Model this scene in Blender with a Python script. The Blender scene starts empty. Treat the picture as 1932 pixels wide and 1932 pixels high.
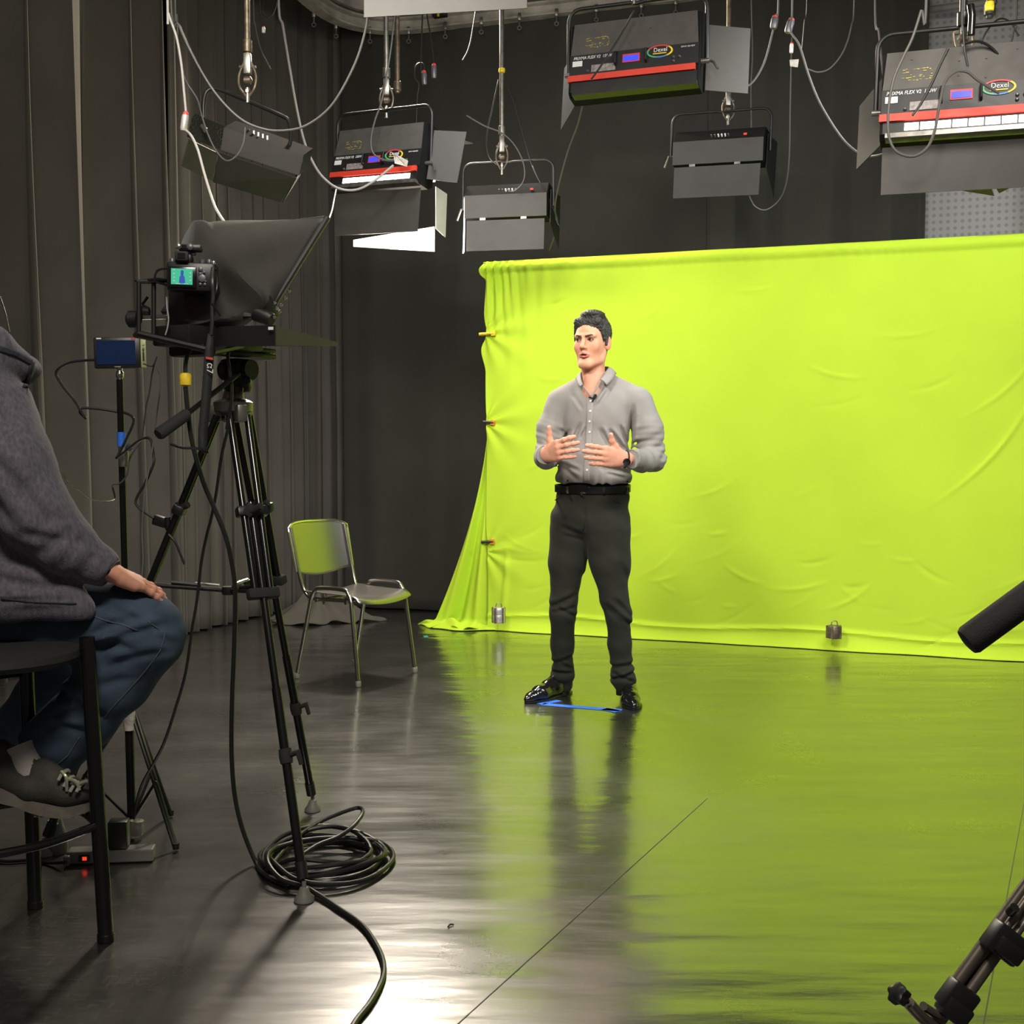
import bpy, bmesh, math, random
import numpy as np
from mathutils import Vector, Matrix
from mathutils.bvhtree import BVHTree

S = bpy.context.scene
C = S.collection
PI = math.pi

# ------------------------------------------------------------------ camera
CAMZ, FPX, PITCH = 1.21, 2300.0, math.radians(3.01)
cam_data = bpy.data.cameras.new('camera')
cam_data.sensor_width = 36.0
cam_data.lens = 36.0 * FPX / 1932.0
cam_data.clip_start = 0.05
cam = bpy.data.objects.new('camera', cam_data)
C.objects.link(cam)
cam.location = (0, 0, CAMZ)
cam.rotation_euler = (PI / 2 - PITCH, 0, 0)
S.camera = cam
S.view_settings.view_transform = 'Standard'
S.view_settings.look = 'None'
S.view_settings.gamma = 1.0
S.view_settings.use_curve_mapping = False
S.view_settings.exposure = 0.0

# ------------------------------------------------------------------ ambient light of the studio
wd = bpy.data.worlds.new('studio_ambient')
S.world = wd
wd.use_nodes = True
wd.node_tree.nodes['Background'].inputs[0].default_value = (1.0, 0.96, 0.9, 1)
wd.node_tree.nodes['Background'].inputs[1].default_value = 0.08


def area_light(name, loc, target, sx, sy, watts, color=(1, 1, 1), spread=180):
    l = bpy.data.lights.new(name, 'AREA')
    l.shape = 'RECTANGLE'
    l.size, l.size_y = sx, sy
    l.energy = watts
    l.color = color
    l.spread = math.radians(spread)
    o = bpy.data.objects.new(name, l)
    C.objects.link(o)
    o.location = loc
    d = Vector(target) - Vector(loc)
    o.rotation_euler = d.to_track_quat('-Z', 'Y').to_euler()
    return o


WARM = (1.0, 0.93, 0.84)
COOL = (0.97, 0.98, 1.0)
# soft LED panels hung in the grid: two on the speaker's front, three on the green cloth; plus two added unseen lamps, behind him and over the crew
area_light('key_panel', (-1.0, 3.0, 3.3), (0.40, 5.8, 1.3), 0.6, 0.5, 25, WARM, 90)
area_light('fill_panel', (1.5, 3.0, 3.3), (0.45, 5.8, 1.2), 0.6, 0.5, 12, WARM, 80)
area_light('cloth_panel_middle', (1.75, 5.0, 3.05), (1.0, 7.7, 0.3), 0.7, 0.3, 23, COOL, 150)
area_light('cloth_panel_right', (2.6, 4.8, 2.95), (2.5, 7.1, 0.3), 0.7, 0.3, 22, COOL, 150)
area_light('cloth_panel_left', (-0.25, 5.6, 3.3), (0.4, 7.9, 0.5), 0.6, 0.3, 9, COOL, 150)
area_light('added_back_lamp', (-0.72, 8.25, 4.34), (-0.40, 2.2, 0.0), 0.6, 0.6, 150, (1.0, 0.87, 0.70), 140)  # unseen lamp added above the frame for floor glare and rim
area_light('upper_left_cloth_panel', (0.0, 7.42, 2.92), (0.35, 8.1, 2.0), 0.45, 0.15, 3.5, COOL, 160)
area_light('added_crew_lamp', (-0.2, 0.6, 3.5), (-1.3, 4.4, 0.8), 0.9, 0.6, 85, WARM)  # unseen lamp added high on the camera side to brighten the crew

# ------------------------------------------------------------------ pixel <-> place
_c, _s = math.cos(PITCH), math.sin(PITCH)


def ray(px, py):
    dx = (px - 966.0) / FPX
    v = -(py - 966.0) / FPX
    return Vector((dx, _c + v * _s, -_s + v * _c))


def W(px, py, Y):
    d = ray(px, py)
    return Vector((0, 0, CAMZ)) + d * (Y / d.y)


def G(px, py, z=0.0):
    d = ray(px, py)
    return Vector((0, 0, CAMZ)) + d * ((z - CAMZ) / d.z)


def WZ(px, py, z):
    return G(px, py, z)


# ------------------------------------------------------------------ materials
def mat(name, col, rough=0.6, metal=0.0, spec=0.5, bump=0.0, bscale=60.0, var=0.0, vscale=8.0,
        stretch=(1, 1, 1), emit=None, estr=0.0, coat=0.0, sheen=0.0, attr=None, alpha=1.0, ior=1.5):
    m = bpy.data.materials.new(name)
    m.use_nodes = True
    nt = m.node_tree
    b = nt.nodes['Principled BSDF']
    b.inputs['Base Color'].default_value = (*col, 1)
    b.inputs['Roughness'].default_value = rough
    b.inputs['Metallic'].default_value = metal
    b.inputs['Specular IOR Level'].default_value = spec
    b.inputs['IOR'].default_value = ior
    b.inputs['Coat Weight'].default_value = coat
    b.inputs['Sheen Weight'].default_value = sheen
    if emit:
        b.inputs['Emission Color'].default_value = (*emit, 1)
        b.inputs['Emission Strength'].default_value = estr
    tc = nt.nodes.new('ShaderNodeTexCoord')
    mp = nt.nodes.new('ShaderNodeMapping')
    mp.inputs['Scale'].default_value = stretch
    nt.links.new(tc.outputs['Object'], mp.inputs['Vector'])
    src = None
    if attr:
        a = nt.nodes.new('ShaderNodeAttribute')
        a.attribute_name = attr
        src = a.outputs['Color']
        nt.links.new(src, b.inputs['Base Color'])
    if var > 0:
        n = nt.nodes.new('ShaderNodeTexNoise')
        n.inputs['Scale'].default_value = vscale
        n.inputs['Detail'].default_value = 5
        nt.links.new(mp.outputs['Vector'], n.inputs['Vector'])
        mr = nt.nodes.new('ShaderNodeMapRange')
        mr.inputs['From Min'].default_value = 0.3
        mr.inputs['From Max'].default_value = 0.7
        mr.inputs['To Min'].default_value = 1 - var
        mr.inputs['To Max'].default_value = 1 + var
        nt.links.new(n.outputs['Fac'], mr.inputs['Value'])
        mx = nt.nodes.new('ShaderNodeVectorMath')
        mx.operation = 'SCALE'
        if src:
            nt.links.new(src, mx.inputs[0])
        else:
            mx.inputs[0].default_value = col
        nt.links.new(mr.outputs['Result'], mx.inputs['Scale'])
        nt.links.new(mx.outputs['Vector'], b.inputs['Base Color'])
    if bump > 0:
        n2 = nt.nodes.new('ShaderNodeTexNoise')
        n2.inputs['Scale'].default_value = bscale
        n2.inputs['Detail'].default_value = 4
        nt.links.new(mp.outputs['Vector'], n2.inputs['Vector'])
        bp = nt.nodes.new('ShaderNodeBump')
        bp.inputs['Strength'].default_value = bump
        bp.inputs['Distance'].default_value = 0.01
        nt.links.new(n2.outputs['Fac'], bp.inputs['Height'])
        nt.links.new(bp.outputs['Normal'], b.inputs['Normal'])
    return m


def floor_material():
    m = mat('studio_vinyl_floor', (0.013, 0.0125, 0.011), rough=0.3, spec=1.0, ior=1.9)
    nt = m.node_tree
    b = nt.nodes['Principled BSDF']
    tc = nt.nodes.new('ShaderNodeTexCoord')

    def noise(scale, detail, sx=1, sy=1, rz=0.0):
        mp = nt.nodes.new('ShaderNodeMapping')
        mp.inputs['Scale'].default_value = (sx, sy, 1)
        mp.inputs['Rotation'].default_value = (0, 0, rz)
        nt.links.new(tc.outputs['Object'], mp.inputs['Vector'])
        n = nt.nodes.new('ShaderNodeTexNoise')
        n.inputs['Scale'].default_value = scale
        n.inputs['Detail'].default_value = detail
        nt.links.new(mp.outputs['Vector'], n.inputs['Vector'])
        return n.outputs['Fac']

    def rng(sock, a, b_, c, d):
        r = nt.nodes.new('ShaderNodeMapRange')
        for k, v in zip(('From Min', 'From Max', 'To Min', 'To Max'), (a, b_, c, d)):
            r.inputs[k].default_value = v
        nt.links.new(sock, r.inputs['Value'])
        return r.outputs['Result']

    def math_(op, a, b_):
        n = nt.nodes.new('ShaderNodeMath')
        n.operation = op
        for i, v in enumerate((a, b_)):
            if isinstance(v, (int, float)):
                n.inputs[i].default_value = v
            else:
                nt.links.new(v, n.inputs[i])
        return n.outputs[0]
    b.inputs['Coat Weight'].default_value = 1.0
    b.inputs['Coat Roughness'].default_value = 0.15
    b.inputs['Coat IOR'].default_value = 1.5
    # scuffs and dusty scratches
    sc1 = rng(noise(34, 9, 0.5, 3.0, 0.25), 0.53, 0.85, 0, 1)
    sc2 = rng(noise(44, 9, 2.6, 0.6, 0.9), 0.54, 0.87, 0, 1)
    blot = rng(noise(1.3, 6), 0.25, 0.75, 0.55, 1.0)
    sc = math_('MULTIPLY', math_('MAXIMUM', sc1, sc2), blot)
    mx = nt.nodes.new('ShaderNodeMix')
    mx.data_type = 'RGBA'
    nt.links.new(math_('MULTIPLY', sc, 0.42), mx.inputs['Factor'])
    mx.inputs['A'].default_value = (0.010, 0.0097, 0.0086, 1)
    mx.inputs['B'].default_value = (0.12, 0.11, 0.09, 1)
    nt.links.new(mx.outputs['Result'], b.inputs['Base Color'])
    r = math_('ADD', rng(noise(3.0, 4), 0.3, 0.7, 0.26, 0.34), math_('MULTIPLY', sc, 0.06))
    nt.links.new(r, b.inputs['Roughness'])
    # gentle ripples of the laid vinyl
    h1 = noise(2.2, 2, 0.55, 2.2, 0.12)
    h2 = noise(15, 3, 0.5, 2.4, 0.12)
    h3 = noise(90, 2, 0.8, 1.4)
    h = math_('ADD', math_('ADD', math_('MULTIPLY', h1, 1.1), math_('MULTIPLY', h2, 0.08)), math_('MULTIPLY', h3, 0.008))
    bp = nt.nodes.new('ShaderNodeBump')
    bp.inputs['Strength'].default_value = 0.5
    bp.inputs['Distance'].default_value = 0.016
    nt.links.new(h, bp.inputs['Height'])
    nt.links.new(bp.outputs['Normal'], b.inputs['Normal'])
    nt.links.new(bp.outputs['Normal'], b.inputs['Coat Normal'])
    return m


def perforated_material():
    m = mat('perforated_acoustic_panel', (0.40, 0.385, 0.365), rough=0.7)
    nt = m.node_tree
    b = nt.nodes['Principled BSDF']
    tc = nt.nodes.new('ShaderNodeTexCoord')
    mp = nt.nodes.new('ShaderNodeMapping')
    mp.inputs['Rotation'].default_value = (0, 0, math.radians(20))
    nt.links.new(tc.outputs['Object'], mp.inputs['Vector'])
    sp = nt.nodes.new('ShaderNodeSeparateXYZ')
    nt.links.new(mp.outputs['Vector'], sp.inputs[0])

    def wave(sock):
        a = nt.nodes.new('ShaderNodeMath'); a.operation = 'MULTIPLY'; a.inputs[1].default_value = 2 * PI / 0.045
        nt.links.new(sock, a.inputs[0])
        s = nt.nodes.new('ShaderNodeMath'); s.operation = 'SINE'
        nt.links.new(a.outputs[0], s.inputs[0])
        return s.outputs[0]
    mul = nt.nodes.new('ShaderNodeMath'); mul.operation = 'ADD'
    nt.links.new(wave(sp.outputs['X']), mul.inputs[0])
    nt.links.new(wave(sp.outputs['Z']), mul.inputs[1])
    r = nt.nodes.new('ShaderNodeMapRange')
    r.inputs['From Min'].default_value = 0.4
    r.inputs['From Max'].default_value = 1.4
    nt.links.new(mul.outputs[0], r.inputs['Value'])
    mx = nt.nodes.new('ShaderNodeMix'); mx.data_type = 'RGBA'
    nt.links.new(r.outputs['Result'], mx.inputs['Factor'])
    mx.inputs['A'].default_value = (0.60, 0.58, 0.55, 1)
    mx.inputs['B'].default_value = (0.42, 0.40, 0.38, 1)
    nt.links.new(mx.outputs['Result'], b.inputs['Base Color'])
    return m


M = dict(
    floor=floor_material(),
    perf=perforated_material(),
    wall=mat('dark_studio_wall', (0.018, 0.017, 0.016), 0.85, var=0.2, vscale=3),
    ceiling=mat('dark_ceiling', (0.02, 0.015, 0.013), 0.9, var=0.3, vscale=2),
    curtain=mat('charcoal_curtain_cloth', (0.105, 0.097, 0.082), 0.95, spec=0.15, bump=0.12, bscale=300, var=0.10, vscale=3, sheen=0.12),
    curtain_dark=mat('black_curtain_cloth', (0.050, 0.049, 0.040), 0.95, spec=0.15, bump=0.12, bscale=300, var=0.12, vscale=2, sheen=0.1),
    green=mat('chroma_green_cloth', (0.57, 0.80, 0.050), 0.85, spec=0.1, bump=0.10, bscale=20, var=0.03, vscale=3),
    rail=mat('dusty_aluminium_rail', (0.42, 0.39, 0.33), 0.6, var=0.35, vscale=9, bump=0.2, bscale=30),
    steel=mat('worn_steel', (0.27, 0.26, 0.23), 0.38, metal=0.8, var=0.3, vscale=30),
    steel_rust=mat('tarnished_steel_pipe', (0.20, 0.16, 0.11), 0.45, metal=0.6, var=0.45, vscale=30),
    chrome=mat('chrome', (0.75, 0.74, 0.70), 0.16, metal=1.0),
    dark_chrome=mat('smoky_chrome_steel', (0.33, 0.32, 0.29), 0.24, metal=1.0),
    black=mat('black_painted_metal', (0.012, 0.012, 0.011), 0.42, var=0.2, vscale=30),
    black_gloss=mat('glossy_black_tube', (0.006, 0.006, 0.006), 0.2, spec=0.6),
    black_plastic=mat('black_plastic', (0.012, 0.012, 0.012), 0.4),
    rubber=mat('black_rubber', (0.016, 0.016, 0.015), 0.7, bump=0.1, bscale=200),
    foam=mat('black_foam_grip', (0.022, 0.022, 0.020), 0.85, bump=0.2, bscale=300),
    cable=mat('black_cable', (0.014, 0.014, 0.013), 0.38),
    cable_grey=mat('grey_cable', (0.075, 0.072, 0.066), 0.5),
    cable_white=mat('pale_cable', (0.34, 0.33, 0.30), 0.45),
    fix_plate=mat('fixture_grey_plate', (0.075, 0.070, 0.062), 0.6, var=0.12, vscale=20),
    fix_housing=mat('fixture_black_housing', (0.009, 0.009, 0.009), 0.8, spec=.12),
    fix_black=mat('fixture_black_panel', (0.012, 0.012, 0.012), 0.45),
    door=mat('barndoor_painted_sheet', (0.060, 0.057, 0.050), 0.65, var=0.08, vscale=10),
    door_white=mat('reflective_white_sheet', (0.82, 0.80, 0.76), 0.5),
    red=mat('red_stripe', (0.70, 0.055, 0.03), 0.5),
    white=mat('white_print', (0.80, 0.80, 0.78), 0.5),
    grey_print=mat('grey_print', (0.28, 0.25, 0.24), 0.5, var=0.4, vscale=80),
    yellow_print=mat('yellow_print', (0.45, 0.38, 0.06), 0.5),
    red_print=mat('red_print', (0.65, 0.05, 0.05), 0.5),
    green_print=mat('green_print', (0.10, 0.45, 0.18), 0.5),
    blue_print=mat('blue_print', (0.08, 0.25, 0.55), 0.5),
    lcd=mat('blue_lit_display', (0.02, 0.02, 0.3), 0.3, emit=(0.04, 0.07, 0.9), estr=1.2),
    lamp=mat('lit_led_panel_and_door', (1, 1, 1), 0.5, emit=(1, 0.97, 0.92), estr=7.0),
    lamp_off=mat('unlit_led_panel', (0.5, 0.5, 0.45), 0.4),
    connector=mat('grey_connector_body', (0.13, 0.13, 0.14), 0.4, metal=0.4),
    connector_white=mat('silver_connector_body', (0.6, 0.58, 0.55), 0.35, metal=0.5),
    tape_blue=mat('blue_tape', (0.03, 0.17, 0.75), 0.6),
    tape_white=mat('crumpled_white_tape', (0.62, 0.57, 0.50), 0.7, bump=0.6, bscale=60, var=0.2, vscale=40),
    yellow=mat('yellow_plastic', (0.85, 0.62, 0.02), 0.5, var=0.2, vscale=60),
    orange=mat('orange_plastic', (0.75, 0.25, 0.02), 0.5),
    monitor_side=mat('pale_green_plastic_edge', (0.38, 0.42, 0.20), 0.5),
    screen_navy=mat('dark_navy_screen', (0.004, 0.010, 0.030), 0.15, emit=(0.004, 0.012, 0.04), estr=0.6),
    strip_grey=mat('grey_power_strip_plastic', (0.18, 0.17, 0.15), 0.5),
    red_lamp=mat('glowing_red_switch', (0.6, 0.02, 0.01), 0.4, emit=(1.0, 0.05, 0.02), estr=1.0),
    bowl=mat('grey_cast_alloy', (0.22, 0.22, 0.19), 0.4, metal=0.7, var=0.1, vscale=30),
    foot=mat('grey_rubber_foot', (0.20, 0.19, 0.165), 0.5),
    leg_grey=mat('bronze_grey_aluminium', (0.15, 0.125, 0.10), 0.42, metal=0.6, var=0.12, vscale=30),
    hood=mat('black_prompter_cloth', (0.040, 0.037, 0.032), 0.92, spec=0.2, bump=0.15, bscale=200, var=0.1, vscale=8, sheen=0.1),
)


# ------------------------------------------------------------------ mesh collection
class MB:
    def __init__(self):
        self.v, self.f, self.mi = [], [], []

    def add(self, vs, fs, m=0):
        b = len(self.v)
        self.v += [tuple(x) for x in vs]
        self.f += [tuple(i + b for i in f) for f in fs]
        self.mi += [m] * len(fs)
        return self

    def box(self, c, size, R=None, m=0, bev=0.0):
        c = Vector(c)
        R = R or Matrix.Identity(3)
        hx, hy, hz = size[0] / 2, size[1] / 2, size[2] / 2
        bev = min(bev, hx * .9, hy * .9, hz * .9)
        if bev > 0:
            bm = bmesh.new()
            bmesh.ops.create_cube(bm, size=1)
            for v in bm.verts:
                v.co = Vector((v.co.x * size[0], v.co.y * size[1], v.co.z * size[2]))
            bmesh.ops.bevel(bm, geom=bm.edges[:], offset=bev, segments=2, affect='EDGES', profile=0.5)
            vs = [c + R @ v.co for v in bm.verts]
            fs = [[v.index for v in f.verts] for f in bm.faces]
            bm.free()
            return self.add(vs, fs, m)
        vs = [c + R @ Vector((x, y, z)) for x in (-hx, hx) for y in (-hy, hy) for z in (-hz, hz)]
        return self.add(vs, [(0, 1, 3, 2), (4, 6, 7, 5), (0, 4, 5, 1), (2, 3, 7, 6), (0, 2, 6, 4), (1, 5, 7, 3)], m)

    def plate(self, pts, th, m=0):
        """polygon (3-D, roughly planar) with thickness th"""
        pts = [Vector(p) for p in pts]
        n = (pts[1] - pts[0]).cross(pts[2] - pts[0]).normalized()
        k = len(pts)
        vs = [p + n * th / 2 for p in pts] + [p - n * th / 2 for p in pts]
        fs = [tuple(range(k)), tuple(reversed(range(k, 2 * k)))]
        fs += [(i, i + k, (i + 1) % k + k, (i + 1) % k) for i in range(k)]
        return self.add(vs, fs, m)

    def tube(self, pts, r, seg=10, closed=False, m=0, flat=None):
        pts = [Vector(p) for p in pts]
        n = len(pts)
        rs = r if isinstance(r, (list, tuple)) else [r] * n
        vs, fs = [], []
        up = None
        for i, p in enumerate(pts):
            if closed:
                t = pts[(i + 1) % n] - pts[i - 1]
            else:
                t = pts[min(i + 1, n - 1)] - pts[max(i - 1, 0)]
            if t.length < 1e-9:
                t = Vector((0, 0, 1))
            t.normalize()
            if up is None:
                up = Vector((0, 0, 1)) if abs(t.z) < 0.9 else Vector((0, 1, 0))
            a = (up - t * up.dot(t))
            if a.length < 1e-6:
                a = t.orthogonal()
            a.normalize()
            up = a
            b = t.cross(a)
            fl = flat or 1.0
            for k in range(seg):
                th = 2 * PI * k / seg
                vs.append(p + a * math.cos(th) * rs[i] + b * math.sin(th) * rs[i] * fl)
        for i in range(n if closed else n - 1):
            for k in range(seg):
                a0, a1 = i * seg + k, i * seg + (k + 1) % seg
                j = (i + 1) % n
                b0, b1 = j * seg + k, j * seg + (k + 1) % seg
                fs.append((a0, a1, b1, b0))
        if not closed:
            fs.append(tuple(reversed(range(seg))))
            fs.append(tuple(range((n - 1) * seg, n * seg)))
        return self.add(vs, fs, m)

    def lathe(self, prof, c=(0, 0, 0), R=None, seg=20, m=0):
        """prof: list of (radius, z)"""
        c = Vector(c)
        R = R or Matrix.Identity(3)
        vs, fs = [], []
        for r, z in prof:
            for k in range(seg):
                th = 2 * PI * k / seg
                vs.append(c + R @ Vector((r * math.cos(th), r * math.sin(th), z)))
        for i in range(len(prof) - 1):
            for k in range(seg):
                fs.append((i * seg + k, i * seg + (k + 1) % seg, (i + 1) * seg + (k + 1) % seg, (i + 1) * seg + k))
        fs.append(tuple(reversed(range(seg))))
        fs.append(tuple(range((len(prof) - 1) * seg, len(prof) * seg)))
        return self.add(vs, fs, m)

    def grid(self, fn, nu, nv, m=0, thick=0.0):
        vs = [fn(i / nu, j / nv) for j in range(nv + 1) for i in range(nu + 1)]
        fs = [(j * (nu + 1) + i, j * (nu + 1) + i + 1, (j + 1) * (nu + 1) + i + 1, (j + 1) * (nu + 1) + i)
              for j in range(nv) for i in range(nu)]
        return self.add(vs, fs, m)

    def build(self, name, material, parent=None, smooth=True, solid=0.0):
        me = bpy.data.meshes.new(name)
        me.from_pydata(self.v, [], self.f)
        mats = material if isinstance(material, (list, tuple)) else [material]
        for mm in mats:
            me.materials.append(mm)
        if len(mats) > 1:
            me.polygons.foreach_set('material_index', self.mi)
        me.validate()
        me.update()
        if smooth:
            me.shade_smooth()
            try:
                me.set_sharp_from_angle(angle=math.radians(38))
            except Exception:
                pass
        o = bpy.data.objects.new(name, me)
        C.objects.link(o)
        if solid:
            md = o.modifiers.new('solid', 'SOLIDIFY')
            md.thickness = solid
            md.offset = 0
        if parent is not None:
            attach(o, parent)
        return o


def world_loc(o):
    p = Vector(o.location)
    return p if o.parent is None else p


def attach(o, parent):
    o.parent = parent
    if parent.type == 'EMPTY':
        o.matrix_parent_inverse = Matrix.Translation(-Vector(parent.location))


def tag(o, label, cat, group=None, kind=None):
    if label:
        o['label'] = label
    if cat:
        o['category'] = cat
    if group:
        o['group'] = group
    if kind:
        o['kind'] = kind
    return o


def thing(name, label, cat, loc=(0, 0, 0), group=None):
    e = bpy.data.objects.new(name, None)
    e.empty_display_size = 0.1
    C.objects.link(e)
    e.location = loc
    return tag(e, label, cat, group)


def struct(o):
    o['kind'] = 'structure'
    return o


def spline(pts, n=8, closed=False):
    """Catmull-Rom through pts"""
    P = [Vector(p) for p in pts]
    out = []
    k = len(P)
    for i in range(k if closed else k - 1):
        if closed:
            p0, p1, p2, p3 = P[i - 1], P[i], P[(i + 1) % k], P[(i + 2) % k]
        else:
            p1, p2 = P[i], P[i + 1]
            p0 = P[i - 1] if i > 0 else p1 * 2 - p2
            p3 = P[i + 2] if i + 2 < k else p2 * 2 - p1
        for j in range(n):
            t = j / n
            out.append(0.5 * ((2 * p1) + (-p0 + p2) * t + (2 * p0 - 5 * p1 + 4 * p2 - p3) * t * t + (-p0 + 3 * p1 - 3 * p2 + p3) * t ** 3))
    if not closed:
        out.append(P[-1])
    return out


def Rz(a):
    return Matrix.Rotation(a, 3, 'Z')


def Rx(a):
    return Matrix.Rotation(a, 3, 'X')


def Ry(a):
    return Matrix.Rotation(a, 3, 'Y')


def frame(x, y):
    """rotation whose columns are x, y, x cross y"""
    x = Vector(x).normalized()
    y = Vector(y)
    y = (y - x * y.dot(x)).normalized()
    z = x.cross(y)
    return Matrix((x, y, z)).transposed()


def zframe(z):
    """rotation taking local z to the given direction"""
    return Vector(z).to_track_quat('Z', 'Y').to_matrix()


def text_part(name, body, origin, xdir, ydir, height, material, parent, th=0.0006, align='LEFT', shear=0.0, parts_scale=1.0):
    cu = bpy.data.curves.new(name, 'FONT')
    cu.body = body
    cu.size = height / 0.7
    cu.extrude = th
    cu.align_x = align
    cu.shear = shear
    cu.resolution_u = 2
    tmp = bpy.data.objects.new(name + '_tmp', cu)
    C.objects.link(tmp)
    bpy.context.view_layer.update()
    me = bpy.data.meshes.new_from_object(tmp.evaluated_get(bpy.context.evaluated_depsgraph_get()))
    bpy.data.objects.remove(tmp)
    R = frame(xdir, ydir).to_4x4()
    me.transform(Matrix.Translation(Vector(origin)) @ R @ Matrix.Diagonal((parts_scale, 1, 1, 1)))
    me.materials.clear()
    me.materials.append(material)
    me.name = name
    o = bpy.data.objects.new(name, me)
    C.objects.link(o)
    attach(o, parent)
    return o


rng = random.Random(7)
# ================================================================== the setting
U = Vector((math.cos(math.radians(-20)), math.sin(math.radians(-20)), 0))      # along the back wall
N = Vector((-math.sin(math.radians(20)), -math.cos(math.radians(20)), 0))      # from the back wall towards the camera side
CORNER = Vector((-1.6, 9.35, 0))

fl = MB()
fl.add([(-9, -4, 0), (9, -4, 0), (9, 12.5, 0), (-9, 12.5, 0)], [(0, 1, 2, 3)])
struct(fl.build('floor', M['floor'], smooth=False))


def wall_slab(name, a, b, z0, z1, th, material):
    a, b = Vector(a), Vector(b)
    d = (b - a).normalized()
    nn = Vector((-d.y, d.x, 0))
    w = MB()
    cs = [a, b, b + nn * th, a + nn * th]
    vs = [Vector((p.x, p.y, z0)) for p in cs] + [Vector((p.x, p.y, z1)) for p in cs]
    w.add(vs, [(0, 1, 5, 4), (1, 2, 6, 5), (2, 3, 7, 6), (3, 0, 4, 7), (4, 5, 6, 7), (3, 2, 1, 0)])
    return struct(w.build(name, material, smooth=False))


wb0 = CORNER - N * 0.45 - U * 0.9
wall_slab('wall_back', wb0, wb0 + U * 7.2, -0.02, 5.2, 0.15, M['perf'])
wl0 = CORNER - U * 0.55 - N * 0.6
wall_slab('wall_left', wl0 + N * 9.0, wl0, -0.02, 5.2, 0.15, M['wall'])
cl = MB()
cp = [wb0 - N * 0.3, wb0 + U * 7.2 - N * 0.3, wb0 + U * 7.2 + N * 5.2, wb0 + N * 5.2]
cl.add([(p.x, p.y, 5.2) for p in cp] + [(p.x, p.y, 5.3) for p in cp],
       [(3, 2, 1, 0), (4, 5, 6, 7), (0, 1, 5, 4), (1, 2, 6, 5), (2, 3, 7, 6), (3, 0, 4, 7)])
struct(cl.build('ceiling', M['ceiling'], smooth=False))
# round heating pipe along the back wall, seen through the gap in the curtains
pp = MB()
pp.tube([W(1725, 22, 8.15), W(1880, 2, 7.85)], 0.022, 12)
struct(pp.build('trim_1', M['cable_white']))
# seams of the laid vinyl
M['seam'] = mat('floor_seam', (.10, .098, .085), .6)
for nm, a_, b_ in (('trim_3', (800, 1990), (1335, 1506)), ('trim_4', (1845, 1990), (1935, 1500))):
    a_, b_ = G(*a_), G(*b_)
    d_ = (b_ - a_).normalized()
    n_ = Vector((-d_.y, d_.x, 0)) * .0012
    pp = MB()
    pp.plate([a_ - n_ + Vector((0, 0, .0008)), b_ - n_ * .6 + Vector((0, 0, .0008)), b_ + n_ * .6 + Vector((0, 0, .0008)), a_ + n_ + Vector((0, 0, .0008))], .0006)
    struct(pp.build(nm, M['seam'], smooth=False))
# pale beams of the roof above the curtain track
pp = MB()
pp.tube([W(620, 22, 9.2), W(800, -18, 8.9)], 0.05, 12)
struct(pp.build('trim_2', M['rail']))


# ------------------------------------------------------------------ curtains
def curtain(name, pts, folds, z0, z1, material, label, lean=None, step=0.012, nz=46, hem=0.0, seed=1):
    """pts: path on the floor; folds(s, z) -> (offset across, offset along)"""
    path = []
    P = [Vector((p[0], p[1], 0)) for p in pts]
    sp = spline(P, 40) if len(P) > 2 else [P[0].lerp(P[1], i / 60) for i in range(61)]
    L = [0]
    for i in range(1, len(sp)):
        L.append(L[-1] + (sp[i] - sp[i - 1]).length)
    tot = L[-1]
    n = int(tot / step)

    def at(s):
        s = min(max(s, 0), tot - 1e-6)
        lo, hi = 0, len(L) - 1
        while hi - lo > 1:
            mid = (lo + hi) // 2
            if L[mid] <= s:
                lo = mid
            else:
                hi = mid
        t = (s - L[lo]) / max(L[hi] - L[lo], 1e-9)
        d = (sp[hi] - sp[lo]).normalized()
        return sp[lo].lerp(sp[hi], t), d
    base = [at(tot * i / n) for i in range(n + 1)]
    mb = MB()

    def fn(u, v):
        i = int(round(u * n))
        z = z0 + (z1 - z0) * v
        s = tot * i / n
        off, al = folds(s, z)
        p, d = base[i]
        nn = Vector((-d.y, d.x, 0))
        q = p + nn * off + d * al
        return Vector((q.x, q.y, z))
    mb.grid(fn, n, nz)
    o = mb.build(name, material, solid=0.004)
    return tag(o, label, 'curtain')


def pleats(seed, periods, amps, drift=0.3, sharp=0.6, settle=0.15):
    r = random.Random(seed)
    ph = [r.uniform(0, 6.28) for _ in periods]
    dr = [r.uniform(-1, 1) * drift for _ in periods]
    ph2 = [r.uniform(0, 6.28) for _ in periods]

    def f(s, z):
        o = 0
        al = 0
        for k, (p, a) in enumerate(zip(periods, amps)):
            w = math.sin(2 * PI * s / (p * 2.7) + ph2[k]) * 0.9
            x = 2 * PI * s / p + ph[k] + w + dr[k] * z + 0.25 * math.sin(z * 1.3 + ph2[k])
            flare = 1 + settle * (2.2 - z)
            o += a * flare * math.sin(x)
            al += a * flare * sharp * math.sin(2 * x) * 0.6
        return o, al
    return f


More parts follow.
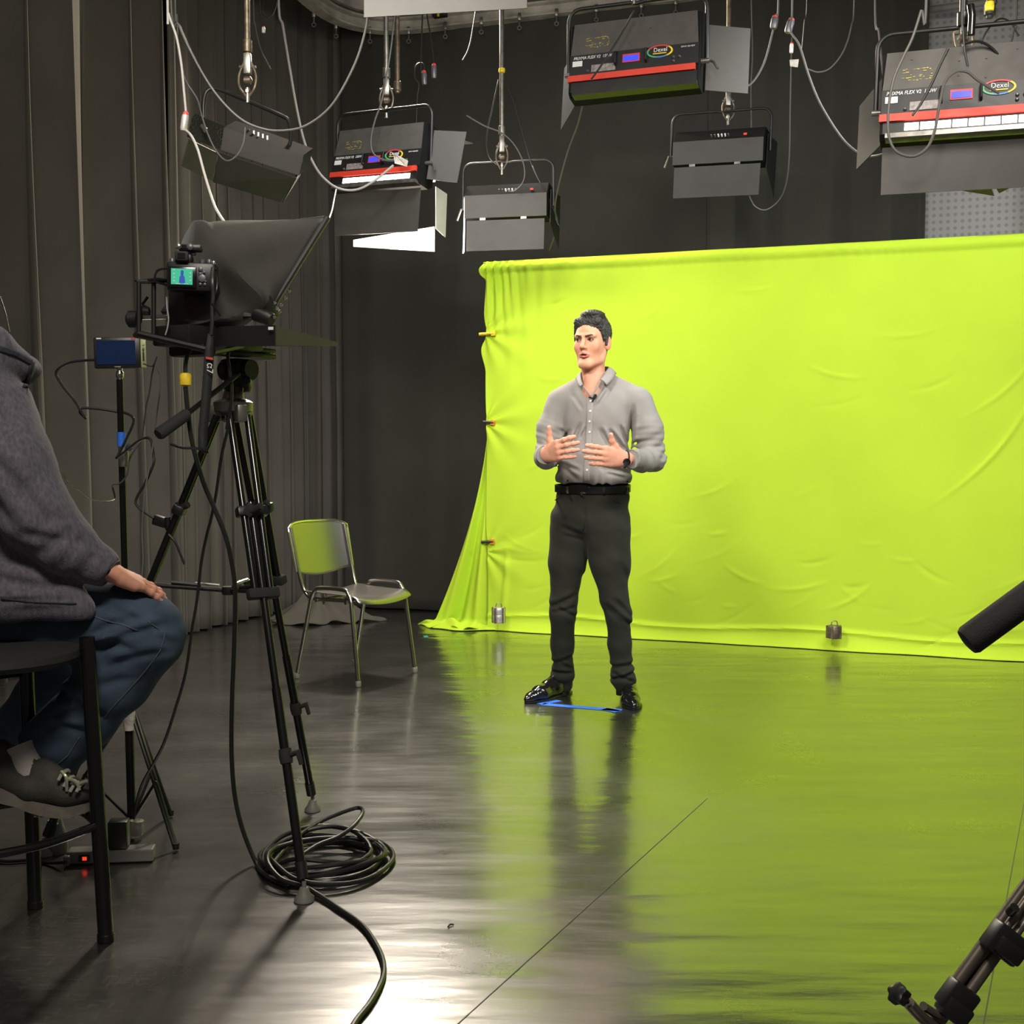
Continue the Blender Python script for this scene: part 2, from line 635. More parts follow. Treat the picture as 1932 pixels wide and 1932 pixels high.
lp = [CORNER + N * 5.6, CORNER + N * 4.2, CORNER + N * 2.9, CORNER + N * 1.6]
curtain('curtain', [(p.x, p.y) for p in lp], pleats(3, (0.40, 0.17), (0.115, 0.018), 0.16, 0.55), 0.012, 5.1, M['curtain'],
        'thick charcoal stage curtain hanging in broad folds at the far left of the studio', seed=3, step=0.010)
lp2 = [CORNER + N * 1.70 + U * 0.02, CORNER + N * 0.7 + U * 0.02, CORNER + N * 0.12 + U * 0.10, CORNER + U * 0.42 - N * 0.05]
curtain('curtain', [(p.x, p.y) for p in lp2], pleats(11, (0.15, 0.075), (0.045, 0.010), 0.12, 0.55), 0.012, 5.1, M['curtain'],
        'dark curtain bunched in narrow vertical folds in the back left corner', step=0.006)
b0 = CORNER + U * 0.36 + N * 0.02
b1 = CORNER + U * 3.12
curtain('curtain', [(b0.x, b0.y), (b1.x, b1.y)], pleats(5, (0.95, 0.33), (0.016, 0.006), 0.1, 0.4, 0.05), 0.012, 4.32, M['curtain_dark'],
        'flat black backdrop curtain running behind the green screen, left of the seam')
b2 = CORNER + U * 3.10 + N * 0.05
b3 = CORNER + U * 4.50 + N * 0.03
curtain('curtain', [(b2.x, b2.y), (b3.x, b3.y)], pleats(8, (0.46, 0.21), (0.035, 0.012), 0.1, 0.5, 0.1), 0.012, 4.32, M['curtain_dark'],
        'black curtain in loose folds behind the hanging cables, left of the pale perforated wall')
b4 = CORNER + U * 5.12 + N * 0.03
b5 = CORNER + U * 6.3 + N * 0.03
curtain('curtain', [(b4.x, b4.y), (b5.x, b5.y)], pleats(9, (0.3, 0.17), (0.03, 0.012), 0.1, 0.5, 0.1), 0.012, 4.32, M['curtain_dark'],
        'narrow strip of black curtain at the right edge, right of the pale perforated wall')
# cloth heaped at the curtain foot under the chair
cm = MB()


def heap(u, v):
    a = 2 * PI * u
    r0 = 0.05 + 0.17 * v
    c = W(598, 1150, 8.45)
    wob = 1 + 0.28 * math.sin(3 * a + 1) + 0.12 * math.sin(7 * a)
    z = (1 - v) ** 1.3 * 0.16 * (1 + 0.3 * math.sin(5 * a + 2)) + 0.012 * (1 + math.sin(9 * a + 4 * v))
    return Vector((c.x + math.cos(a) * r0 * wob * 1.6, c.y + math.sin(a) * r0 * wob * 0.8, max(z, 0.004)))


cm.grid(heap, 64, 12)
tag(cm.build('cloth_heap', M['curtain'], solid=0.004), 'crumpled grey cloth lying on the floor behind the steel chair', 'cloth')

# ------------------------------------------------------------------ curtain track
rail_px = [(560, -12), (590, 14), (620, 35), (650, 48), (680, 56), (725, 62), (790, 59), (850, 52), (925, 44), (1000, 35), (1075, 27),
           (1150, 18), (1225, 10), (1300, 3), (1400, -10)]
RZ = 4.2
rpts = [WZ(x, y, RZ) for x, y in rail_px]
rpts = [rpts[0] + (rpts[0] - rpts[1]) * 4] + rpts + [rpts[-1] + (rpts[-1] - rpts[-2]) * 6]
track = thing('curtain_track', 'dusty curved metal curtain track with small hooks along the top of the backdrop', 'curtain track', rpts[6])


def sweep(path, prof, close=True):
    mb = MB()
    vs, fs = [], []
    k = len(prof)
    for i, p in enumerate(path):
        t = (path[min(i + 1, len(path) - 1)] - path[max(i - 1, 0)])
        t.z = 0
        t.normalize()
        n = Vector((-t.y, t.x, 0))
        for a, b in prof:
            vs.append(p + n * a + Vector((0, 0, b)))
    for i in range(len(path) - 1):
        for j in range(k):
            fs.append((i * k + j, i * k + (j + 1) % k, (i + 1) * k + (j + 1) % k, (i + 1) * k + j))
    fs.append(tuple(reversed(range(k))))
    fs.append(tuple(range((len(path) - 1) * k, len(path) * k)))
    mb.add(vs, fs)
    return mb


rs = spline(rpts, 8)
sweep(rs, [(-.045, .0), (.045, .0), (.045, .012), (.012, .016), (.012, .075), (.05, .08), (.05, .095), (-.05, .095), (-.05, .08), (-.012, .075), (-.012, .016), (-.045, .012)]).build('rail', M['rail'], track, smooth=False)
sweep(rs, [(-.07, .115), (.03, .115), (.03, .21), (-.07, .21)]).build('upper_beam', M['rail'], track, smooth=False)
for (x, y) in [(592, 30), (634, 52), (698, 62), (771, 62), (840, 53), (908, 44), (980, 36), (1050, 28), (1125, 20), (1210, 12), (1275, 6)]:
    p = WZ(x, y - 4, RZ)
    hk = MB()
    hk.box(p + Vector((0, 0, 0.0)), (.022, .03, .05), bev=.003)
    hk.tube([p + Vector((0, 0, -.02)), p + Vector((0, 0, -.062))], .006, 8)
    ring = [p + Vector((.013 * math.sin(a), 0, -.075 + .013 * math.cos(a))) for a in [2 * PI * i / 14 for i in range(14)]]
    hk.tube(ring, .0045, 6, closed=True)
    hk.build('hook', M['steel'], track)

# ------------------------------------------------------------------ green screen
SA = Vector((-0.02, 8.07, 0))
SD = Vector((2.928, -1.15, 0)).normalized()
SN = Vector((SD.y, -SD.x, 0))           # towards the camera
SN = SN if SN.y < 0 else -SN
SH = 2.43
gs = thing('green_screen', 'bright green chroma key cloth stretched over a frame behind the standing man', 'backdrop', SA)
LEN = 4.6
rg = random.Random(4)
creases = []
for _ in range(70):
    creases.append((rg.uniform(0, LEN), rg.uniform(0.05, 0.75) if rg.random() < .75 else rg.uniform(.7, 2.2), rg.uniform(-0.7, 0.7), rg.uniform(.05, .16), rg.uniform(.002, .006), rg.choice((-1, 1))))
for _ in range(22):
    creases.append((rg.uniform(3.0, LEN), rg.uniform(0.1, 1.7), rg.uniform(.7, 1.2), rg.uniform(.1, .4), rg.uniform(.005, .012), 1))


def left_edge(z):
    # how far the cloth's left edge stands from SA along the screen
    pts = [(0, -.14), (.10, -.14), (.45, -.14), (.75, -.15), (1.25, -.145), (1.40, -.15), (1.70, -.155), (1.85, -.185), (1.97, -.15), (2.1, -.165), (2.30, -.155), (2.36, -.19), (2.43, -.17)]
    for (z0, e0), (z1, e1) in zip(pts, pts[1:]):
        if z <= z1:
            t = (z - z0) / (z1 - z0)
            t = t * t * (3 - 2 * t)
            return e0 + (e1 - e0) * t
    return pts[-1][1]


NS, NZ = 460, 250
svals = np.linspace(0, 1, NS + 1)
zvals = np.linspace(0, 1, NZ + 1)
vs, fs = [], []
H = np.zeros((NZ + 1, NS + 1))
Sg, Zg = np.meshgrid(svals ** 1.15, zvals * SH)
Sx = np.zeros_like(Sg)
for j in range(NZ + 1):
    e = left_edge(zvals[j] * SH)
    Sx[j] = e + (LEN - e) * Sg[j]
for (s0, z0, ang, ln, dep, sg) in creases:
    ds, dz = Sx - s0, Zg - z0
    u = ds * math.cos(ang) + dz * math.sin(ang)
    v = -ds * math.sin(ang) + dz * math.cos(ang)
    v = v - 0.12 * u * u / ln
    H += sg * dep * np.exp(-(u / ln) ** 2) * np.exp(-(v / 0.012) ** 2)
H += .006 * np.sin(Sx * 7 + 1.2 * np.sin(Zg * 2)) + .005 * np.sin(Sx * 3.1 + Zg * 1.3)
# gathered sleeve at the top with its seam, tight little gathers
sl = np.clip((Zg - (SH - .075)) / .075, 0, 1)
H += .022 * np.sin(PI * sl) * (sl > 0)
H += .0035 * np.sin(Sx * 95 + 9 * np.sin(Sx * 5)) * np.exp(-((Zg - (SH - .05)) / .05) ** 2) * (0.4 + 0.6 * np.sin(Sx * 2.3) ** 2)
# vertical gathers by the upper left corner, fanning down
lw = np.exp(-((Sx + .12) / .17) ** 2) * np.clip((Zg - 1.9) / .45, 0, 1)
H += .020 * lw * np.sin((Sx + .15) * 120 * (0.55 + 0.45 * (Zg - 1.5)))
lw2 = np.exp(-((Sx - .12) / .28) ** 2) * np.clip((Zg - 1.5) / .8, 0, 1)
H += .006 * lw2 * np.sin(Sx * 55)
# folds fanning from the lower clamps
for zc in (1.97, 1.38, .52):
    ds, dz = Sx + .14, Zg - zc
    rr = np.sqrt(ds ** 2 + dz ** 2) + 1e-6
    an = np.arctan2(dz, ds + .02)
    H += .008 * np.exp(-(rr / .28) ** 2) * np.sin(an * 9) * np.clip(rr / .05, 0, 1)
H += .012 * np.exp(-((Sx - (-.05 + .05 * np.sin(Zg * 3))) / .02) ** 2) * np.clip((.55 - Zg) / .1, 0, 1)
# hem turned forward at the floor
hem = np.clip((.12 - Zg) / .12, 0, 1)
H += .05 * hem ** 2 + .008 * np.sin(Sx * 9) * hem
H += .014 * np.exp(-((Zg - .10 - .015 * np.sin(Sx * 4)) / .014) ** 2)
for j in range(NZ + 1):
    for i in range(NS + 1):
        p = SA + SD * float(Sx[j, i]) + SN * float(H[j, i] + .03)
        zz = float(Zg[j, i])
        if j == 0:
            zz = 0.004
        vs.append((p.x, p.y, zz - (.02 * float(Sx[j, i]) / 3) * (zz / SH)))
fs = [(j * (NS + 1) + i, j * (NS + 1) + i + 1, (j + 1) * (NS + 1) + i + 1, (j + 1) * (NS + 1) + i) for j in range(NZ) for i in range(NS)]
g = MB()
g.add(vs, fs)
# back of the top sleeve
g.grid(lambda u, v: (lambda p: Vector((p.x, p.y, SH - .02 * (-.15 + u * LEN) / 3 * 1.0 - .075 * v)))(SA + SD * (-.17 + u * (LEN + .17)) + SN * (.03 - .05 * math.sin(PI * v * .5))), 80, 4)
cloth = g.build('cloth', M['green'], gs, solid=0.003)


# loose side cloth falling from the middle clamp out to the floor on the left, ending in a puddle
def side(u, v):
    z = 1.33 * (1 - v)
    spread = 0.03 + 0.37 * (v ** 1.55)
    s = -.13 - spread * (1 - u)
    fold = .035 * math.sin(u * 9 + v * 1.5) * (0.3 + v) + .02 * math.sin(u * 21 - 3 * v) * v
    p = SA + SD * s + SN * (-.02 + fold + .05 * v)
    if z < .05:
        p += SN * (.10 * (1 - z / .05)) + SD * (-.06 * (1 - u) * (1 - z / .05))
    return Vector((p.x, p.y, max(z, .006 + .012 * (1 + math.sin(u * 24 + 1)) * (1 if z < .03 else 0))))


g = MB()
g.grid(side, 60, 90)


def puddle(u, v):
    a = u
    s = -.66 + a * .86
    front = .02 + (.16 * math.exp(-((a - .35) / .35) ** 2) + .03 * math.sin(a * 17) * (1 - a)) * v
    lift = .035 * math.exp(-((a - .30 - .12 * v) / .05) ** 2) + .022 * math.exp(-((a - .55) / .04) ** 2) + .02 * math.exp(-((a - .08) / .06) ** 2)
    pinch = min(1, a * 5)
    p = SA + SD * s + SN * (front * pinch + .02 * (1 - v))
    return Vector((p.x, p.y, .006 + lift * math.sin(PI * min(1, .25 + v)) * 1.0 + .05 * (1 - v) * pinch * (1 - a)))


g.grid(puddle, 90, 16)
g.build('side_drape', M['green'], gs, solid=0.003)
# frame behind the cloth: posts and crossbar
fr = MB()
for s in (-.10, 2.05, 4.4):
    p = SA + SD * s - SN * .015
    fr.tube([p + Vector((0, 0, 0.02)), p + Vector((0, 0, SH - .03))], .016, 12)
    for dirn in (-1, 1):
        fr.tube([p + Vector((0, 0, .35)), p + SD * dirn * .32 - SN * .12 + Vector((0, 0, .015))], .009, 8)
fr.tube([SA + SD * -.12 - SN * .0 + Vector((0, 0, SH - .035)), SA + SD * 4.5 + Vector((0, 0, SH - .065))], .014, 12)
fr.build('frame', M['steel'], gs)


def spring_clamp(tip_px, Y, length, body, tipm, label, tilt=0):
    p = W(tip_px[0], tip_px[1], Y)
    t = thing('spring_clamp', label, 'clamp', p)
    d = (SD * -1 + Vector((0, 0, tilt))).normalized()
    for s in (-1, 1):
        mb = MB()
        mb.tube([p + SN * .006 * s, p + d * length * .45 + SN * .010 * s, p + d * length + SN * .020 * s + Vector((0, 0, -.004))], [.007, .009, .010], 10)
        mb.build('handle', body, t)
    mb = MB()
    mb.box(p + d * .012, (.03, .034, .024), frame(d, (0, 0, 1)), bev=.003)
    mb.build('jaw', tipm, t)
    mb = MB()
    mb.lathe([(.004, -.016), (.009, -.014), (.009, .014), (.004, .016)], p + d * .035, frame((0, 0, 1), d), 12)
    mb.build('spring', M['steel'], t)
    return t


spring_clamp((934, 629), 8.06, .105, M['yellow'], M['yellow'], 'yellow spring clamp gripping the upper left edge of the green cloth')
spring_clamp((933, 798), 8.06, .075, M['black_plastic'], M['orange'], 'black spring clamp with orange tips at mid height on the green cloth', .15)
spring_clamp((932, 1022), 8.06, .085, M['black_plastic'], M['orange'], 'black spring clamp with orange tips lowest on the left edge of the green cloth')


def weight(px, py, Y, r, h, label, body):
    p = W(px, py, Y)
    p.z = max(p.z, .02)
    t = thing('counterweight', label, 'weight', p)
    mb = MB()
    mb.lathe([(r * .9, 0), (r, .006), (r, h * .5), (r * .97, h * .52), (r, h * .54), (r, h - .006), (r * .9, h), (r * .4, h + .002)], p, None, 24)
    mb.build('drum', body, t)
    for k in range(5):
        a = k * 2 * PI / 5 + .4
        b = MB()
        q = p + Vector((math.cos(a) * r * 1.02, math.sin(a) * r * 1.02, 0))
        b.tube([q, q + Vector((0, 0, h))], .006, 8)
        b.build('rod', M['steel_rust'], t)
    b = MB()
    b.tube(spline([p + Vector((-.02, 0, h)), p + Vector((-.012, 0, h + .025)), p + Vector((.012, 0, h + .025)), p + Vector((.02, 0, h))], 6), .003, 8)
    b.build('handle', M['steel'], t)


weight(941, 1175, 7.86, .040, .100, 'small silver drum weight holding the cloth at the left post', M['connector_white'])
weight(1574, 1204, 7.16, .042, .075, 'small brown drum weight standing at the foot of the green cloth right of the man', M['steel_rust'])
# ================================================================== soft-body modelling: a distance field skinned into one surface
class Field:
    def __init__(self, lo, hi, h):
        self.h = h
        self.lo = np.array(lo, dtype=np.float64)
        self.n = np.ceil((np.array(hi) - self.lo) / h).astype(int) + 1
        self.F = np.full(tuple(self.n), 10.0, dtype=np.float32)
        self.ax = [self.lo[i] + h * np.arange(self.n[i]) for i in range(3)]

    def region(self, lo, hi):
        a = np.clip(np.floor((np.array(lo) - self.lo) / self.h).astype(int), 0, self.n)
        b = np.clip(np.ceil((np.array(hi) - self.lo) / self.h).astype(int) + 1, 0, self.n)
        sl = tuple(slice(int(a[i]), int(b[i])) for i in range(3))
        X = self.ax[0][sl[0]][:, None, None]
        Y = self.ax[1][sl[1]][None, :, None]
        Z = self.ax[2][sl[2]][None, None, :]
        return sl, X, Y, Z

    def _merge(self, sl, d, k, op):
        A = self.F[sl]
        if A.size == 0:
            return
        if op == 'add':
            if k > 0:
                hh = np.clip(.5 + .5 * (A - d) / k, 0, 1)
                r = A * (1 - hh) + d * hh - k * hh * (1 - hh)
                r = np.where(A > 5, d, r)
            else:
                r = np.minimum(A, d)
        else:
            if k > 0:
                hh = np.clip(.5 - .5 * (A + d) / k, 0, 1)
                r = A * (1 - hh) + (-d) * hh + k * hh * (1 - hh)
                r = np.where(A > 5, A, r)
            else:
                r = np.maximum(A, -d)
        self.F[sl] = r.astype(np.float32)

    def cone(self, a, b, ra, rb, k=0.01, op='add', flat=None):
        """tapered limb a->b; flat=(direction, factor) squeezes it along a direction"""
        a, b = np.array(a, float), np.array(b, float)
        R = max(ra, rb) * 1.15 + k + 3 * self.h + .01
        sl, X, Y, Z = self.region(np.minimum(a, b) - R, np.maximum(a, b) + R)
        if flat:
            n = np.array(flat[0], float)
            n /= np.linalg.norm(n)
            q = 1.0 / flat[1] - 1.0
            mid = (a + b) / 2
            t = (X - mid[0]) * n[0] + (Y - mid[1]) * n[1] + (Z - mid[2]) * n[2]
            X, Y, Z = X + t * n[0] * q, Y + t * n[1] * q, Z + t * n[2] * q
            a = a + n * np.dot(a - mid, n) * q
            b = b + n * np.dot(b - mid, n) * q
        ba = b - a
        L2 = max(float(ba @ ba), 1e-12)
        h = np.clip(((X - a[0]) * ba[0] + (Y - a[1]) * ba[1] + (Z - a[2]) * ba[2]) / L2, 0, 1)
        d = np.sqrt((X - a[0] - ba[0] * h) ** 2 + (Y - a[1] - ba[1] * h) ** 2 + (Z - a[2] - ba[2] * h) ** 2) - (ra + (rb - ra) * h)
        if flat:
            d = d * min(1.0, (1 + flat[1]) / 2)
        self._merge(sl, d, k, op)
        return self

    def chain(self, pts, rs, k=0.01, flat=None):
        for i in range(len(pts) - 1):
            self.cone(pts[i], pts[i + 1], rs[i], rs[i + 1], k, 'add', flat)
        return self

    def ell(self, c, r, R=None, k=0.01, op='add'):
        c = np.array(c, float)
        r = np.array(r, float)
        m = r.max() + k + 3 * self.h + .005
        sl, X, Y, Z = self.region(c - m, c + m)
        X, Y, Z = X - c[0], Y - c[1], Z - c[2]
        if R is not None:
            R = np.array(R)
            X, Y, Z = (X * R[0, 0] + Y * R[1, 0] + Z * R[2, 0], X * R[0, 1] + Y * R[1, 1] + Z * R[2, 1], X * R[0, 2] + Y * R[1, 2] + Z * R[2, 2])
        k0 = np.sqrt((X / r[0]) ** 2 + (Y / r[1]) ** 2 + (Z / r[2]) ** 2)
        k1 = np.sqrt((X / r[0] ** 2) ** 2 + (Y / r[1] ** 2) ** 2 + (Z / r[2] ** 2) ** 2) + 1e-9
        d = np.where(k0 < 1e-4, -r.min(), k0 * (k0 - 1) / k1)
        self._merge(sl, d, k, op)
        return self

    def cut(self, p, n, k=0.0, lo=None, hi=None):
        """remove everything on the side the normal points to (optionally inside a box)"""
        sl, X, Y, Z = self.region(lo if lo is not None else self.lo, hi if hi is not None else self.lo + self.n * self.h)
        d = -((X - p[0]) * n[0] + (Y - p[1]) * n[1] + (Z - p[2]) * n[2])
        A = self.F[sl]
        self.F[sl] = np.maximum(A, -d).astype(np.float32)
        return self

    def warp(self, fn):
        """add fn(X, Y, Z) to the field near the surface"""
        X = self.ax[0][:, None, None]
        Y = self.ax[1][None, :, None]
        Z = self.ax[2][None, None, :]
        self.F = (self.F + fn(X, Y, Z)).astype(np.float32)
        return self

    def mesh(self):
        F = self.F
        s = F < 0
        cs = [(i, j, k) for i in (0, 1) for j in (0, 1) for k in (0, 1)]
        nx, ny, nz = F.shape
        cnt = np.zeros((nx - 1, ny - 1, nz - 1), dtype=np.int8)
        for i, j, k in cs:
            cnt += s[i:nx - 1 + i, j:ny - 1 + j, k:nz - 1 + k]
        act = (cnt > 0) & (cnt < 8)
        I, J, K = np.nonzero(act)
        idx = np.full(act.shape, -1, dtype=np.int64)
        idx[I, J, K] = np.arange(len(I))
        pos = np.zeros((len(I), 3))
        c = np.zeros(len(I))
        edges = [(a, b) for a in cs for b in cs if sum(b) - sum(a) == 1 and all(y >= x for x, y in zip(a, b))]
        for a, b in edges:
            va = F[I + a[0], J + a[1], K + a[2]]
            vb = F[I + b[0], J + b[1], K + b[2]]
            m = (va < 0) != (vb < 0)
            den = np.where(m, va - vb, 1)
            t = np.where(m, va / den, 0)
            for ax in range(3):
                pos[:, ax] += np.where(m, a[ax] + (b[ax] - a[ax]) * t, 0)
            c += m
        pos = pos / c[:, None] + np.stack([I, J, K], 1)
        pos = self.lo + pos * self.h
        faces = []
        for ax in range(3):
            sh = [slice(1, -1)] * 3
            A = [slice(1, nx - 1), slice(1, ny - 1), slice(1, nz - 1)]
            lo_ = list(A)
            hi_ = list(A)
            lo_[ax] = slice(0, F.shape[ax] - 1)
            hi_[ax] = slice(1, F.shape[ax])
            s0, s1 = s[tuple(lo_)], s[tuple(hi_)]
            off = [1, 1, 1]
            off[ax] = 0
            for flip, mm in ((False, s0 & ~s1), (True, ~s0 & s1)):
                P = np.nonzero(mm)
                P = [P[i] + off[i] for i in range(3)]
                u, v = (ax + 1) % 3, (ax + 2) % 3
                q = []
                for du, dv in ((1, 1), (0, 1), (0, 0), (1, 0)):
                    R_ = list(P)
                    R_[u] = P[u] - du
                    R_[v] = P[v] - dv
                    q.append(idx[R_[0], R_[1], R_[2]])
                q = np.stack(q, 1)
                if flip:
                    q = q[:, ::-1]
                faces.append(q)
        faces = np.concatenate(faces)
        faces = faces[(faces >= 0).all(axis=1)]
        return pos, faces


def mesh_object(name, pos, faces, material, parent=None, colors=None, smooth=True):
    me = bpy.data.meshes.new(name)
    me.vertices.add(len(pos))
    me.vertices.foreach_set('co', np.asarray(pos, dtype=np.float32).ravel())
    me.loops.add(len(faces) * 4)
    me.polygons.add(len(faces))
    me.loops.foreach_set('vertex_index', np.asarray(faces, dtype=np.int32).ravel())
    me.polygons.foreach_set('loop_start', np.arange(0, len(faces) * 4, 4, dtype=np.int32))
    me.update(calc_edges=True)
    me.validate()
    me.materials.append(material)
    if colors is not None:
        ca = me.color_attributes.new('tone', 'FLOAT_COLOR', 'POINT')
        c4 = np.ones((len(pos), 4), dtype=np.float32)
        c4[:, :3] = colors
        ca.data.foreach_set('color', c4.ravel())
    if smooth:
        me.shade_smooth()
    o = bpy.data.objects.new(name, me)
    C.objects.link(o)
    if parent is not None:
        attach(o, parent)
    return o


def relax(pos, faces, it=2, w=0.5):
    e = np.concatenate([faces[:, [0, 1]], faces[:, [1, 2]], faces[:, [2, 3]], faces[:, [3, 0]]])
    n = len(pos)
    for _ in range(it):
        s = np.zeros_like(pos)
        c = np.zeros(n)
        for a, b in ((0, 1), (1, 0)):
            for ax in range(3):
                s[:, ax] += np.bincount(e[:, a], weights=pos[e[:, b], ax], minlength=n)
            c += np.bincount(e[:, a], minlength=n)
        pos = pos * (1 - w) + w * s / np.maximum(c, 1)[:, None]
    return pos


def xform(pos, R, t):
    return pos @ np.array(R).T + np.array(t)


def join_parts(parts):
    P, Fs, Cs, b = [], [], [], 0
    for p, f, c in parts:
        P.append(p)
        Fs.append(f + b)
        Cs.append(c)
        b += len(p)
    return np.concatenate(P), np.concatenate(Fs), np.concatenate(Cs)


def bvh_of(pos, faces):
    return BVHTree.FromPolygons([tuple(p) for p in pos], [tuple(int(i) for i in f) for f in faces])


def onto(bvh, px, py, lift=0.0, fallback=5.6):
    o = Vector((0, 0, CAMZ))
    d = ray(px, py).normalized()
    hit, nrm, _, _ = bvh.ray_cast(o, d, 20)
    if hit is None:
        return W(px, py, fallback), Vector((0, -1, 0))
    if nrm.dot(d) > 0:
        nrm = -nrm
    return hit + nrm * lift, nrm


# ------------------------------------------------------------------ hand: wrist at origin, fingers +x, thumb side +y, back of hand +z
def make_hand(curl, spread=1.0, thumb=None, skin=(.70, .34, .23), scale=1.0, h=0.0019, wrist_len=.07):
    fld = Field((-wrist_len - .01, -.085, -.10), (.21, .12, .055), h)
    kn = [(.088, .033, 0), (.092, .011, .003), (.088, -.011, .001), (.080, -.032, -.004)]
    rad = [.0108, .0110, .0104, .0092]
    seg = [(.042, .026, .021), (.047, .030, .022), (.043, .028, .021), (.034, .021, .019)]
    for q, r in zip(kn, (.0145, .0145, .0135, .0125)):
        fld.cone((.006, q[1] * .55, -.002), q, .018, r, .016, flat=((0, 0, 1), .9))
    fld.cone((-wrist_len, 0, 0), (.01, 0, 0), .031, .027, .012, flat=((0, 0, 1), .74))
    fld.cone((.02, .014, -.012), (.045, .036, -.014), .019, .016, .014)          # thumb mound
    fld.cone((.025, -.022, -.010), (.06, -.034, -.010), .016, .012, .014)
    tips = []
    for i, (q, r, sg) in enumerate(zip(kn, rad, seg)):
        ang = 0.0
        yaw = math.radians((8, 1, -6, -14)[i]) * spread
        p = np.array(q, float)
        for j, L in enumerate(sg):
            ang += curl[i][j]
            d = np.array((math.cos(ang) * math.cos(yaw), math.cos(ang) * math.sin(yaw), -math.sin(ang)))
            p2 = p + d * L
            fld.cone(p, p2, r * (1 - .07 * j), r * (1 - .07 * (j + 1)), .004 if j else .007)
            if j < 2:
                fld.ell(p2 + np.array((0, 0, .001)), (r * 1.02,) * 3, None, .003)
            p = p2
        tips.append((p, d))
    th = thumb or [(.018, .022, -.008), (.046, .052, -.012), (.070, .072, -.010), (.094, .084, -.006)]
    fld.chain(th, [.0165, .0135, .0115, .0092], .008)
    td = np.array(th[3]) - np.array(th[2])
    tips.append((np.array(th[3], float), td / np.linalg.norm(td)))
    pos, faces = fld.mesh()
    pos = relax(pos, faces, 2, .4)
    col = np.tile(np.array(skin, float), (len(pos), 1))
    for t, d in tips:                               # nails paler, fingertips and knuckles pinker
        rel = pos - t
        dist = np.linalg.norm(rel, axis=1)
        w = np.exp(-(dist / .012) ** 2)[:, None]
        col = col * (1 - .5 * w) + .5 * w * np.array((.72, .36, .31))
        nail = (np.exp(-(np.linalg.norm(pos - (t + d * .002 + np.array((0, 0, .007))), axis=1) / .0052) ** 2) > .5)[:, None]
        col = np.where(nail, np.array((.80, .50, .42)), col)
    for q in kn:
        w = np.exp(-(np.linalg.norm(pos - np.array(q), axis=1) / .014) ** 2)[:, None]
        col = col * (1 - .25 * w) + .25 * w * np.array((.66, .27, .20))
    return pos * scale, faces, col


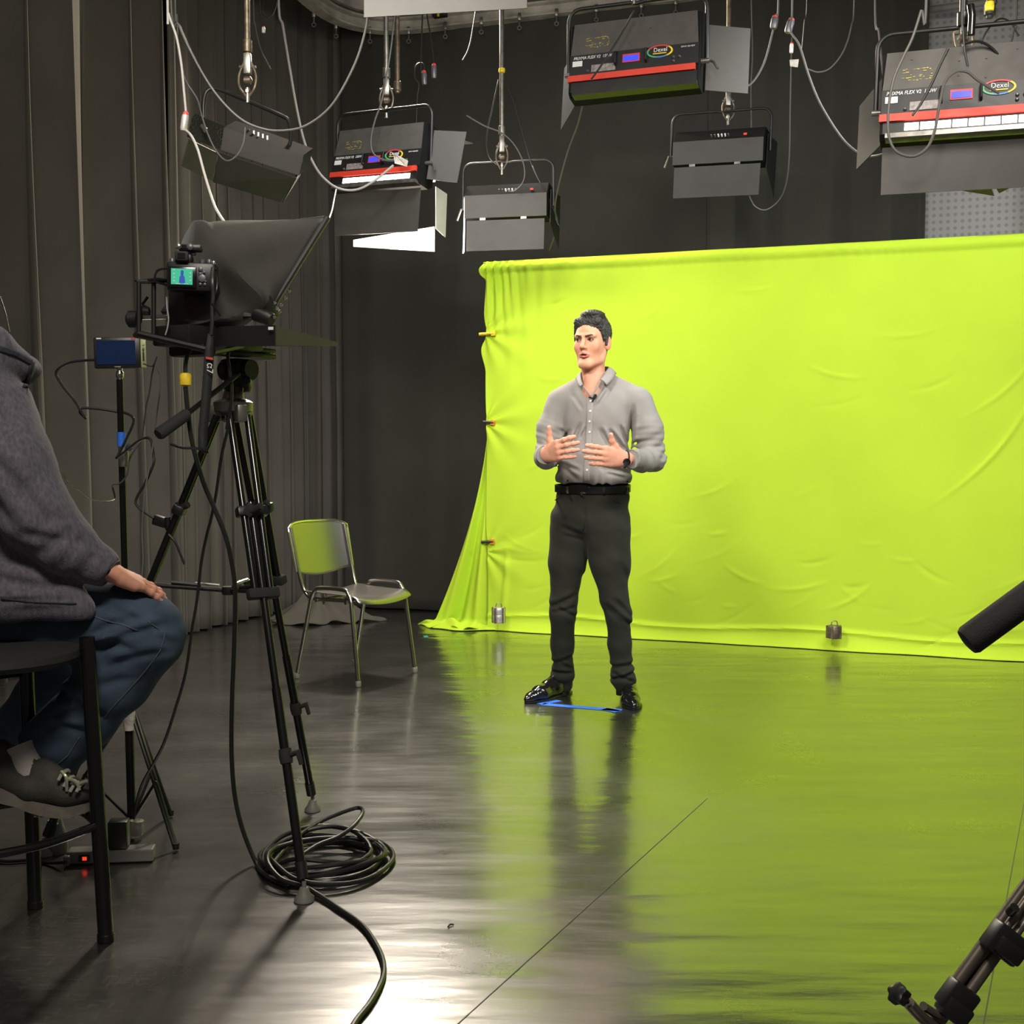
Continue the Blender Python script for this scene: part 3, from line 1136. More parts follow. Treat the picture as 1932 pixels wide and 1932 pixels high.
# ------------------------------------------------------------------ head: centre at origin, face towards -y
def make_head(h=0.0021, skin=(.76, .38, .24)):
    f = Field((-.10, -.135, -.30), (.10, .125, .135), h)
    f.ell((0, .018, .030), (.0745, .095, .086), None, .0)
    f.ell((0, -.030, -.030), (.0635, .060, .084), None, .03)
    f.ell((0, -.038, .030), (.060, .052, .050), None, .02)
    for s in (-1, 1):
        f.cone((s * .054, .014, -.040), (s * .047, -.008, -.076), .014, .014, .02)
        f.cone((s * .047, -.008, -.076), (s * .018, -.072, -.104), .016, .015, .02)
        f.ell((s * .041, -.062, -.024), (.020, .018, .022), None, .02)
        f.cone((s * .012, -.091, .018), (s * .046, -.078, .019), .0095, .0085, .012)
    f.ell((0, -.076, -.100), (.022, .018, .016), None, .02)
    for s in (-1, 1):
        f.ell((s * .031, -.099, .001), (.0155, .014, .0105), None, .010, 'sub')
    # nose
    f.cone((0, -.090, .012), (0, -.108, -.028), .0075, .0105, .009)
    f.ell((0, -.112, -.031), (.0100, .0105, .0090), None, .006)
    for s in (-1, 1):
        f.ell((s * .0115, -.101, -.034), (.0075, .0085, .0070), None, .005)
        f.ell((s * .0065, -.109, -.0405), (.0035, .0045, .0030), None, .002, 'sub')
    f.cone((0, -.096, -.044), (0, -.095, -.052), .006, .006, .006)
    # mouth, parted
    f.cone((-.023, -.086, -.0615), (0, -.0955, -.0575), .0038, .0048, .005)
    f.cone((.023, -.086, -.0615), (0, -.0955, -.0575), .0038, .0048, .005)
    f.cone((-.020, -.086, -.0690), (0, -.0940, -.0715), .0042, .0056, .005)
    f.cone((.020, -.086, -.0690), (0, -.0940, -.0715), .0042, .0056, .005)
    f.cone((-.019, -.097, -.0645), (.019, -.097, -.0645), .0022, .0022, .002, 'sub')
    f.ell((0, -.102, -.0648), (.017, .012, .0026), None, .002, 'sub')
    f.ell((0, -.094, -.086), (.016, .008, .005), None, .008, 'sub')
    # ears
    for s in (-1, 1):
        Re = np.array(Rz(s * -.35))
        f.ell((s * .077, .014, -.004), (.0085, .020, .031), Re, .006)
        f.ell((s * .0850, .008, .002), (.0055, .0105, .0175), Re, .004, 'sub')
    # neck with its muscles and throat
    f.cone((0, .020, -.070), (0, .032, -.24), .053, .058, .02)
    for s in (-1, 1):
        f.cone((s * .048, .02, -.06), (s * .016, -.022, -.20), .012, .011, .018)
    f.ell((0, -.026, -.150), (.009, .009, .014), None, .012)
    pos, faces = f.mesh()
    pos = relax(pos, faces, 1, .35)
    col = np.tile(np.array(skin, float), (len(pos), 1))

    def tint(c, r, rgb, amt):
        nonlocal col
        d2 = sum(((pos[:, i] - c[i]) / r[i]) ** 2 for i in range(3))
        w = (amt * np.exp(-d2))[:, None]
        col = col * (1 - w) + w * np.array(rgb)
    for s in (-1, 1):
        tint((s * .047, -.060, -.032), (.022, .03, .022), (.70, .20, .15), .55)
        tint((s * .080, .01, 0), (.012, .02, .03), (.68, .24, .17), .5)
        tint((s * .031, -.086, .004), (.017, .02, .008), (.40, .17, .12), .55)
    tint((0, -.112, -.033), (.013, .015, .012), (.68, .25, .18), .45)
    tint((0, -.08, -.100), (.045, .05, .018), (.50, .27, .19), .35)
    d2 = (pos[:, 0] / .0265) ** 2 + ((pos[:, 2] + .0655) / .0115) ** 2
    lips = ((d2 < 1) & (pos[:, 1] < -.086))[:, None]
    col = np.where(lips, np.array((.58, .19, .15)), col)
    mouth = ((np.abs(pos[:, 0]) < .0165) & (np.abs(pos[:, 2] + .065) < .0034) & (pos[:, 1] < -.08))[:, None]
    col = np.where(mouth, np.array((.10, .02, .02)), col)
    return pos, faces, col
# ================================================================== the man on his mark
M['skin'] = mat('warm_skin', (.6, .3, .2), 0.6, spec=0.25, attr='tone', var=0.05, vscale=40)
M['hair'] = mat('dark_greying_hair', (.033, .034, .029), 0.55, var=0.55, vscale=60, bump=0.5, bscale=120)
M['brow'] = mat('brown_eyebrow_hair', (.12, .055, .035), 0.8)
M['eye_white'] = mat('eye_white', (.42, .33, .29), 0.25)
M['iris'] = mat('dark_brown_iris', (.03, .014, .009), 0.15)
M['shirt'] = mat('grey_oxford_shirt_cloth', (.27, .26, .245), 0.85, spec=.2, bump=.12, bscale=500, var=.05, vscale=9, sheen=.1)
M['shirt_trim'] = mat('grey_shirt_placket', (.30, .29, .28), 0.85, spec=.2, bump=.15, bscale=400)
M['trousers'] = mat('dark_grey_denim', (.022, .024, .018), 0.85, spec=.25, bump=.12, bscale=400, var=.15, vscale=7, sheen=.04)
M['shoe'] = mat('polished_black_leather', (.008, .008, .008), 0.14, spec=.7, coat=.5)
M['belt'] = mat('black_leather_belt', (.009, .009, .008), 0.3)
M['button'] = mat('pearl_button', (.75, .74, .72), .3)

MY = 5.80
yaw = math.radians(18)
fdir = Vector((-math.sin(yaw), -math.cos(yaw), 0))
ldir = Vector((math.cos(yaw), -math.sin(yaw), 0))
RB = Matrix((ldir, -fdir, Vector((0, 0, 1)))).transposed()
man = thing('person', 'standing man in grey shirt, black jeans and black shoes gesturing with both hands', 'person', (W(1108, 1300, MY).x, MY, 0))


def mp(px, py, dy=0.0):
    return np.array(W(px, py, MY + dy))


# ---- the body under the clothes, head and hands, one mesh
hy = math.radians(28)
RH = Rz(-hy) @ Rx(math.radians(-3))
head_c = W(1117, 646, MY - .02)
hp, hf, hc = make_head()
HS = np.array((1.0, 1.0, 1.09))
hp = hp * HS
hp = xform(hp, RH, head_c)
bf = Field((-.05, 5.2, 0.03), (.95, 6.15, 1.62), 0.009)
sh_r, el_r, wr_r = mp(1056, 760, .08), mp(1031, 862, .05), mp(1031, 859, -.19)
sh_l, el_l, wr_l = mp(1206, 760, -.06), mp(1232, 866, -.09), mp(1183, 866, -.33)
bf.cone(mp(1122, 712, .02), mp(1124, 740, .02), .055, .06, .03)
bf.cone(sh_r, sh_l, .05, .05, .04)
bf.cone(mp(1127, 780, .02), mp(1120, 900, .02), .095, .10, .05)
bf.cone(mp(1100, 800, .03), mp(1150, 800, .0), .075, .075, .05)
bf.chain([sh_r, el_r, wr_r], [.034, .028, .025], .02)
bf.chain([sh_l, el_l, wr_l], [.034, .028, .026], .02)
bf.cone(mp(1098, 950, .03), mp(1132, 950, .0), .08, .08, .03)
bf.cone(mp(1121, 712, -.02), mp(1119, 744, -.045), .050, .054, .03)
bf.chain([mp(1084, 990, .05), mp(1063, 1140, .02), mp(1062, 1262, .12), mp(1062, 1296, .12)], [.06, .04, .033, .03], .03)
bf.chain([mp(1146, 990, -.03), mp(1165, 1150, -.05), mp(1174, 1255, -.02), mp(1178, 1300, -.04)], [.06, .04, .033, .03], .03)
bp_, bff = bf.mesh()
bc = np.tile(np.array((.62, .31, .21)), (len(bp_), 1))
curlR = [(.28, .36, .25), (.34, .40, .28), (.40, .44, .3), (.46, .48, .32)]
curlL = [(.22, .34, .25), (.26, .38, .28), (.32, .42, .3), (.38, .45, .32)]
thR = [(.018, .022, -.004), (.038, .056, -.004), (.046, .084, -.002), (.058, .108, .002)]
rp, rf, rc = make_hand(curlR, .75, thR, scale=1.04, wrist_len=.008)
XR = Vector((.55, -.80, .20))
FR = frame(XR, (-.10, 0, 1))
if (FR @ Vector((0, 0, 1))).y > 0:
    FR = FR @ Matrix.Diagonal((1, 1, -1))
rp = xform(rp, FR, mp(1031, 857, -.225))
thL = [(.018, .022, -.004), (.046, .050, -.004), (.066, .070, -.002), (.078, .096, .004)]
lp_, lf, lc = make_hand(curlL, .45, thL, scale=1.04, wrist_len=.02)
XL = Vector((-.90, -.40, .12))
yL = Vector((.05, 0, 1))
yL = (yL - XL.normalized() * yL.dot(XL.normalized())).normalized()
xL = XL.normalized()
zL = xL.cross(yL)
if zL.y > 0:
    zL = -zL
FL = Matrix((xL, yL, zL)).transposed()
lp_ = xform(lp_, FL, mp(1177, 866, -.345))
if FL.determinant() < 0:
    lf = lf[:, ::-1]
if FR.determinant() < 0:
    rf = rf[:, ::-1]
P_, F_, C_ = join_parts([(hp, hf, hc), (bp_, bff, bc), (rp, rf, rc), (lp_, lf, lc)])
mesh_object('body', P_, F_, M['skin'], man, C_)

# ---- eyes, brows
H4 = Matrix.Translation(head_c) @ RH.to_4x4() @ Matrix.Diagonal((1, 1, 1.09, 1))


def hl(x, y, z):
    return H4 @ Vector((x, y, z))


for s in (-1, 1):
    e = MB()
    e.lathe([(.0003, -.0115), (.006, -.0098), (.0098, -.006), (.0115, 0), (.0098, .006), (.006, .0098), (.0003, .0115)], hl(s * .031, -.0790, .0012), RH, 16)
    eo = e.build('eye', M['eye_white'], man)
    e = MB()
    q = hl(s * .031 - .0018, -.0903, .0012)
    e.lathe([(.0054, -.0006), (.0054, .0006), (.001, .0012)], q, RH @ Rx(PI / 2), 14)
    e.build('iris', M['iris'], eo)
    e = MB()
    pts = spline([hl(s * (.031 + .0155), -.0825, -.0005), hl(s * (.031 + .006), -.0915, .0078), hl(s * (.031 - .006), -.0925, .0070), hl(s * (.031 - .0145), -.0885, -.0005)], 5)
    e.tube(pts, [.0010] + [.0019] * (len(pts) - 2) + [.0010], 8)
    e.build('eyelid', M['brow'], man)
    e = MB()
    pts = spline([hl(s * .010, -.1005, .0135), hl(s * .024, -.0990, .0175), hl(s * .039, -.0905, .0205), hl(s * .052, -.0745, .0145)], 5)
    n = len(pts)
    e.tube(pts, [.0042 * (1 - .6 * (i / n)) for i in range(n)], 8)
    e.build('eyebrow', M['brow'], man)

# ---- hair
hfld = Field((-.11, -.13, -.13), (.11, .13, .155), .0022)
hfld.ell((0, .020, .040), (.0815, .103, .092), None, 0)
hfld.cone((-.050, -.056, .082), (.050, -.056, .082), .020, .020, .02)
for s in (-1, 1):
    hfld.cone((s * .060, -.045, .06), (s * .073, -.022, .005), .014, .010, .01)
hfld.ell((.010, -.018, .118), (.055, .062, .022), None, .02)
hfld.cone((-.070, .006, .02), (-.074, -.002, -.016), .012, .008, .008)
hfld.cone((.070, .006, .02), (.074, -.002, -.016), .012, .008, .008)
hfld.cone((0, .080, -.02), (0, .068, -.105), .045, .032, .02)
# clear the face, keep the hairline
hfld.ell((0, -.108, .000), (.066, .064, .074), None, .004, 'sub')
hfld.cone((-.078, -.030, -.07), (-.078, .030, -.055), .030, .030, .004, 'sub')
hfld.cone((.078, -.030, -.07), (.078, .030, -.055), .030, .030, .004, 'sub')
hfld.ell((0, -.03, -.085), (.082, .075, .075), None, .004, 'sub')


def curls(X, Y, Z):
    w = np.clip((Z - .0) / .05, 0.15, 1)
    a = np.sin(X * 210 + 2.2 * np.sin(Y * 95) + 1.5 * np.sin(Z * 120)) * np.sin(Y * 170 + 2 * np.sin(Z * 110 + X * 60))
    b = np.sin(X * 420 + 2 * np.sin(Z * 260)) * np.sin(Y * 380 + Z * 300)
    return w * (-.0032 * np.abs(a) - .0012 * b) + .0012


hfld.warp(curls)
hp2, hf2 = hfld.mesh()
mesh_object('hair', xform(hp2 * np.array((1, 1, 1.03)), RH, head_c + Vector((0, 0, .004))), hf2, M['hair'], man)

# ---- shirt
sf = Field((-.08, 5.3, .93), (.95, 6.1, 1.66), .0048)
RBn = np.array(RB)
dl = np.array(ldir)
df = np.array(fdir)
sf.ell(mp(1130, 790, .0), (.172, .120, .19), RBn, 0)
sf.cone(mp(1070, 757, .06), mp(1195, 757, -.04), .060, .060, .05)
sf.cone(mp(1121, 716, .02), mp(1078, 742, .05), .056, .050, .04)
sf.cone(mp(1123, 716, .01), mp(1184, 742, -.02), .056, .050, .04)
sf.ell(mp(1121, 862, .0), (.178, .128, .15), RBn, .05)
sf.ell(mp(1121, 900, .0), (.187, .130, .085), RBn, .03)
sf.chain([sh_r, mp(1038, 810, .07), el_r], [.066, .060, .056], .035)
sf.chain([el_r, mp(1030, 863, -.10), mp(1028, 859, -.21)], [.054, .052, .043], .02)
sf.chain([sh_l, mp(1224, 812, -.08), el_l], [.068, .064, .060], .035)
sf.chain([el_l, mp(1212, 870, -.22), mp(1194, 866, -.31)], [.056, .050, .042], .02)
# open the cuffs and the bottom, neck opening
cr = (np.array(wr_r) - np.array(mp(1030, 863, -.10)))
cr /= np.linalg.norm(cr)
pc = mp(1029, 859, -.215)
sf.cut(pc, cr, lo=pc - .08, hi=pc + .08)
cl_ = (np.array(wr_l) - np.array(mp(1212, 870, -.22)))
cl_ /= np.linalg.norm(cl_)
pcl = mp(1192, 866, -.315)
sf.cut(pcl, cl_, lo=pcl - .075, hi=pcl + .075)
sf.cut(mp(1120, 912, 0), (0, 0, -1))
sf.cone(mp(1121, 700, .02), mp(1121, 708, .02), .066, .062, 0, 'sub')
vA, vB = mp(1115, 745, -.135), mp(1120, 708, -.09)
sf.cone(vA, vB, .006, .044, .0, 'sub')
sf.cone(mp(1116, 742, -.17), mp(1119, 716, -.15), .004, .038, .0, 'sub')
sf.cone(mp(1117, 736, -.10), mp(1120, 712, -.09), .004, .038, .0, 'sub')


def near_line(X, Y, Z, a, b):
    a, b = np.array(a), np.array(b)
    ba = b - a
    t = ((X - a[0]) * ba[0] + (Y - a[1]) * ba[1] + (Z - a[2]) * ba[2]) / (ba @ ba)
    h = np.clip(t, 0, 1)
    d = np.sqrt((X - a[0] - ba[0] * h) ** 2 + (Y - a[1] - ba[1] * h) ** 2 + (Z - a[2] - ba[2] * h) ** 2)
    return t, d


def shirt_folds(X, Y, Z):
    out = 0
    rr = random.Random(12)
    # sleeve rings, bunched at the elbow crook
    for a, b, n, amp, ph in ((sh_r, el_r, 5, .0045, 0), (sh_l, el_l, 5, .0062, 1.2)):
        t, d = near_line(X, Y, Z, a, b)
        w = np.exp(-(d / .075) ** 4) * np.clip((t - .28) / .3, 0, 1) * np.clip((1.25 - t) / .2, 0, 1)
        out = out + amp * w * np.sin(2 * PI * (n * t + 4.5 * (X - a[0]) + 6 * (Y - a[1])) + ph)
        out = out + amp * .5 * w * np.sin(2 * PI * (2 * n * t - 7 * (X - a[0])) + 2 + ph)
    for a, b, n, amp in ((el_r, wr_r, 3, .003), (el_l, wr_l, 3.5, .004)):
        t, d = near_line(X, Y, Z, a, b)
        w = np.exp(-(d / .065) ** 4) * np.clip((t + .1) / .2, 0, 1) * np.clip((.8 - t) / .3, 0, 1)
        out = out + amp * w * np.sin(2 * PI * (n * t + 5 * Z) + 1)
    # drags over the front, running down and inwards from the chest
    for (x0, y0, x1, y1, wd, amp) in ((1078, 808, 1060, 848, .010, .010), (1098, 796, 1080, 838, .009, .008), (1110, 800, 1098, 826, .008, .005),
                                      (1132, 806, 1150, 842, .010, .009), (1148, 808, 1180, 850, .010, .010), (1170, 800, 1186, 836, .008, .007),
                                      (1126, 770, 1150, 735, .010, .006), (1102, 775, 1085, 745, .009, .004), (1196, 760, 1190, 850, .010, .010),
                                      (1128, 880, 1190, 893, .012, .008), (1062, 880, 1090, 905, .010, .005), (1140, 892, 1180, 902, .008, .006), (1052, 872, 1090, 888, .01, .006)):
        A, B = W(x0, y0, MY - .13), W(x1, y1, MY - .13)
        u = Vector((B.x - A.x, 0, B.z - A.z))
        L = u.length
        u.normalize()
        s_ = (X - A.x) * u.x + (Z - A.z) * u.z
        v_ = -(X - A.x) * u.z + (Z - A.z) * u.x
        amp = amp * 1.0
        wgt = np.exp(-(v_ / wd) ** 2) * np.clip(s_ / L / .25, 0, 1) * np.clip((1.15 - s_ / L) / .3, 0, 1) * (Y < MY + .05) * np.exp(-np.clip((MY - .20 - Y) / .02, 0, 9))
        out = out + 1.6 * amp * wgt
        out = out - amp * .9 * np.exp(-((v_ - wd * 1.7) / wd) ** 2) * np.clip(s_ / L / .25, 0, 1) * np.clip((1.15 - s_ / L) / .3, 0, 1) * (Y < MY + .05)
    zb = W(1120, 912, MY).z
    out = out + .004 * np.exp(-((Z - zb) / .05) ** 2) * np.sin(X * 85 + 3 * np.sin(X * 30)) + .0015 * np.sin(X * 60 + Z * 22) * np.sin(Z * 35 + Y * 20)
    return out


sf.warp(shirt_folds)
sp_, sff = sf.mesh()
sp_ = relax(sp_, sff, 1, .4)
shirt = mesh_object('shirt', sp_, sff, M['shirt'], man)
sbvh = bvh_of(sp_, sff)


def strip_on(bvh, px_pts, width_px, lift, name, material, parent, th=.0025, fallback=5.6, n=24):
    """cloth strip laid on a surface; px_pts: centre line"""
    path = []
    k = len(px_pts) - 1
    for i in range(n + 1):
        t = i / n * k
        a = min(int(t), k - 1)
        t -= a
        path.append((px_pts[a][0] * (1 - t) + px_pts[a + 1][0] * t, px_pts[a][1] * (1 - t) + px_pts[a + 1][1] * t))
    rows = []
    for i, (x, y) in enumerate(path):
        x0, y0 = path[max(i - 1, 0)]
        x1, y1 = path[min(i + 1, n)]
        dx, dy = x1 - x0, y1 - y0
        L = math.hypot(dx, dy) or 1
        nx, ny = -dy / L, dx / L
        w = width_px / 2
        rows.append([onto(bvh, x + nx * w * q, y + ny * w * q, lift, fallback)[0] for q in (-1, -.34, .34, 1)])
    mb = MB()
    vs = [p for r in rows for p in r]
    mb.add(vs, [(i * 4 + j, i * 4 + j + 1, (i + 1) * 4 + j + 1, (i + 1) * 4 + j) for i in range(n) for j in range(3)])
    return mb.build(name, material, parent, solid=th)


strip_on(sbvh, [(1113, 744), (1113, 770), (1112, 800), (1110, 840), (1107, 880), (1106, 910)], 12, .0015, 'placket', M['shirt_trim'], man)
for (x, y) in [(1108, 740), (1115, 757), (1114, 776), (1113, 795), (1112, 815), (1108, 887)]:
    p, n = onto(sbvh, x, y, .004)
    b = MB()
    b.lathe([(.0052, 0), (.0052, .0018), (.0035, .0022)], p, zframe(n), 12)
    b.build('button', M['button'], man)


# collar: a stand and two leaves
def collar_leaf(pts_in, pts_out):
    mb = MB()
    n = 10
    A = spline(pts_in, n)
    B = spline(pts_out, n)
    m_ = min(len(A), len(B))
    vs = []
    for i in range(m_):
        for q in range(5):
            t = q / 4
            p = A[i].lerp(B[i], t)
            p = p + Vector((0, 0, .006 * math.sin(PI * t)))
            vs.append(p)
    mb.add(vs, [(i * 5 + j, i * 5 + j + 1, (i + 1) * 5 + j + 1, (i + 1) * 5 + j) for i in range(m_ - 1) for j in range(4)])
    mb.build('collar', M['shirt_trim'], man, solid=.003)


collar_leaf([W(1100, 728, MY - .105), W(1096, 712, MY - .07), W(1099, 700, MY), W(1118, 695, MY + .075)],
            [W(1095, 729, MY - .125), W(1090, 724, MY - .10), W(1088, 712, MY), W(1118, 709, MY + .10)])
collar_leaf([W(1132, 716, MY - .12), W(1142, 702, MY - .07), W(1147, 692, MY), W(1122, 694, MY + .075)],
            [W(1145, 727, MY - .135), W(1158, 712, MY - .09), W(1160, 703, MY), W(1124, 709, MY + .10)])
# open front edges of the shirt below the collar
for pts in ([(1101, 729), (1106, 737), (1113, 746)], [(1133, 718), (1126, 732), (1116, 747)]):
    e = MB()
    e.tube(spline([W(x, y, MY - .125 - .012 * i) for i, (x, y) in enumerate(pts)], 5), .0045, 8, flat=.5)
    e.build('collar_edge', M['shirt_trim'], man)
# cuffs
for c_, d_, r_ in ((mp(1029, 859, -.195), cr, .042), (mp(1195, 866.5, -.300), cl_, .040)):
    R = zframe(Vector(d_))
    mb = MB()
    mb.lathe([(r_ * 1.04, -.03), (r_ * 1.07, -.012), (r_ * 1.07, .016), (r_ * 1.02, .020), (r_ * .93, .016), (r_ * .93, -.028)], Vector(c_), R, 28)
    mb.build('cuff', M['shirt_trim'], man)

# ---- trousers
tf = Field((.0, 5.45, .0), (.85, 6.2, 1.12), .0052)
tf.ell(mp(1118, 938, .01), (.178, .120, .12), RBn, 0)
tf.ell(mp(1113, 975, .02), (.192, .128, .11), RBn, .03)
tf.chain([mp(1078, 1000, .05), mp(1070, 1060, .045), mp(1064, 1130, .02), mp(1062, 1155, .02), mp(1061, 1215, .07), mp(1062, 1268, .11), mp(1062, 1292, .12)],
         [.105, .088, .062, .061, .055, .050, .046], .025)
tf.chain([mp(1146, 1000, -.02), mp(1151, 1060, -.03), mp(1159, 1130, -.05), mp(1167, 1160, -.055), mp(1169, 1215, -.04), mp(1175, 1270, -.03), mp(1177, 1290, -.03)],
         [.112, .095, .064, .059, .054, .052, .048], .025)
tf.ell(mp(1176, 1284, -.03), (.060, .055, .028), None, .02)
tf.ell(mp(1061, 1276, .10), (.057, .053, .026), None, .02)
tf.cut(mp(1120, 908, 0), (0, 0, 1))
tf.cut(mp(1062, 1299, .10), (0, 0, -1), lo=mp(1000, 1320, -.3), hi=mp(1110, 1270, .4))
tf.cut(mp(1176, 1299, -.03), (0, 0, -1), lo=mp(1120, 1320, -.4), hi=mp(1240, 1270, .3))


def trouser_folds(X, Y, Z):
    out = 0
    for (x0, y0, x1, y1, wd, amp) in ((1060, 995, 1098, 1012, .012, .007), (1064, 1012, 1100, 1020, .010, .005), (1104, 960, 1105, 1000, .008, .003),
                                      (1040, 1150, 1085, 1128, .012, .009), (1052, 1150, 1086, 1168, .010, .008), (1042, 1160, 1084, 1150, .009, .006),
                                      (1142, 1140, 1190, 1180, .010, .010), (1144, 1148, 1172, 1174, .009, .006), (1160, 1130, 1188, 1162, .010, .006),
                                      (1042, 1264, 1082, 1250, .010, .008), (1044, 1280, 1080, 1282, .008, .010), (1060, 1262, 1082, 1275, .009, .006),
                                      (1155, 1285, 1198, 1272, .008, .011), (1150, 1262, 1196, 1256, .010, .008), (1158, 1272, 1194, 1288, .008, .007),
                                      (1080, 1070, 1120, 1110, .015, .003), (1168, 1060, 1190, 1110, .015, .004)):
        A, B = W(x0, y0, MY - .1), W(x1, y1, MY - .1)
        u = Vector((B.x - A.x, 0, B.z - A.z))
        L = u.length
        u.normalize()
        s_ = (X - A.x) * u.x + (Z - A.z) * u.z
        v_ = -(X - A.x) * u.z + (Z - A.z) * u.x
        e_ = np.clip(s_ / L / .2 + .3, 0, 1) * np.clip((1.2 - s_ / L) / .3, 0, 1)
        out = out + amp * np.exp(-(v_ / wd) ** 2) * e_ - amp * .6 * np.exp(-((v_ - wd * 1.8) / wd) ** 2) * e_
    return out + .0012 * np.sin(X * 50 + Z * 31) * np.sin(Z * 43)


tf.warp(trouser_folds)
tp, tff = tf.mesh()
tp = relax(tp, tff, 1, .4)
trs = mesh_object('trousers', tp, tff, M['trousers'], man)
tbvh = bvh_of(tp, tff)
for pts in ([(1047, 944), (1056, 937), (1060, 922)], [(1172, 950), (1157, 944), (1146, 934), (1143, 924)], [(1104, 935), (1105, 975), (1100, 1000)]):
    strip_on(tbvh, pts, 1.6, .001, 'seam', M['trousers'], trs, .002, n=10)
# belt, loops, buckle
bl = MB()
zc = W(1118, 921, MY).z


def ring_pts(a, z, ex=0.0):
    c = Vector(mp(1118, 921, .01))
    return Vector((c.x, c.y, z)) + ldir * math.cos(a) * (.178 + ex) + (-fdir) * math.sin(a) * (.1215 + ex)


vs = []
nb = 72
for i in range(nb):
    a = 2 * PI * i / nb
    for dz, ex in ((-.017, .002), (-.017, .006), (.017, .006), (.017, .002)):
        vs.append(ring_pts(a, zc + dz - .010 * math.cos(a - .1) * 0 + .006 * math.sin(a), ex))
bl.add(vs, [(i * 4 + j, i * 4 + (j + 1) % 4, ((i + 1) % nb) * 4 + (j + 1) % 4, ((i + 1) % nb) * 4 + j) for i in range(nb) for j in range(4)])
belt = bl.build('belt', M['belt'], man)
bb = bvh_of([tuple(v.co) for v in belt.data.vertices], [tuple(p.vertices) for p in belt.data.polygons])
bk = MB()
loop = [onto(bb, x, y, .006, MY - .13)[0] for x, y in ((1094, 915.5), (1112, 915), (1114, 917))]
loop2 = [onto(bb, x, y, .006, MY - .13)[0] for x, y in ((1094, 915.5), (1094, 931), (1098, 932.5))]
bk.tube(loop, .0028, 8)
bk.tube(loop2, .0032, 8)
p1 = onto(bb, 1112, 920, .006, MY - .13)[0]
p2 = onto(bb, 1119, 918, .006, MY - .13)[0]
bk.tube([p1, p2], .0022, 8)
bk.build('belt_buckle', M['chrome'], belt)
for (x, y) in ((1071, 919), (1139, 922), (1184, 921)):
    strip_on(bb, [(x, y - 13), (x, y + 12)], 4, .004, 'belt_loop', M['trousers'], trs, .003, n=4, fallback=MY - .12)


# ---- shoes
def shoe(heel, toe, tall, parent, side=1):
    heel, toe = Vector(heel), Vector(toe)
    d = (toe - heel)
    L = d.length
    d.normalize()
    n = Vector((-d.y, d.x, 0))

    def q(x, y, z):
        return np.array(heel + d * x * L + n * y + Vector((0, 0, z)))
    lo = np.minimum(np.array(heel), np.array(toe)) - .09
    hi = np.maximum(np.array(heel), np.array(toe)) + .09
    lo[2], hi[2] = .004, .16
    f = Field(lo, hi, .0034)
    f.cone(q(.13, 0, .044), q(.40, 0, .046), .037, .038, .0)
    f.cone(q(.38, 0, .044), q(.72, .004 * side, .034), .040, .042, .02)
    f.cone(q(.72, .004 * side, .030), q(.90, 0, .024), .041, .030, .02, flat=((0, 0, 1), .8))
    f.cone(q(.88, 0, .022), q(1.0, 0, .018), .029, .015, .015)
    f.cone(q(.14, 0, .06), q(.28, 0, .088), .036, .036, .02)
    f.cone(q(.28, 0, .082), q(.52, 0, .060), .036, .032, .02)
    f.cut(q(0, 0, .012), (0, 0, -1))
    p, fc = f.mesh()
    p = relax(p, fc, 1, .4)
    up = mesh_object('shoe', p, fc, M['shoe'], parent)
    sl = MB()
    out = []
    for i in range(40):
        a = 2 * PI * i / 40
        x = .5 + .53 * math.cos(a)
        w = .034 + .014 * math.exp(-((x - .74) / .22) ** 2) - .006 * math.exp(-((x - .38) / .12) ** 2)
        y = w * math.sin(a) * (1.0 if abs(math.sin(a)) > .01 else 0)
        yy = math.copysign(min(abs(y) * 1.25, w), y)
        out.append((x, yy))
    vs = [Vector(q(x, y, z)) for z in (.0015, .012) for x, y in out]
    k = len(out)
    sl.add(vs, [tuple(reversed(range(k))), tuple(range(k, 2 * k))] + [(i, (i + 1) % k, k + (i + 1) % k, k + i) for i in range(k)])
    sl.build('sole', M['black_plastic'], up)
    lc_ = MB()
    for i in range(4):
        x = .42 + .05 * i
        z = .083 - .008 * i
        lc_.tube(spline([q(x, -.016, z - .004), q(x + .01, 0, z + .003), q(x, .016, z - .004)], 4), .0022, 6)
    lc_.build('laces', M['black_plastic'], up)


shoe(G(1076, 1307), G(994, 1327), 1, man, 1)
hl_ = G(1180, 1315)
shoe(hl_, hl_ + Vector((.012, -.295, 0)), 1, man, -1)

for a_, b_ in ((mp(1062, 1285, .12), mp(1062, 1306, .13)), (mp(1177, 1285, -.03), mp(1178, 1310, -.03))):
    sk = MB()
    sk.tube([a_, b_], .040, 16)
    sk.build('sock', M['belt'], man)

# ---- wristwatch
wc = Vector(mp(1179.5, 866, -.340)) - xL * .004
ax = (Vector(mp(1177, 866, -.345)) - Vector(mp(1186, 866, -.335))).normalized()
R = frame(xL, (0, 0, 1))
wt = MB()
ringp = [wc + R @ Vector((0, .0335 * math.cos(a), .0265 * math.sin(a))) for a in [2 * PI * i / 32 for i in range(32)]]
wt.tube(ringp, .009, 8, closed=True, flat=.3)
watch = wt.build('wristwatch', M['rubber'], man)
wt = MB()
fc = wc + Vector((.0, -.024, -.014))
wt.lathe([(.018, -.005), (.0195, 0), (.018, .005), (.010, .006)], fc, zframe((.1, -.8, -.45)), 24)
wt.build('watch_face', M['black_gloss'], watch)

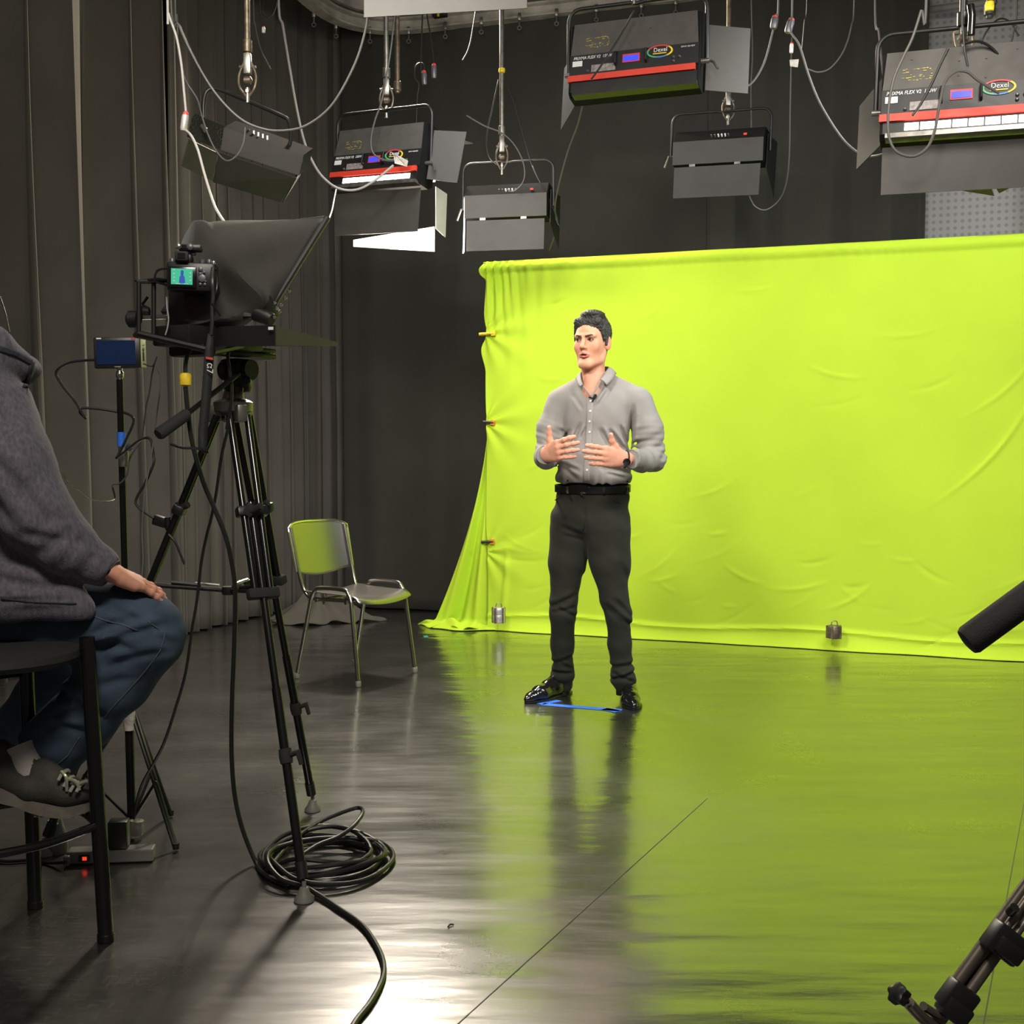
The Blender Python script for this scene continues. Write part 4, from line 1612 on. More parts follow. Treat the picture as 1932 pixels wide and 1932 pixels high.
# ---- clip-on microphone and its clip
p, n = onto(sbvh, 1122, 751, .008)
micro = thing('lavalier_microphone', 'tiny black clip-on microphone on the front of the grey shirt', 'microphone', p)
mm_ = MB()
mm_.lathe([(.002, -.012), (.0065, -.009), (.0085, 0), (.007, .009), (.002, .012)], p + Vector((.003, -.004, .004)), zframe((.45, -.3, .9)), 14)
mm_.build('foam_head', M['foam'], micro)
mm_ = MB()
q1, _ = onto(sbvh, 1112, 750, .005)
q2, _ = onto(sbvh, 1118, 759, .005)
mm_.tube([q1, p + Vector((0, -.002, -.004)), q2], .0028, 8)
mm_.build('clip', M['black_plastic'], micro)
# ================================================================== the seated crew member and the bar stool
M['hoodie'] = mat('heathered_grey_blue_fleece', (.105, .095, .115), 0.95, spec=.15, bump=.25, bscale=350, var=.28, vscale=120, stretch=(1, 1, .45), sheen=.15)
M['hood_lining'] = mat('navy_hood_lining', (.028, .030, .045), 0.95, var=.3, vscale=90)
M['jeans'] = mat('blue_denim', (.052, .075, .108), 0.9, spec=.15, bump=.2, bscale=400, var=.30, vscale=14)
M['stitch'] = mat('pale_denim_stitching', (.10, .12, .14), 0.9)
M['sneaker'] = mat('grey_trail_sneaker_fabric', (.045, .040, .033), 0.8, bump=.2, bscale=200, var=.25, vscale=30)
M['sneaker_sole'] = mat('grey_sneaker_sole', (.13, .115, .09), 0.7, var=.2, vscale=30)
M['lace'] = mat('silver_shoelace', (.42, .42, .33), 0.35, metal=.3)
M['sock'] = mat('pale_knitted_sock', (.42, .38, .34), 0.9, bump=.4, bscale=300)
M['beard'] = mat('reddish_brown_hair', (.05, .022, .014), 0.7, var=.4, vscale=80, bump=.4, bscale=150)

SY = 3.0
crew = thing('person', 'person in grey hoodie and blue jeans seated on the bar stool at the left edge', 'person', (-1.28, 3.05, 0))


def cp(px, py, dy=0.0):
    return np.array(W(px, py, SY + dy))


# body under the clothes with head and hand
ch, chf, chc = make_head(.003)
chR = Rz(math.radians(78)) @ Rx(math.radians(-6))
ch_c = W(-92, 478, 3.16)
ch = xform(ch, chR, ch_c)
cb = Field((-1.75, 2.80, .05), (-.70, 3.62, 1.62), .010)
cb.cone(cp(-95, 600, .16), cp(-90, 720, .16), .055, .09, .04)
cb.cone(cp(-85, 760, .15), cp(-75, 1090, .15), .115, .12, .05)
cb.chain([cp(-25, 760, .03), cp(60, 950, -.04), cp(213, 1082, .0)], [.035, .028, .025], .02)
cb.chain([cp(-60, 1150, .12), cp(270, 1190, .10), cp(75, 1440, .10)], [.07, .055, .035], .03)
cb.chain([cp(-60, 1150, .22), cp(215, 1180, .50), cp(-5, 1440, .45)], [.07, .055, .035], .03)
cbp, cbf = cb.mesh()
cbc = np.tile(np.array((.55, .27, .18)), (len(cbp), 1))
curlC = [(.04, .10, .10), (.05, .10, .10), (.06, .12, .1), (.08, .14, .12)]
thC = [(.020, .022, -.010), (.048, .044, -.016), (.074, .054, -.018), (.100, .058, -.020)]
kp, kf, kc = make_hand(curlC, .5, thC, (.70, .33, .22), .97, .0019, .015)
xk = Vector((.52, .74, -.40)).normalized()
zk = Vector((.30, -.12, .92))
zk = (zk - xk * zk.dot(xk)).normalized()
yk = zk.cross(xk)
FK = Matrix((xk, yk, zk)).transposed()
kp = xform(kp, FK, cp(210, 1077, -.01))
P_, F_, C_ = join_parts([(ch, chf, chc), (cbp, cbf, cbc), (kp, kf, kc)])
mesh_object('body', P_, F_, M['skin'], crew, C_)
# short reddish-brown hair and beard line
hb = Field((-.11, -.13, -.13), (.11, .13, .15), .003)
hb.ell((0, .022, .042), (.081, .102, .090), None, 0)
hb.cone((0, .08, -.02), (0, .07, -.09), .045, .035, .02)
hb.ell((0, -.105, .0), (.07, .06, .075), None, .004, 'sub')
for s in (-1, 1):
    hb.cone((s * .066, .005, -.01), (s * .056, -.010, -.080), .016, .016, .01)
    hb.cone((s * .056, -.010, -.080), (s * .015, -.078, -.108), .016, .020, .01)
hb.warp(lambda X, Y, Z: -.002 * np.abs(np.sin(X * 230 + 2 * np.sin(Y * 90)) * np.sin(Y * 200 + Z * 150)))
hbp, hbf = hb.mesh()
mesh_object('hair', xform(hbp, chR, ch_c), hbf, M['beard'], crew)

# hoodie
hd = Field((-1.85, 2.70, .70), (-.62, 3.55, 1.66), .0065)
hd.ell(cp(-80, 800, .16), (.155, .20, .20), None, 0)
hd.ell(cp(-85, 980, .16), (.185, .20, .24), None, .06)
hd.ell(cp(-62, 1110, .14), (.20, .19, .105), None, .05)
hd.cone(cp(-20, 1050, .06), cp(80, 1092, .03), .11, .055, .05)
hd.cone(cp(0, 1040, .03), cp(70, 1078, .0), .09, .065, .04)
hd.ell(cp(-10, 1045, .13), (.125, .16, .13), None, .05)
hd.cone(cp(-60, 720, .02), cp(-75, 720, .30), .085, .085, .06)
hd.chain([cp(-22, 770, -.01), cp(20, 880, -.05), cp(66, 968, -.06)], [.105, .092, .082], .05)
hd.chain([cp(66, 968, -.06), cp(125, 1030, -.05), cp(184, 1066, -.02), cp(203, 1079, -.015)], [.082, .064, .046, .038], .03)
# hood lying behind the neck, its front tip standing forward
hd.chain([cp(-150, 640, .02), cp(-90, 640, -.03), cp(-20, 660, .0), cp(25, 690, .06)], [.06, .06, .055, .038], .04)
hd.chain([cp(25, 690, .06), cp(44, 700, .14), cp(20, 690, .26), cp(-90, 650, .34)], [.036, .034, .045, .06], .04)
hd.chain([cp(-100, 1125, .02), cp(20, 1118, -.01), cp(120, 1132, -.02)], [.085, .078, .052], .04)
hd.cone(cp(20, 1120, .0), cp(150, 1150, -.02), .06, .038, .03)
ccd = np.array(W(214, 1086, SY)) - np.array(W(184, 1066, SY))
ccd /= np.linalg.norm(ccd)
pq = cp(207, 1082, -.015)
hd.cut(pq, ccd, lo=pq - .06, hi=pq + .07)
hd.cut(cp(60, 1168, 0), (.0, 0, -1))
hd.cut(cp(147, 1140, 0), (1, 0, 0), lo=cp(100, 1180, -.3), hi=cp(260, 1112, .5))


def hoodie_folds(X, Y, Z):
    out = 0
    for (x0, y0, x1, y1, wd, amp) in ((10, 850, 95, 960, .018, .010), (-10, 910, 50, 985, .016, .010), (60, 1000, 150, 1020, .012, .007), (90, 1045, 150, 1000, .012, .008),
                                      (130, 1070, 160, 1015, .010, .007), (165, 1085, 180, 1045, .009, .006), (0, 1035, 110, 1092, .012, .004), (-30, 1080, 90, 1110, .014, .010),
                                      (-40, 760, 20, 700, .02, .008), (20, 780, 60, 860, .016, .007), (110, 960, 170, 1030, .012, .006), (0, 1130, 140, 1128, .006, .006), (30, 1150, 140, 1145, .01, .004)):
        A, B = W(x0, y0, SY - .05), W(x1, y1, SY - .05)
        u = Vector((B.x - A.x, 0, B.z - A.z))
        L = u.length
        u.normalize()
        s_ = (X - A.x) * u.x + (Z - A.z) * u.z
        v_ = -(X - A.x) * u.z + (Z - A.z) * u.x
        e_ = np.clip(s_ / L / .25 + .2, 0, 1) * np.clip((1.15 - s_ / L) / .3, 0, 1)
        out = out + amp * np.exp(-(v_ / wd) ** 2) * e_ - amp * .6 * np.exp(-((v_ - wd * 2) / (wd * 1.3)) ** 2) * e_
    return out + .0025 * np.sin(X * 36 + Z * 25 + Y * 10) * np.sin(Z * 31 - X * 12)


hd.warp(hoodie_folds)
hdp, hdf = hd.mesh()
hdp = relax(hdp, hdf, 1, .4)
hoodie = mesh_object('hoodie', hdp, hdf, M['hoodie'], crew)
cbvh = bvh_of(hdp, hdf)
strip_on(cbvh, [(-10, 655), (30, 668), (58, 684)], 10, .002, 'hood_edge', M['hood_lining'], crew, .004, fallback=2.95, n=12)
strip_on(cbvh, [(60, 682), (56, 705), (46, 732)], 8, .002, 'hood_edge', M['hood_lining'], crew, .004, fallback=2.95, n=12)
strip_on(cbvh, [(2, 1129), (60, 1136), (144, 1139)], 2.5, .0015, 'hem_seam', M['hood_lining'], crew, .002, fallback=2.9, n=12)
cuff = MB()
cuff.lathe([(.036, -.028), (.042, -.024), (.041, .0), (.038, .006), (.032, .004), (.030, -.026)], Vector(cp(205, 1080, -.015)), zframe(Vector(ccd)), 24)
cuff.build('cuff', M['hoodie'], crew)

# jeans
jf = Field((-1.75, 2.72, .15), (-.70, 3.66, 1.0), .0065)
jf.ell(cp(-75, 1150, .14), (.19, .18, .115), None, 0)
jf.chain([cp(-40, 1172, .12), cp(120, 1172, .10), cp(235, 1178, .09), cp(270, 1196, .09)], [.100, .098, .094, .100], .04)
jf.chain([cp(270, 1200, .09), cp(218, 1278, .10), cp(150, 1360, .11), cp(98, 1408, .12)], [.095, .087, .080, .080], .04)
jf.cone(cp(100, 1405, .10), cp(92, 1432, .10), .082, .072, .03)
jf.chain([cp(-40, 1165, .28), cp(110, 1180, .46), cp(196, 1195, .54)], [.095, .09, .092], .04)
jf.chain([cp(196, 1195, .50), cp(90, 1310, .47), cp(5, 1410, .45)], [.088, .078, .078], .04)
jcut = np.array(W(80, 1448, 3.1)) - np.array(W(150, 1360, 3.1))
jcut /= np.linalg.norm(jcut)
pj = cp(88, 1428, .10)
jf.cut(pj, jcut, lo=pj - (.14, .14, .12), hi=pj + (.14, .12, .10))


def jean_folds(X, Y, Z):
    out = 0
    for (x0, y0, x1, y1, wd, amp) in ((150, 1215, 260, 1172, .012, .010), (170, 1240, 300, 1188, .012, .012), (140, 1235, 240, 1228, .011, .012), (190, 1270, 300, 1240, .010, .007),
                                      (100, 1140, 240, 1170, .010, .006), (160, 1150, 280, 1125, .014, .004), (60, 1330, 150, 1350, .012, .011), (75, 1365, 170, 1362, .012, .013),
                                      (60, 1385, 150, 1400, .010, .010), (80, 1350, 110, 1290, .010, .006), (130, 1330, 230, 1290, .012, .006), (250, 1200, 310, 1230, .012, .006)):
        A, B = W(x0, y0, SY - .05), W(x1, y1, SY - .05)
        u = Vector((B.x - A.x, 0, B.z - A.z))
        L = u.length
        u.normalize()
        s_ = (X - A.x) * u.x + (Z - A.z) * u.z
        v_ = -(X - A.x) * u.z + (Z - A.z) * u.x - .3 * s_ * (1 - s_ / L)
        e_ = np.clip(s_ / L / .25 + .2, 0, 1) * np.clip((1.15 - s_ / L) / .3, 0, 1) * (Y < 3.2)
        out = out + amp * np.exp(-(v_ / wd) ** 2) * e_ - amp * .6 * np.exp(-((v_ - wd * 2) / (wd * 1.3)) ** 2) * e_
    return out + .0015 * np.sin(X * 46 + Z * 35) * np.sin(Z * 41 - X * 22)


jf.warp(jean_folds)
jp, jff = jf.mesh()
jp = relax(jp, jff, 1, .4)
jeans = mesh_object('jeans', jp, jff, M['jeans'], crew)
jb = bvh_of(jp, jff)
for pts in ([(280, 1172), (312, 1196), (300, 1232), (262, 1280), (205, 1342), (196, 1356)], [(150, 1390), (128, 1425), (108, 1442)], [(150, 1152), (190, 1168), (235, 1180), (262, 1190)], [(0, 1140), (22, 1166), (44, 1195)]):
    strip_on(jb, pts, 1.6, .0012, 'stitching', M['stitch'], jeans, .0012, fallback=2.92, n=16)

# trail shoe on the foot rest
sn = Field((-1.40, 2.88, .20), (-.93, 3.16, .62), .0042)
s0, s1, s2 = cp(-8, 1462, .02), cp(80, 1500, .02), cp(155, 1512, .02)
sn.cone(cp(-12, 1450, .02), cp(60, 1480, .02), .044, .042, .0)
sn.cone(cp(60, 1480, .02), cp(130, 1494, .02), .043, .034, .02)
sn.cone(cp(130, 1494, .02), cp(163, 1494, .02), .034, .026, .02)
sn.cone(cp(0, 1420, .03), cp(-14, 1450, .02), .034, .044, .02)
sn.cone(cp(40, 1425, .03), cp(100, 1470, .02), .036, .034, .02)
sn.cone(cp(58, 1400, .06), cp(62, 1440, .03), .05, .036, .002, 'sub')
snp, snf = sn.mesh()
snp = relax(snp, snf, 1, .4)
sneaker = mesh_object('sneaker', snp, snf, M['sneaker'], crew)
top = [(-40, 1456), (0, 1474), (40, 1492), (80, 1508), (120, 1517), (150, 1516), (176, 1510)]
bot = [(-44, 1480), (0, 1502), (40, 1514), (60, 1524), (100, 1532), (140, 1534), (176, 1524)]
sm = MB()
A = spline([W(x, y, 3.02) for x, y in top], 5)
B = spline([W(x, y, 3.02) for x, y in bot], 5)
k = len(A)
vs = []
for i in range(k):
    w = .043 - .010 * math.exp(-((i / k - .45) / .15) ** 2) - .014 * max(0, i / k - .8) / .2
    for p in (A[i], B[i]):
        for dy in (-w, w):
            vs.append(Vector((p.x, p.y + dy * (1.05 if p is B[i] else 1), p.z)))
sm.add(vs, [(i * 4 + a, i * 4 + b, (i + 1) * 4 + b, (i + 1) * 4 + a) for i in range(k - 1) for a, b in ((0, 1), (1, 3), (3, 2), (2, 0))] + [(0, 1, 3, 2), (4 * k - 4, 4 * k - 2, 4 * k - 1, 4 * k - 3)])
for i in range(9):
    x, y = 78 + 11 * i, 1531 + (1 if 3 < i < 7 else 0) - max(0, i - 6) * 3
    sm.box(W(x, y, 3.02), (.010, .07, .008))
sm.build('sole', M['sneaker_sole'], sneaker)
lcm = MB()
for (x, y) in ((118, 1462), (128, 1474), (140, 1484), (152, 1484)):
    lcm.tube(spline([W(x - 8, y + 10, 2.975), W(x, y - 3, 2.985), W(x + 9, y - 9, 3.02), W(x + 12, y - 6, 3.05)], 4), .0045, 7)
for (x0, y0, x1, y1) in ((116, 1455, 126, 1492), (128, 1470, 150, 1490), (150, 1478, 172, 1482)):
    lcm.tube(spline([W(x0, y0, 2.98), W((x0 + x1) / 2 + 4, (y0 + y1) / 2 - 6, 2.972), W(x1, y1, 2.98)], 5), .004, 6)
lcm.build('laces', M['lace'], sneaker)
sk = MB()
sk.tube(spline([W(38, 1405, 3.03), W(50, 1436, 3.025), W(62, 1470, 3.02)], 5), [.036 + .0005 * i for i in range(11)], 20)
sk.build('sock', M['sock'], crew)

# bar stool
stool = thing('bar_stool', 'tall black metal bar stool under the seated person at the left edge', 'stool', (-1.25, 2.97, 0))
fa, fb = G(200, 1775), G(67, 1712)
side_v = Vector((fb.x - fa.x, fb.y - fa.y, 0))
perp = Vector((-side_v.y, side_v.x, 0)).normalized()
if perp.x > 0:
    perp = -perp
fc_, fd = fa + perp * .36, fb + perp * .36
ctr = (fa + fb + fc_ + fd) / 4
SHT = .735
for p in (fa, fb, fc_, fd):
    inn = Vector((ctr.x + (p.x - ctr.x) * .86, ctr.y + (p.y - ctr.y) * .86, SHT - .01))
    if p is fa:
        inn = W(164, 1202, 2.935)
    mb = MB()
    mb.tube([p + Vector((0, 0, .004)), inn], .0185, 16)
    mb.lathe([(.019, 0), (.021, .002), (.021, .018), (.019, .02)], p, None, 16)
    mb.build('leg', M['black_gloss'], stool)
cyc = [Vector((ctr.x + (p.x - ctr.x) * .95, ctr.y + (p.y - ctr.y) * .95, 0)) for p in (fa, fb, fd, fc_)]
fr_ = MB()
za = W(180, 1546, 2.98).z
ra = [Vector((q.x, q.y, za)) for q in cyc]
for i in range(4):
    a, b = ra[i], ra[(i + 1) % 4]
    mid = (a + b) / 2 + ((a + b) / 2 - Vector((ctr.x, ctr.y, za))).normalized() * .035
    fr_.tube(spline([a, mid, b], 8), .0105, 10)
fr_.build('foot_ring', M['black_gloss'], stool)
fr_ = MB()
for i in (1, 2):
    a, b = ra[i] + Vector((0, 0, .34)), ra[(i + 1) % 4] + Vector((0, 0, .34))
    fr_.tube([a.lerp(Vector((ctr.x, ctr.y, a.z)), .08), b.lerp(Vector((ctr.x, ctr.y, a.z)), .08)], .008, 10)
fr_.build('stretcher', M['black_gloss'], stool)
st = MB()
st.lathe([(.05, -.040), (.185, -.036), (.200, -.022), (.198, -.006), (.16, .004), (.05, .0)], Vector((ctr.x, ctr.y, SHT - .005)), None, 40)
st.build('seat', M['leg_dark'] if 'leg_dark' in M else M['rubber'], stool)
# cord of his headset hanging down the chest, with its small clip
hs = thing('headset_cable', 'thin black headset cable looping from the hoodie towards the monitor stand', 'cable', W(95, 850, 2.95))
mb = MB()
mb.tube(spline([W(x, y, Y) for x, y, Y in ((0, 560, 2.98), (10, 590, 2.96), (18, 628, 2.93))], 6), .0018, 6)
mb.tube(spline([W(x, y, Y) for x, y, Y in ((66, 800, 3.02), (78, 826, 3.0), (84, 848, 3.02), (98, 872, 3.1), (118, 890, 3.2), (130, 912, 3.3), (150, 925, 3.4), (175, 943, 3.5), (205, 946, 3.6), (217, 940, 3.66), (213, 920, 3.66))], 6), .0022, 6)
mb.build('cord', M['cable'], hs)
mb = MB()
mb.tube([W(88, 897, 3.04), W(102, 904, 3.02)], .006, 10)
mb.build('plug', M['connector'], hs)
# ================================================================== light fixtures, hangers and cables
def local_frame(P, yaw_deg, tilt_deg, roll_deg=0):
    R = Rz(math.radians(yaw_deg)) @ Ry(math.radians(roll_deg)) @ Rx(math.radians(-tilt_deg))
    P = Vector(P)
    return (lambda x, y, z: P + R @ Vector((x, y, z))), R


def yoke_path(P, yaw_deg, roll_deg, half, zp, ztop, r=.055):
    Rr = Rz(math.radians(yaw_deg)) @ Ry(math.radians(roll_deg))
    q = lambda x, z: Vector(P) + Rr @ Vector((x, 0, z))
    pts = [q(-half, zp), q(-half, ztop - r)]
    for i in range(1, 7):
        a = PI / 2 * i / 6
        pts.append(q(-half + r - r * math.cos(a), ztop - r + r * math.sin(a)))
    pts.append(q(-.03, ztop))
    pts.append(q(.0, ztop - .006))
    pts.append(q(.03, ztop))
    for i in range(0, 6):
        a = PI / 2 * i / 6
        pts.append(q(half - r + r * math.sin(a), ztop - r + r * math.cos(a)))
    pts += [q(half, ztop - r), q(half, zp)]
    return pts, q(0, ztop)


def louvre(L, xs, z0, z1, y, name, material, parent):
    for (a, b) in xs:
        mb = MB()
        mb.box((0, 0, 0), (1, 1, 1))
        mb.v = [tuple(L(a + (b - a) * (vx + .5), y + .003 * vy, z0 + (z1 - z0) * (vz + .5))) for vx, vy, vz in mb.v]
        mb.build(name, material, parent, smooth=False)


def softlight(label, P, yaw, tilt, roll=0, lit='bright', doors=(), w=.56, yoke_top=.235, logo=True, group=None, texty=True):
    t = thing('studio_light', label, 'studio light', P, group)
    L, R = local_frame(P, yaw, tilt, roll)
    xd, yd = R @ Vector((1, 0, 0)), R @ Vector((0, 0, 1))
    h = w / 2
    mb = MB()
    prof = [(-.05, -.15), (-.05, .15), (.0, .165), (.07, .16), (.085, .13), (.085, -.14), (.05, -.165), (-.03, -.165)]
    vs = [L(s * h, y, z) for s in (-1, 1) for y, z in prof]
    k = len(prof)
    mb.add(vs, [tuple(range(k)), tuple(reversed(range(k, 2 * k)))] + [(i, i + k, (i + 1) % k + k, (i + 1) % k) for i in range(k)])
    mb.build('housing', M['fix_housing'], t, smooth=False)

    def pl(name, x0, x1, z0, z1, y, th, material, par=t, bev=0):
        b = MB()
        b.box(L((x0 + x1) / 2, y, (z0 + z1) / 2), (x1 - x0, th, z1 - z0), R, bev=bev)
        return b.build(name, material, par, smooth=False)
    up = MB()
    up.plate([L(-h + .004, -.054, .012), L(h - .004, -.054, .012), L(h - .014, -.054, .152), L(-h + .014, -.054, .152)], .006)
    for (sx, sz) in ((-.18, .12), (.0, .12), (.17, .125), (-.02, .045), (.07, .03), (.07, .10), (-.02, .10)):
        up.lathe([(.004, 0), (.003, .002)], L(sx, -.057, sz), R @ Rx(PI / 2), 10)
    upo = up.build('rear_plate', M['fix_plate'], t, smooth=False)
    cp_ = pl('control_panel', -h + .002, h - .002, -.080, .012, -.053, .010, M['fix_black'])
    pl('stripe', -h - .003, h - .012, -.107, -.080, -.056, .014, M['red'])
    pl('vent_rail', -h + .01, h - .005, -.150, -.108, -.046, .012, M['black'])
    pl('lower_lip', -h + .02, h - .002, -.170, -.153, -.040, .05, M['steel'] if lit == 'bright' else M['black'])
    # display, labels and logo
    d = pl('display', -.045, .030, -.045, -.008, -.0595, .004, M['red_print'])
    pl('display_glass', -.040, .025, -.040, -.016, -.0620, .003, M['lcd'], d)
    pl('rating_label', -h + .015, -h + .058, -.040, -.016, -.0595, .003, M['white'])
    pl('rating_label', -h + .100, -h + .205, -.072, -.040, -.0595, .003, M['grey_print'])
    for hx in (-.074, .058):
        b = MB()
        b.tube([L(hx, -.058, -.052), L(hx, -.075, -.048), L(hx, -.075, .002), L(hx, -.058, .006)], .005, 8)
        b.build('handle', M['black'], t)
    text_part('lettering', 'PRIXMA FLEX V2  150W', L(-h + .018, -.0600, -.010), xd, yd, .0135, M['white'], t, shear=.2, parts_scale=.84)
    text_part('small_lettering', 'IDM-X 150 HDV', L(h - .075, -.0600, -.006), xd, yd, .0065, M['white'], t, parts_scale=.9)
    b = MB()
    rr = random.Random(3)
    for row in range(5):
        for q in range(9):
            if rr.random() < (.95 if row == 0 else .6):
                xx = -.205 + q * .0115 + rr.uniform(-.003, .003)
                b.box(L(xx, -.0580, .082 - row * .010 + rr.uniform(-.003, .003)), (rr.uniform(.004, .012), .002, rr.uniform(.0012, .004)), R)
    b.build('warning_print', M['yellow_print'], t, smooth=False)
    if logo:
        cx, cz, ra, rb = .115, -.012, .056, .028
        lg = MB()
        n = 40
        vs = []
        for i in range(n):
            a = 2 * PI * i / n
            for e in (1, .80):
                for yy in (-.0585, -.0615):
                    vs.append(L(cx + ra * (e if e == 1 else .87) * math.cos(a), yy, cz + rb * e * math.sin(a)))
        fs, ms = [], []
        for i in range(n):
            a, c_ = i * 4, ((i + 1) % n) * 4
            ang = (i + .5) / n
            mi = 0 if .12 < ang < .42 else (1 if ang <= .12 or ang > .85 else (3 if ang < .70 else 2))
            for p, q in ((0, 1), (1, 3), (3, 2), (2, 0)):
                fs.append((a + p, a + q, c_ + q, c_ + p))
                ms.append(mi)
        lg.v = [tuple(v) for v in vs]
        lg.f, lg.mi = fs, ms
        lo = lg.build('logo_ring', [M['red_print'], M['yellow'], M['blue_print'], M['green_print']], t, smooth=False)
        text_part('logo_lettering', 'Dexel', L(cx - .027, -.0605, cz - .002), xd, yd, .019, M['white'], lo, parts_scale=.9)
        b = MB()
        b.box(L(cx, -.0600, cz - .009), (.058, .002, .004), R)
        b.build('logo_bar', M['yellow'], lo, smooth=False)
    for (kx, kz) in ((.175, -.045), (.200, -.045), (.175, -.062), (-.195, -.066)):
        b = MB()
        b.lathe([(.007, 0), (.006, .006), (.003, .010)], L(kx, -.058, kz), R @ Rx(PI / 2), 12)
        b.build('socket', M['connector'], t)
    if lit == 'bright':
        xs = [(-h + .085 + i * .054, -h + .085 + i * .054 + .048) for i in range(8)]
        louvre(L, xs, -.142, -.116, -.054, 'lit_louvre_or_edge', M['lamp'], t)
    b = MB()
    b.box(L(0, .083, -.005), (w - .05, .006, .25), R)
    b.build('led_panel', M['lamp'] if lit else M['lamp_off'], t, smooth=False)
    for nm, pts, mk in doors:
        b = MB()
        b.plate([L(*p) for p in pts], .004)
        b.build(nm, M[mk], t, smooth=False)
    pts, top = yoke_path(P, yaw, roll, h + .022, -.045, yoke_top)
    b = MB()
    b.tube(pts, .0085, 10)
    b.build('yoke', M['black'], t)
    for s in (-1, 1):
        b = MB()
        b.tube([L(s * (h - .01), 0, -.045), L(s * (h + .035), 0, -.045)], .011, 10)
        if s > 0:
            b.tube([L(h + .035, 0, -.045), L(h + .055, -.01, -.06), L(h + .075, -.02, -.095)], .006, 8)
        b.build('pivot_knob', M['steel'], t)
    return t, L, top


def hanger(label, px, Y, clamp_y, top_z=5.2, r=.0125, pm='steel', x_top=None, coil=True):
    """grid pipe from the ceiling down to the clamp that holds a lamp; clamp_y = (upper, lower) pixel rows"""
    a, b = W(px, clamp_y[0], Y), W(px, clamp_y[1], Y)
    t = thing('hanging_pipe', label, 'pipe', b)
    mb = MB()
    mb.tube([a + Vector((0, 0, -.01)), Vector((a.x, a.y, top_z))], r, 12)
    mb.lathe([(r, 0), (r * 1.6, .004), (r * 1.6, .05), (r, .054)], a, None, 12)
    mb.build('pipe', M[pm], t)
    if coil:
        hgt = (a - b).length
        mb = MB()
        mb.box(a.lerp(b, .22), (.030, .028, hgt * .42), bev=.004)
        mb.tube([a.lerp(b, .28) + Vector((-.034, 0, 0)), a.lerp(b, .28) + Vector((.034, 0, 0))], .006, 8)
        mb.build('clamp_body', M['steel'], t)
        mb = MB()
        c = a.lerp(b, .55)
        for s in (-1, 1):
            mb.tube(spline([a.lerp(b, .18) + Vector((s * .014, 0, 0)), c + Vector((s * .034, 0, .02)), c + Vector((s * .030, -.01, -.03)), a.lerp(b, .86) + Vector((s * .008, 0, 0))], 6), .005, 8)
        mb.lathe([(.004, -.02), (.016, -.012), (.016, .012), (.004, .02)], c, frame((0, 0, 1), (0, 1, 0)), 14)
        mb.build('hook', M['steel_rust'], t)
        mb = MB()
        mb.tube([a.lerp(b, .70), b], .009, 10)
        mb.lathe([(.012, 0), (.012, .012)], a.lerp(b, .8), None, 6)
        mb.build('spigot', M['steel'], t)
    return t


# --- fixtures with the lettered backs
dl_ = ('barn_door', [(-.285, .07, .125), (-.285, .07, -.15), (-.375, .16, -.215), (-.375, .16, .075)], 'door')
dr_ = ('barn_door', [(.290, .05, -.15), (.290, .05, .14), (.455, .14, .15), (.455, .14, -.14)], 'door')
softlight('large studio light with red stripe and rainbow logo hanging above the standing man',
          W(1201, 110, 5.29), -20, 10, 0, 'dim', (dl_, dr_))
hanger('short steel hanger just above the light over the standing man', 1196, 5.29, (-60, 8))
db_ = ('barn_door', [(-.262, .00, -.175), (.272, .00, -.175), (.272, .03, -.395), (-.262, .03, -.395)], 'door')
dr2 = ('barn_door', [(.300, .00, -.13), (.300, .00, .13), (.465, .05, .13), (.455, .05, -.14)], 'door')
dt2 = ('barn_door', [(-.24, .085, .16), (.26, .085, .16), (.33, .32, .20), (-.20, .32, .20)], 'door')
f2, L2, top2 = softlight('lit studio light with red stripe hanging left of centre, glowing white inside its open doors',
                         W(722, 300, 6.45), -30, 12, 2.5, 'bright', (db_, dr2, dt2), yoke_top=.25)
b = MB()
b.plate([W(667, 453, 6.82), W(820, 428, 6.62), W(820, 475, 6.50), W(667, 466, 6.72)], .004)
b.build('lit_barn_door', M['door_white'], f2, smooth=False)
b = MB()
b.plate([W(822, 352, 6.42), W(843, 366, 6.60), W(840, 448, 6.62), W(822, 431, 6.42)], .004)
b.build('lit_barn_door', M['door_white'], f2, smooth=False)
for (x, y0, y1) in ((826, 262, 284), (820, 288, 312), (818, 316, 343)):
    b = MB()
    b.plate([W(x - 3, y0, 6.38), W(x + 6, y0 - 2, 6.38), W(x + 3, y1, 6.38), W(x - 5, y1 + 1, 6.38)], .004)
    b.build('lit_louvre_or_edge', M['lamp'], f2, smooth=False)  # emissive strips imitate the lit edge beside the right door
area_light('lit_panel', L2(.02, .13, -.01), L2(.02, 1.0, -.42), .45, .22, 10, WARM)
area_light('lit_diffuser', W(748, 456, 6.60), (-.45, 2.3, 0), .40, .10, 29, (1.0, .88, .72), 170)
db3 = ('barn_door', [(-.272, .0, -.18), (.282, .0, -.18), (.282, .03, -.345), (-.272, .03, -.345)], 'door')
dl3 = ('barn_door', [(-.285, .07, .125), (-.285, .07, -.14), (-.375, .16, -.19), (-.375, .16, .06)], 'door')
f3, L3, top3 = softlight('studio light with red stripe at the upper right edge, white louvres glowing below the stripe',
                         W(1819, 178, 4.42), -21, 10, 1, 'bright', (db3, dl3))
for pts in ([(1798, 344, 4.9), (1862, 334, 4.8), (1876, 369, 5.0), (1802, 357, 5.0)], [(1868, 334, 4.8), (1975, 318, 4.7), (1885, 364, 5.0)]):
    b = MB()
    b.plate([W(*p) for p in pts], .004)
    b.build('barn_door', M['door'], f3, smooth=False)
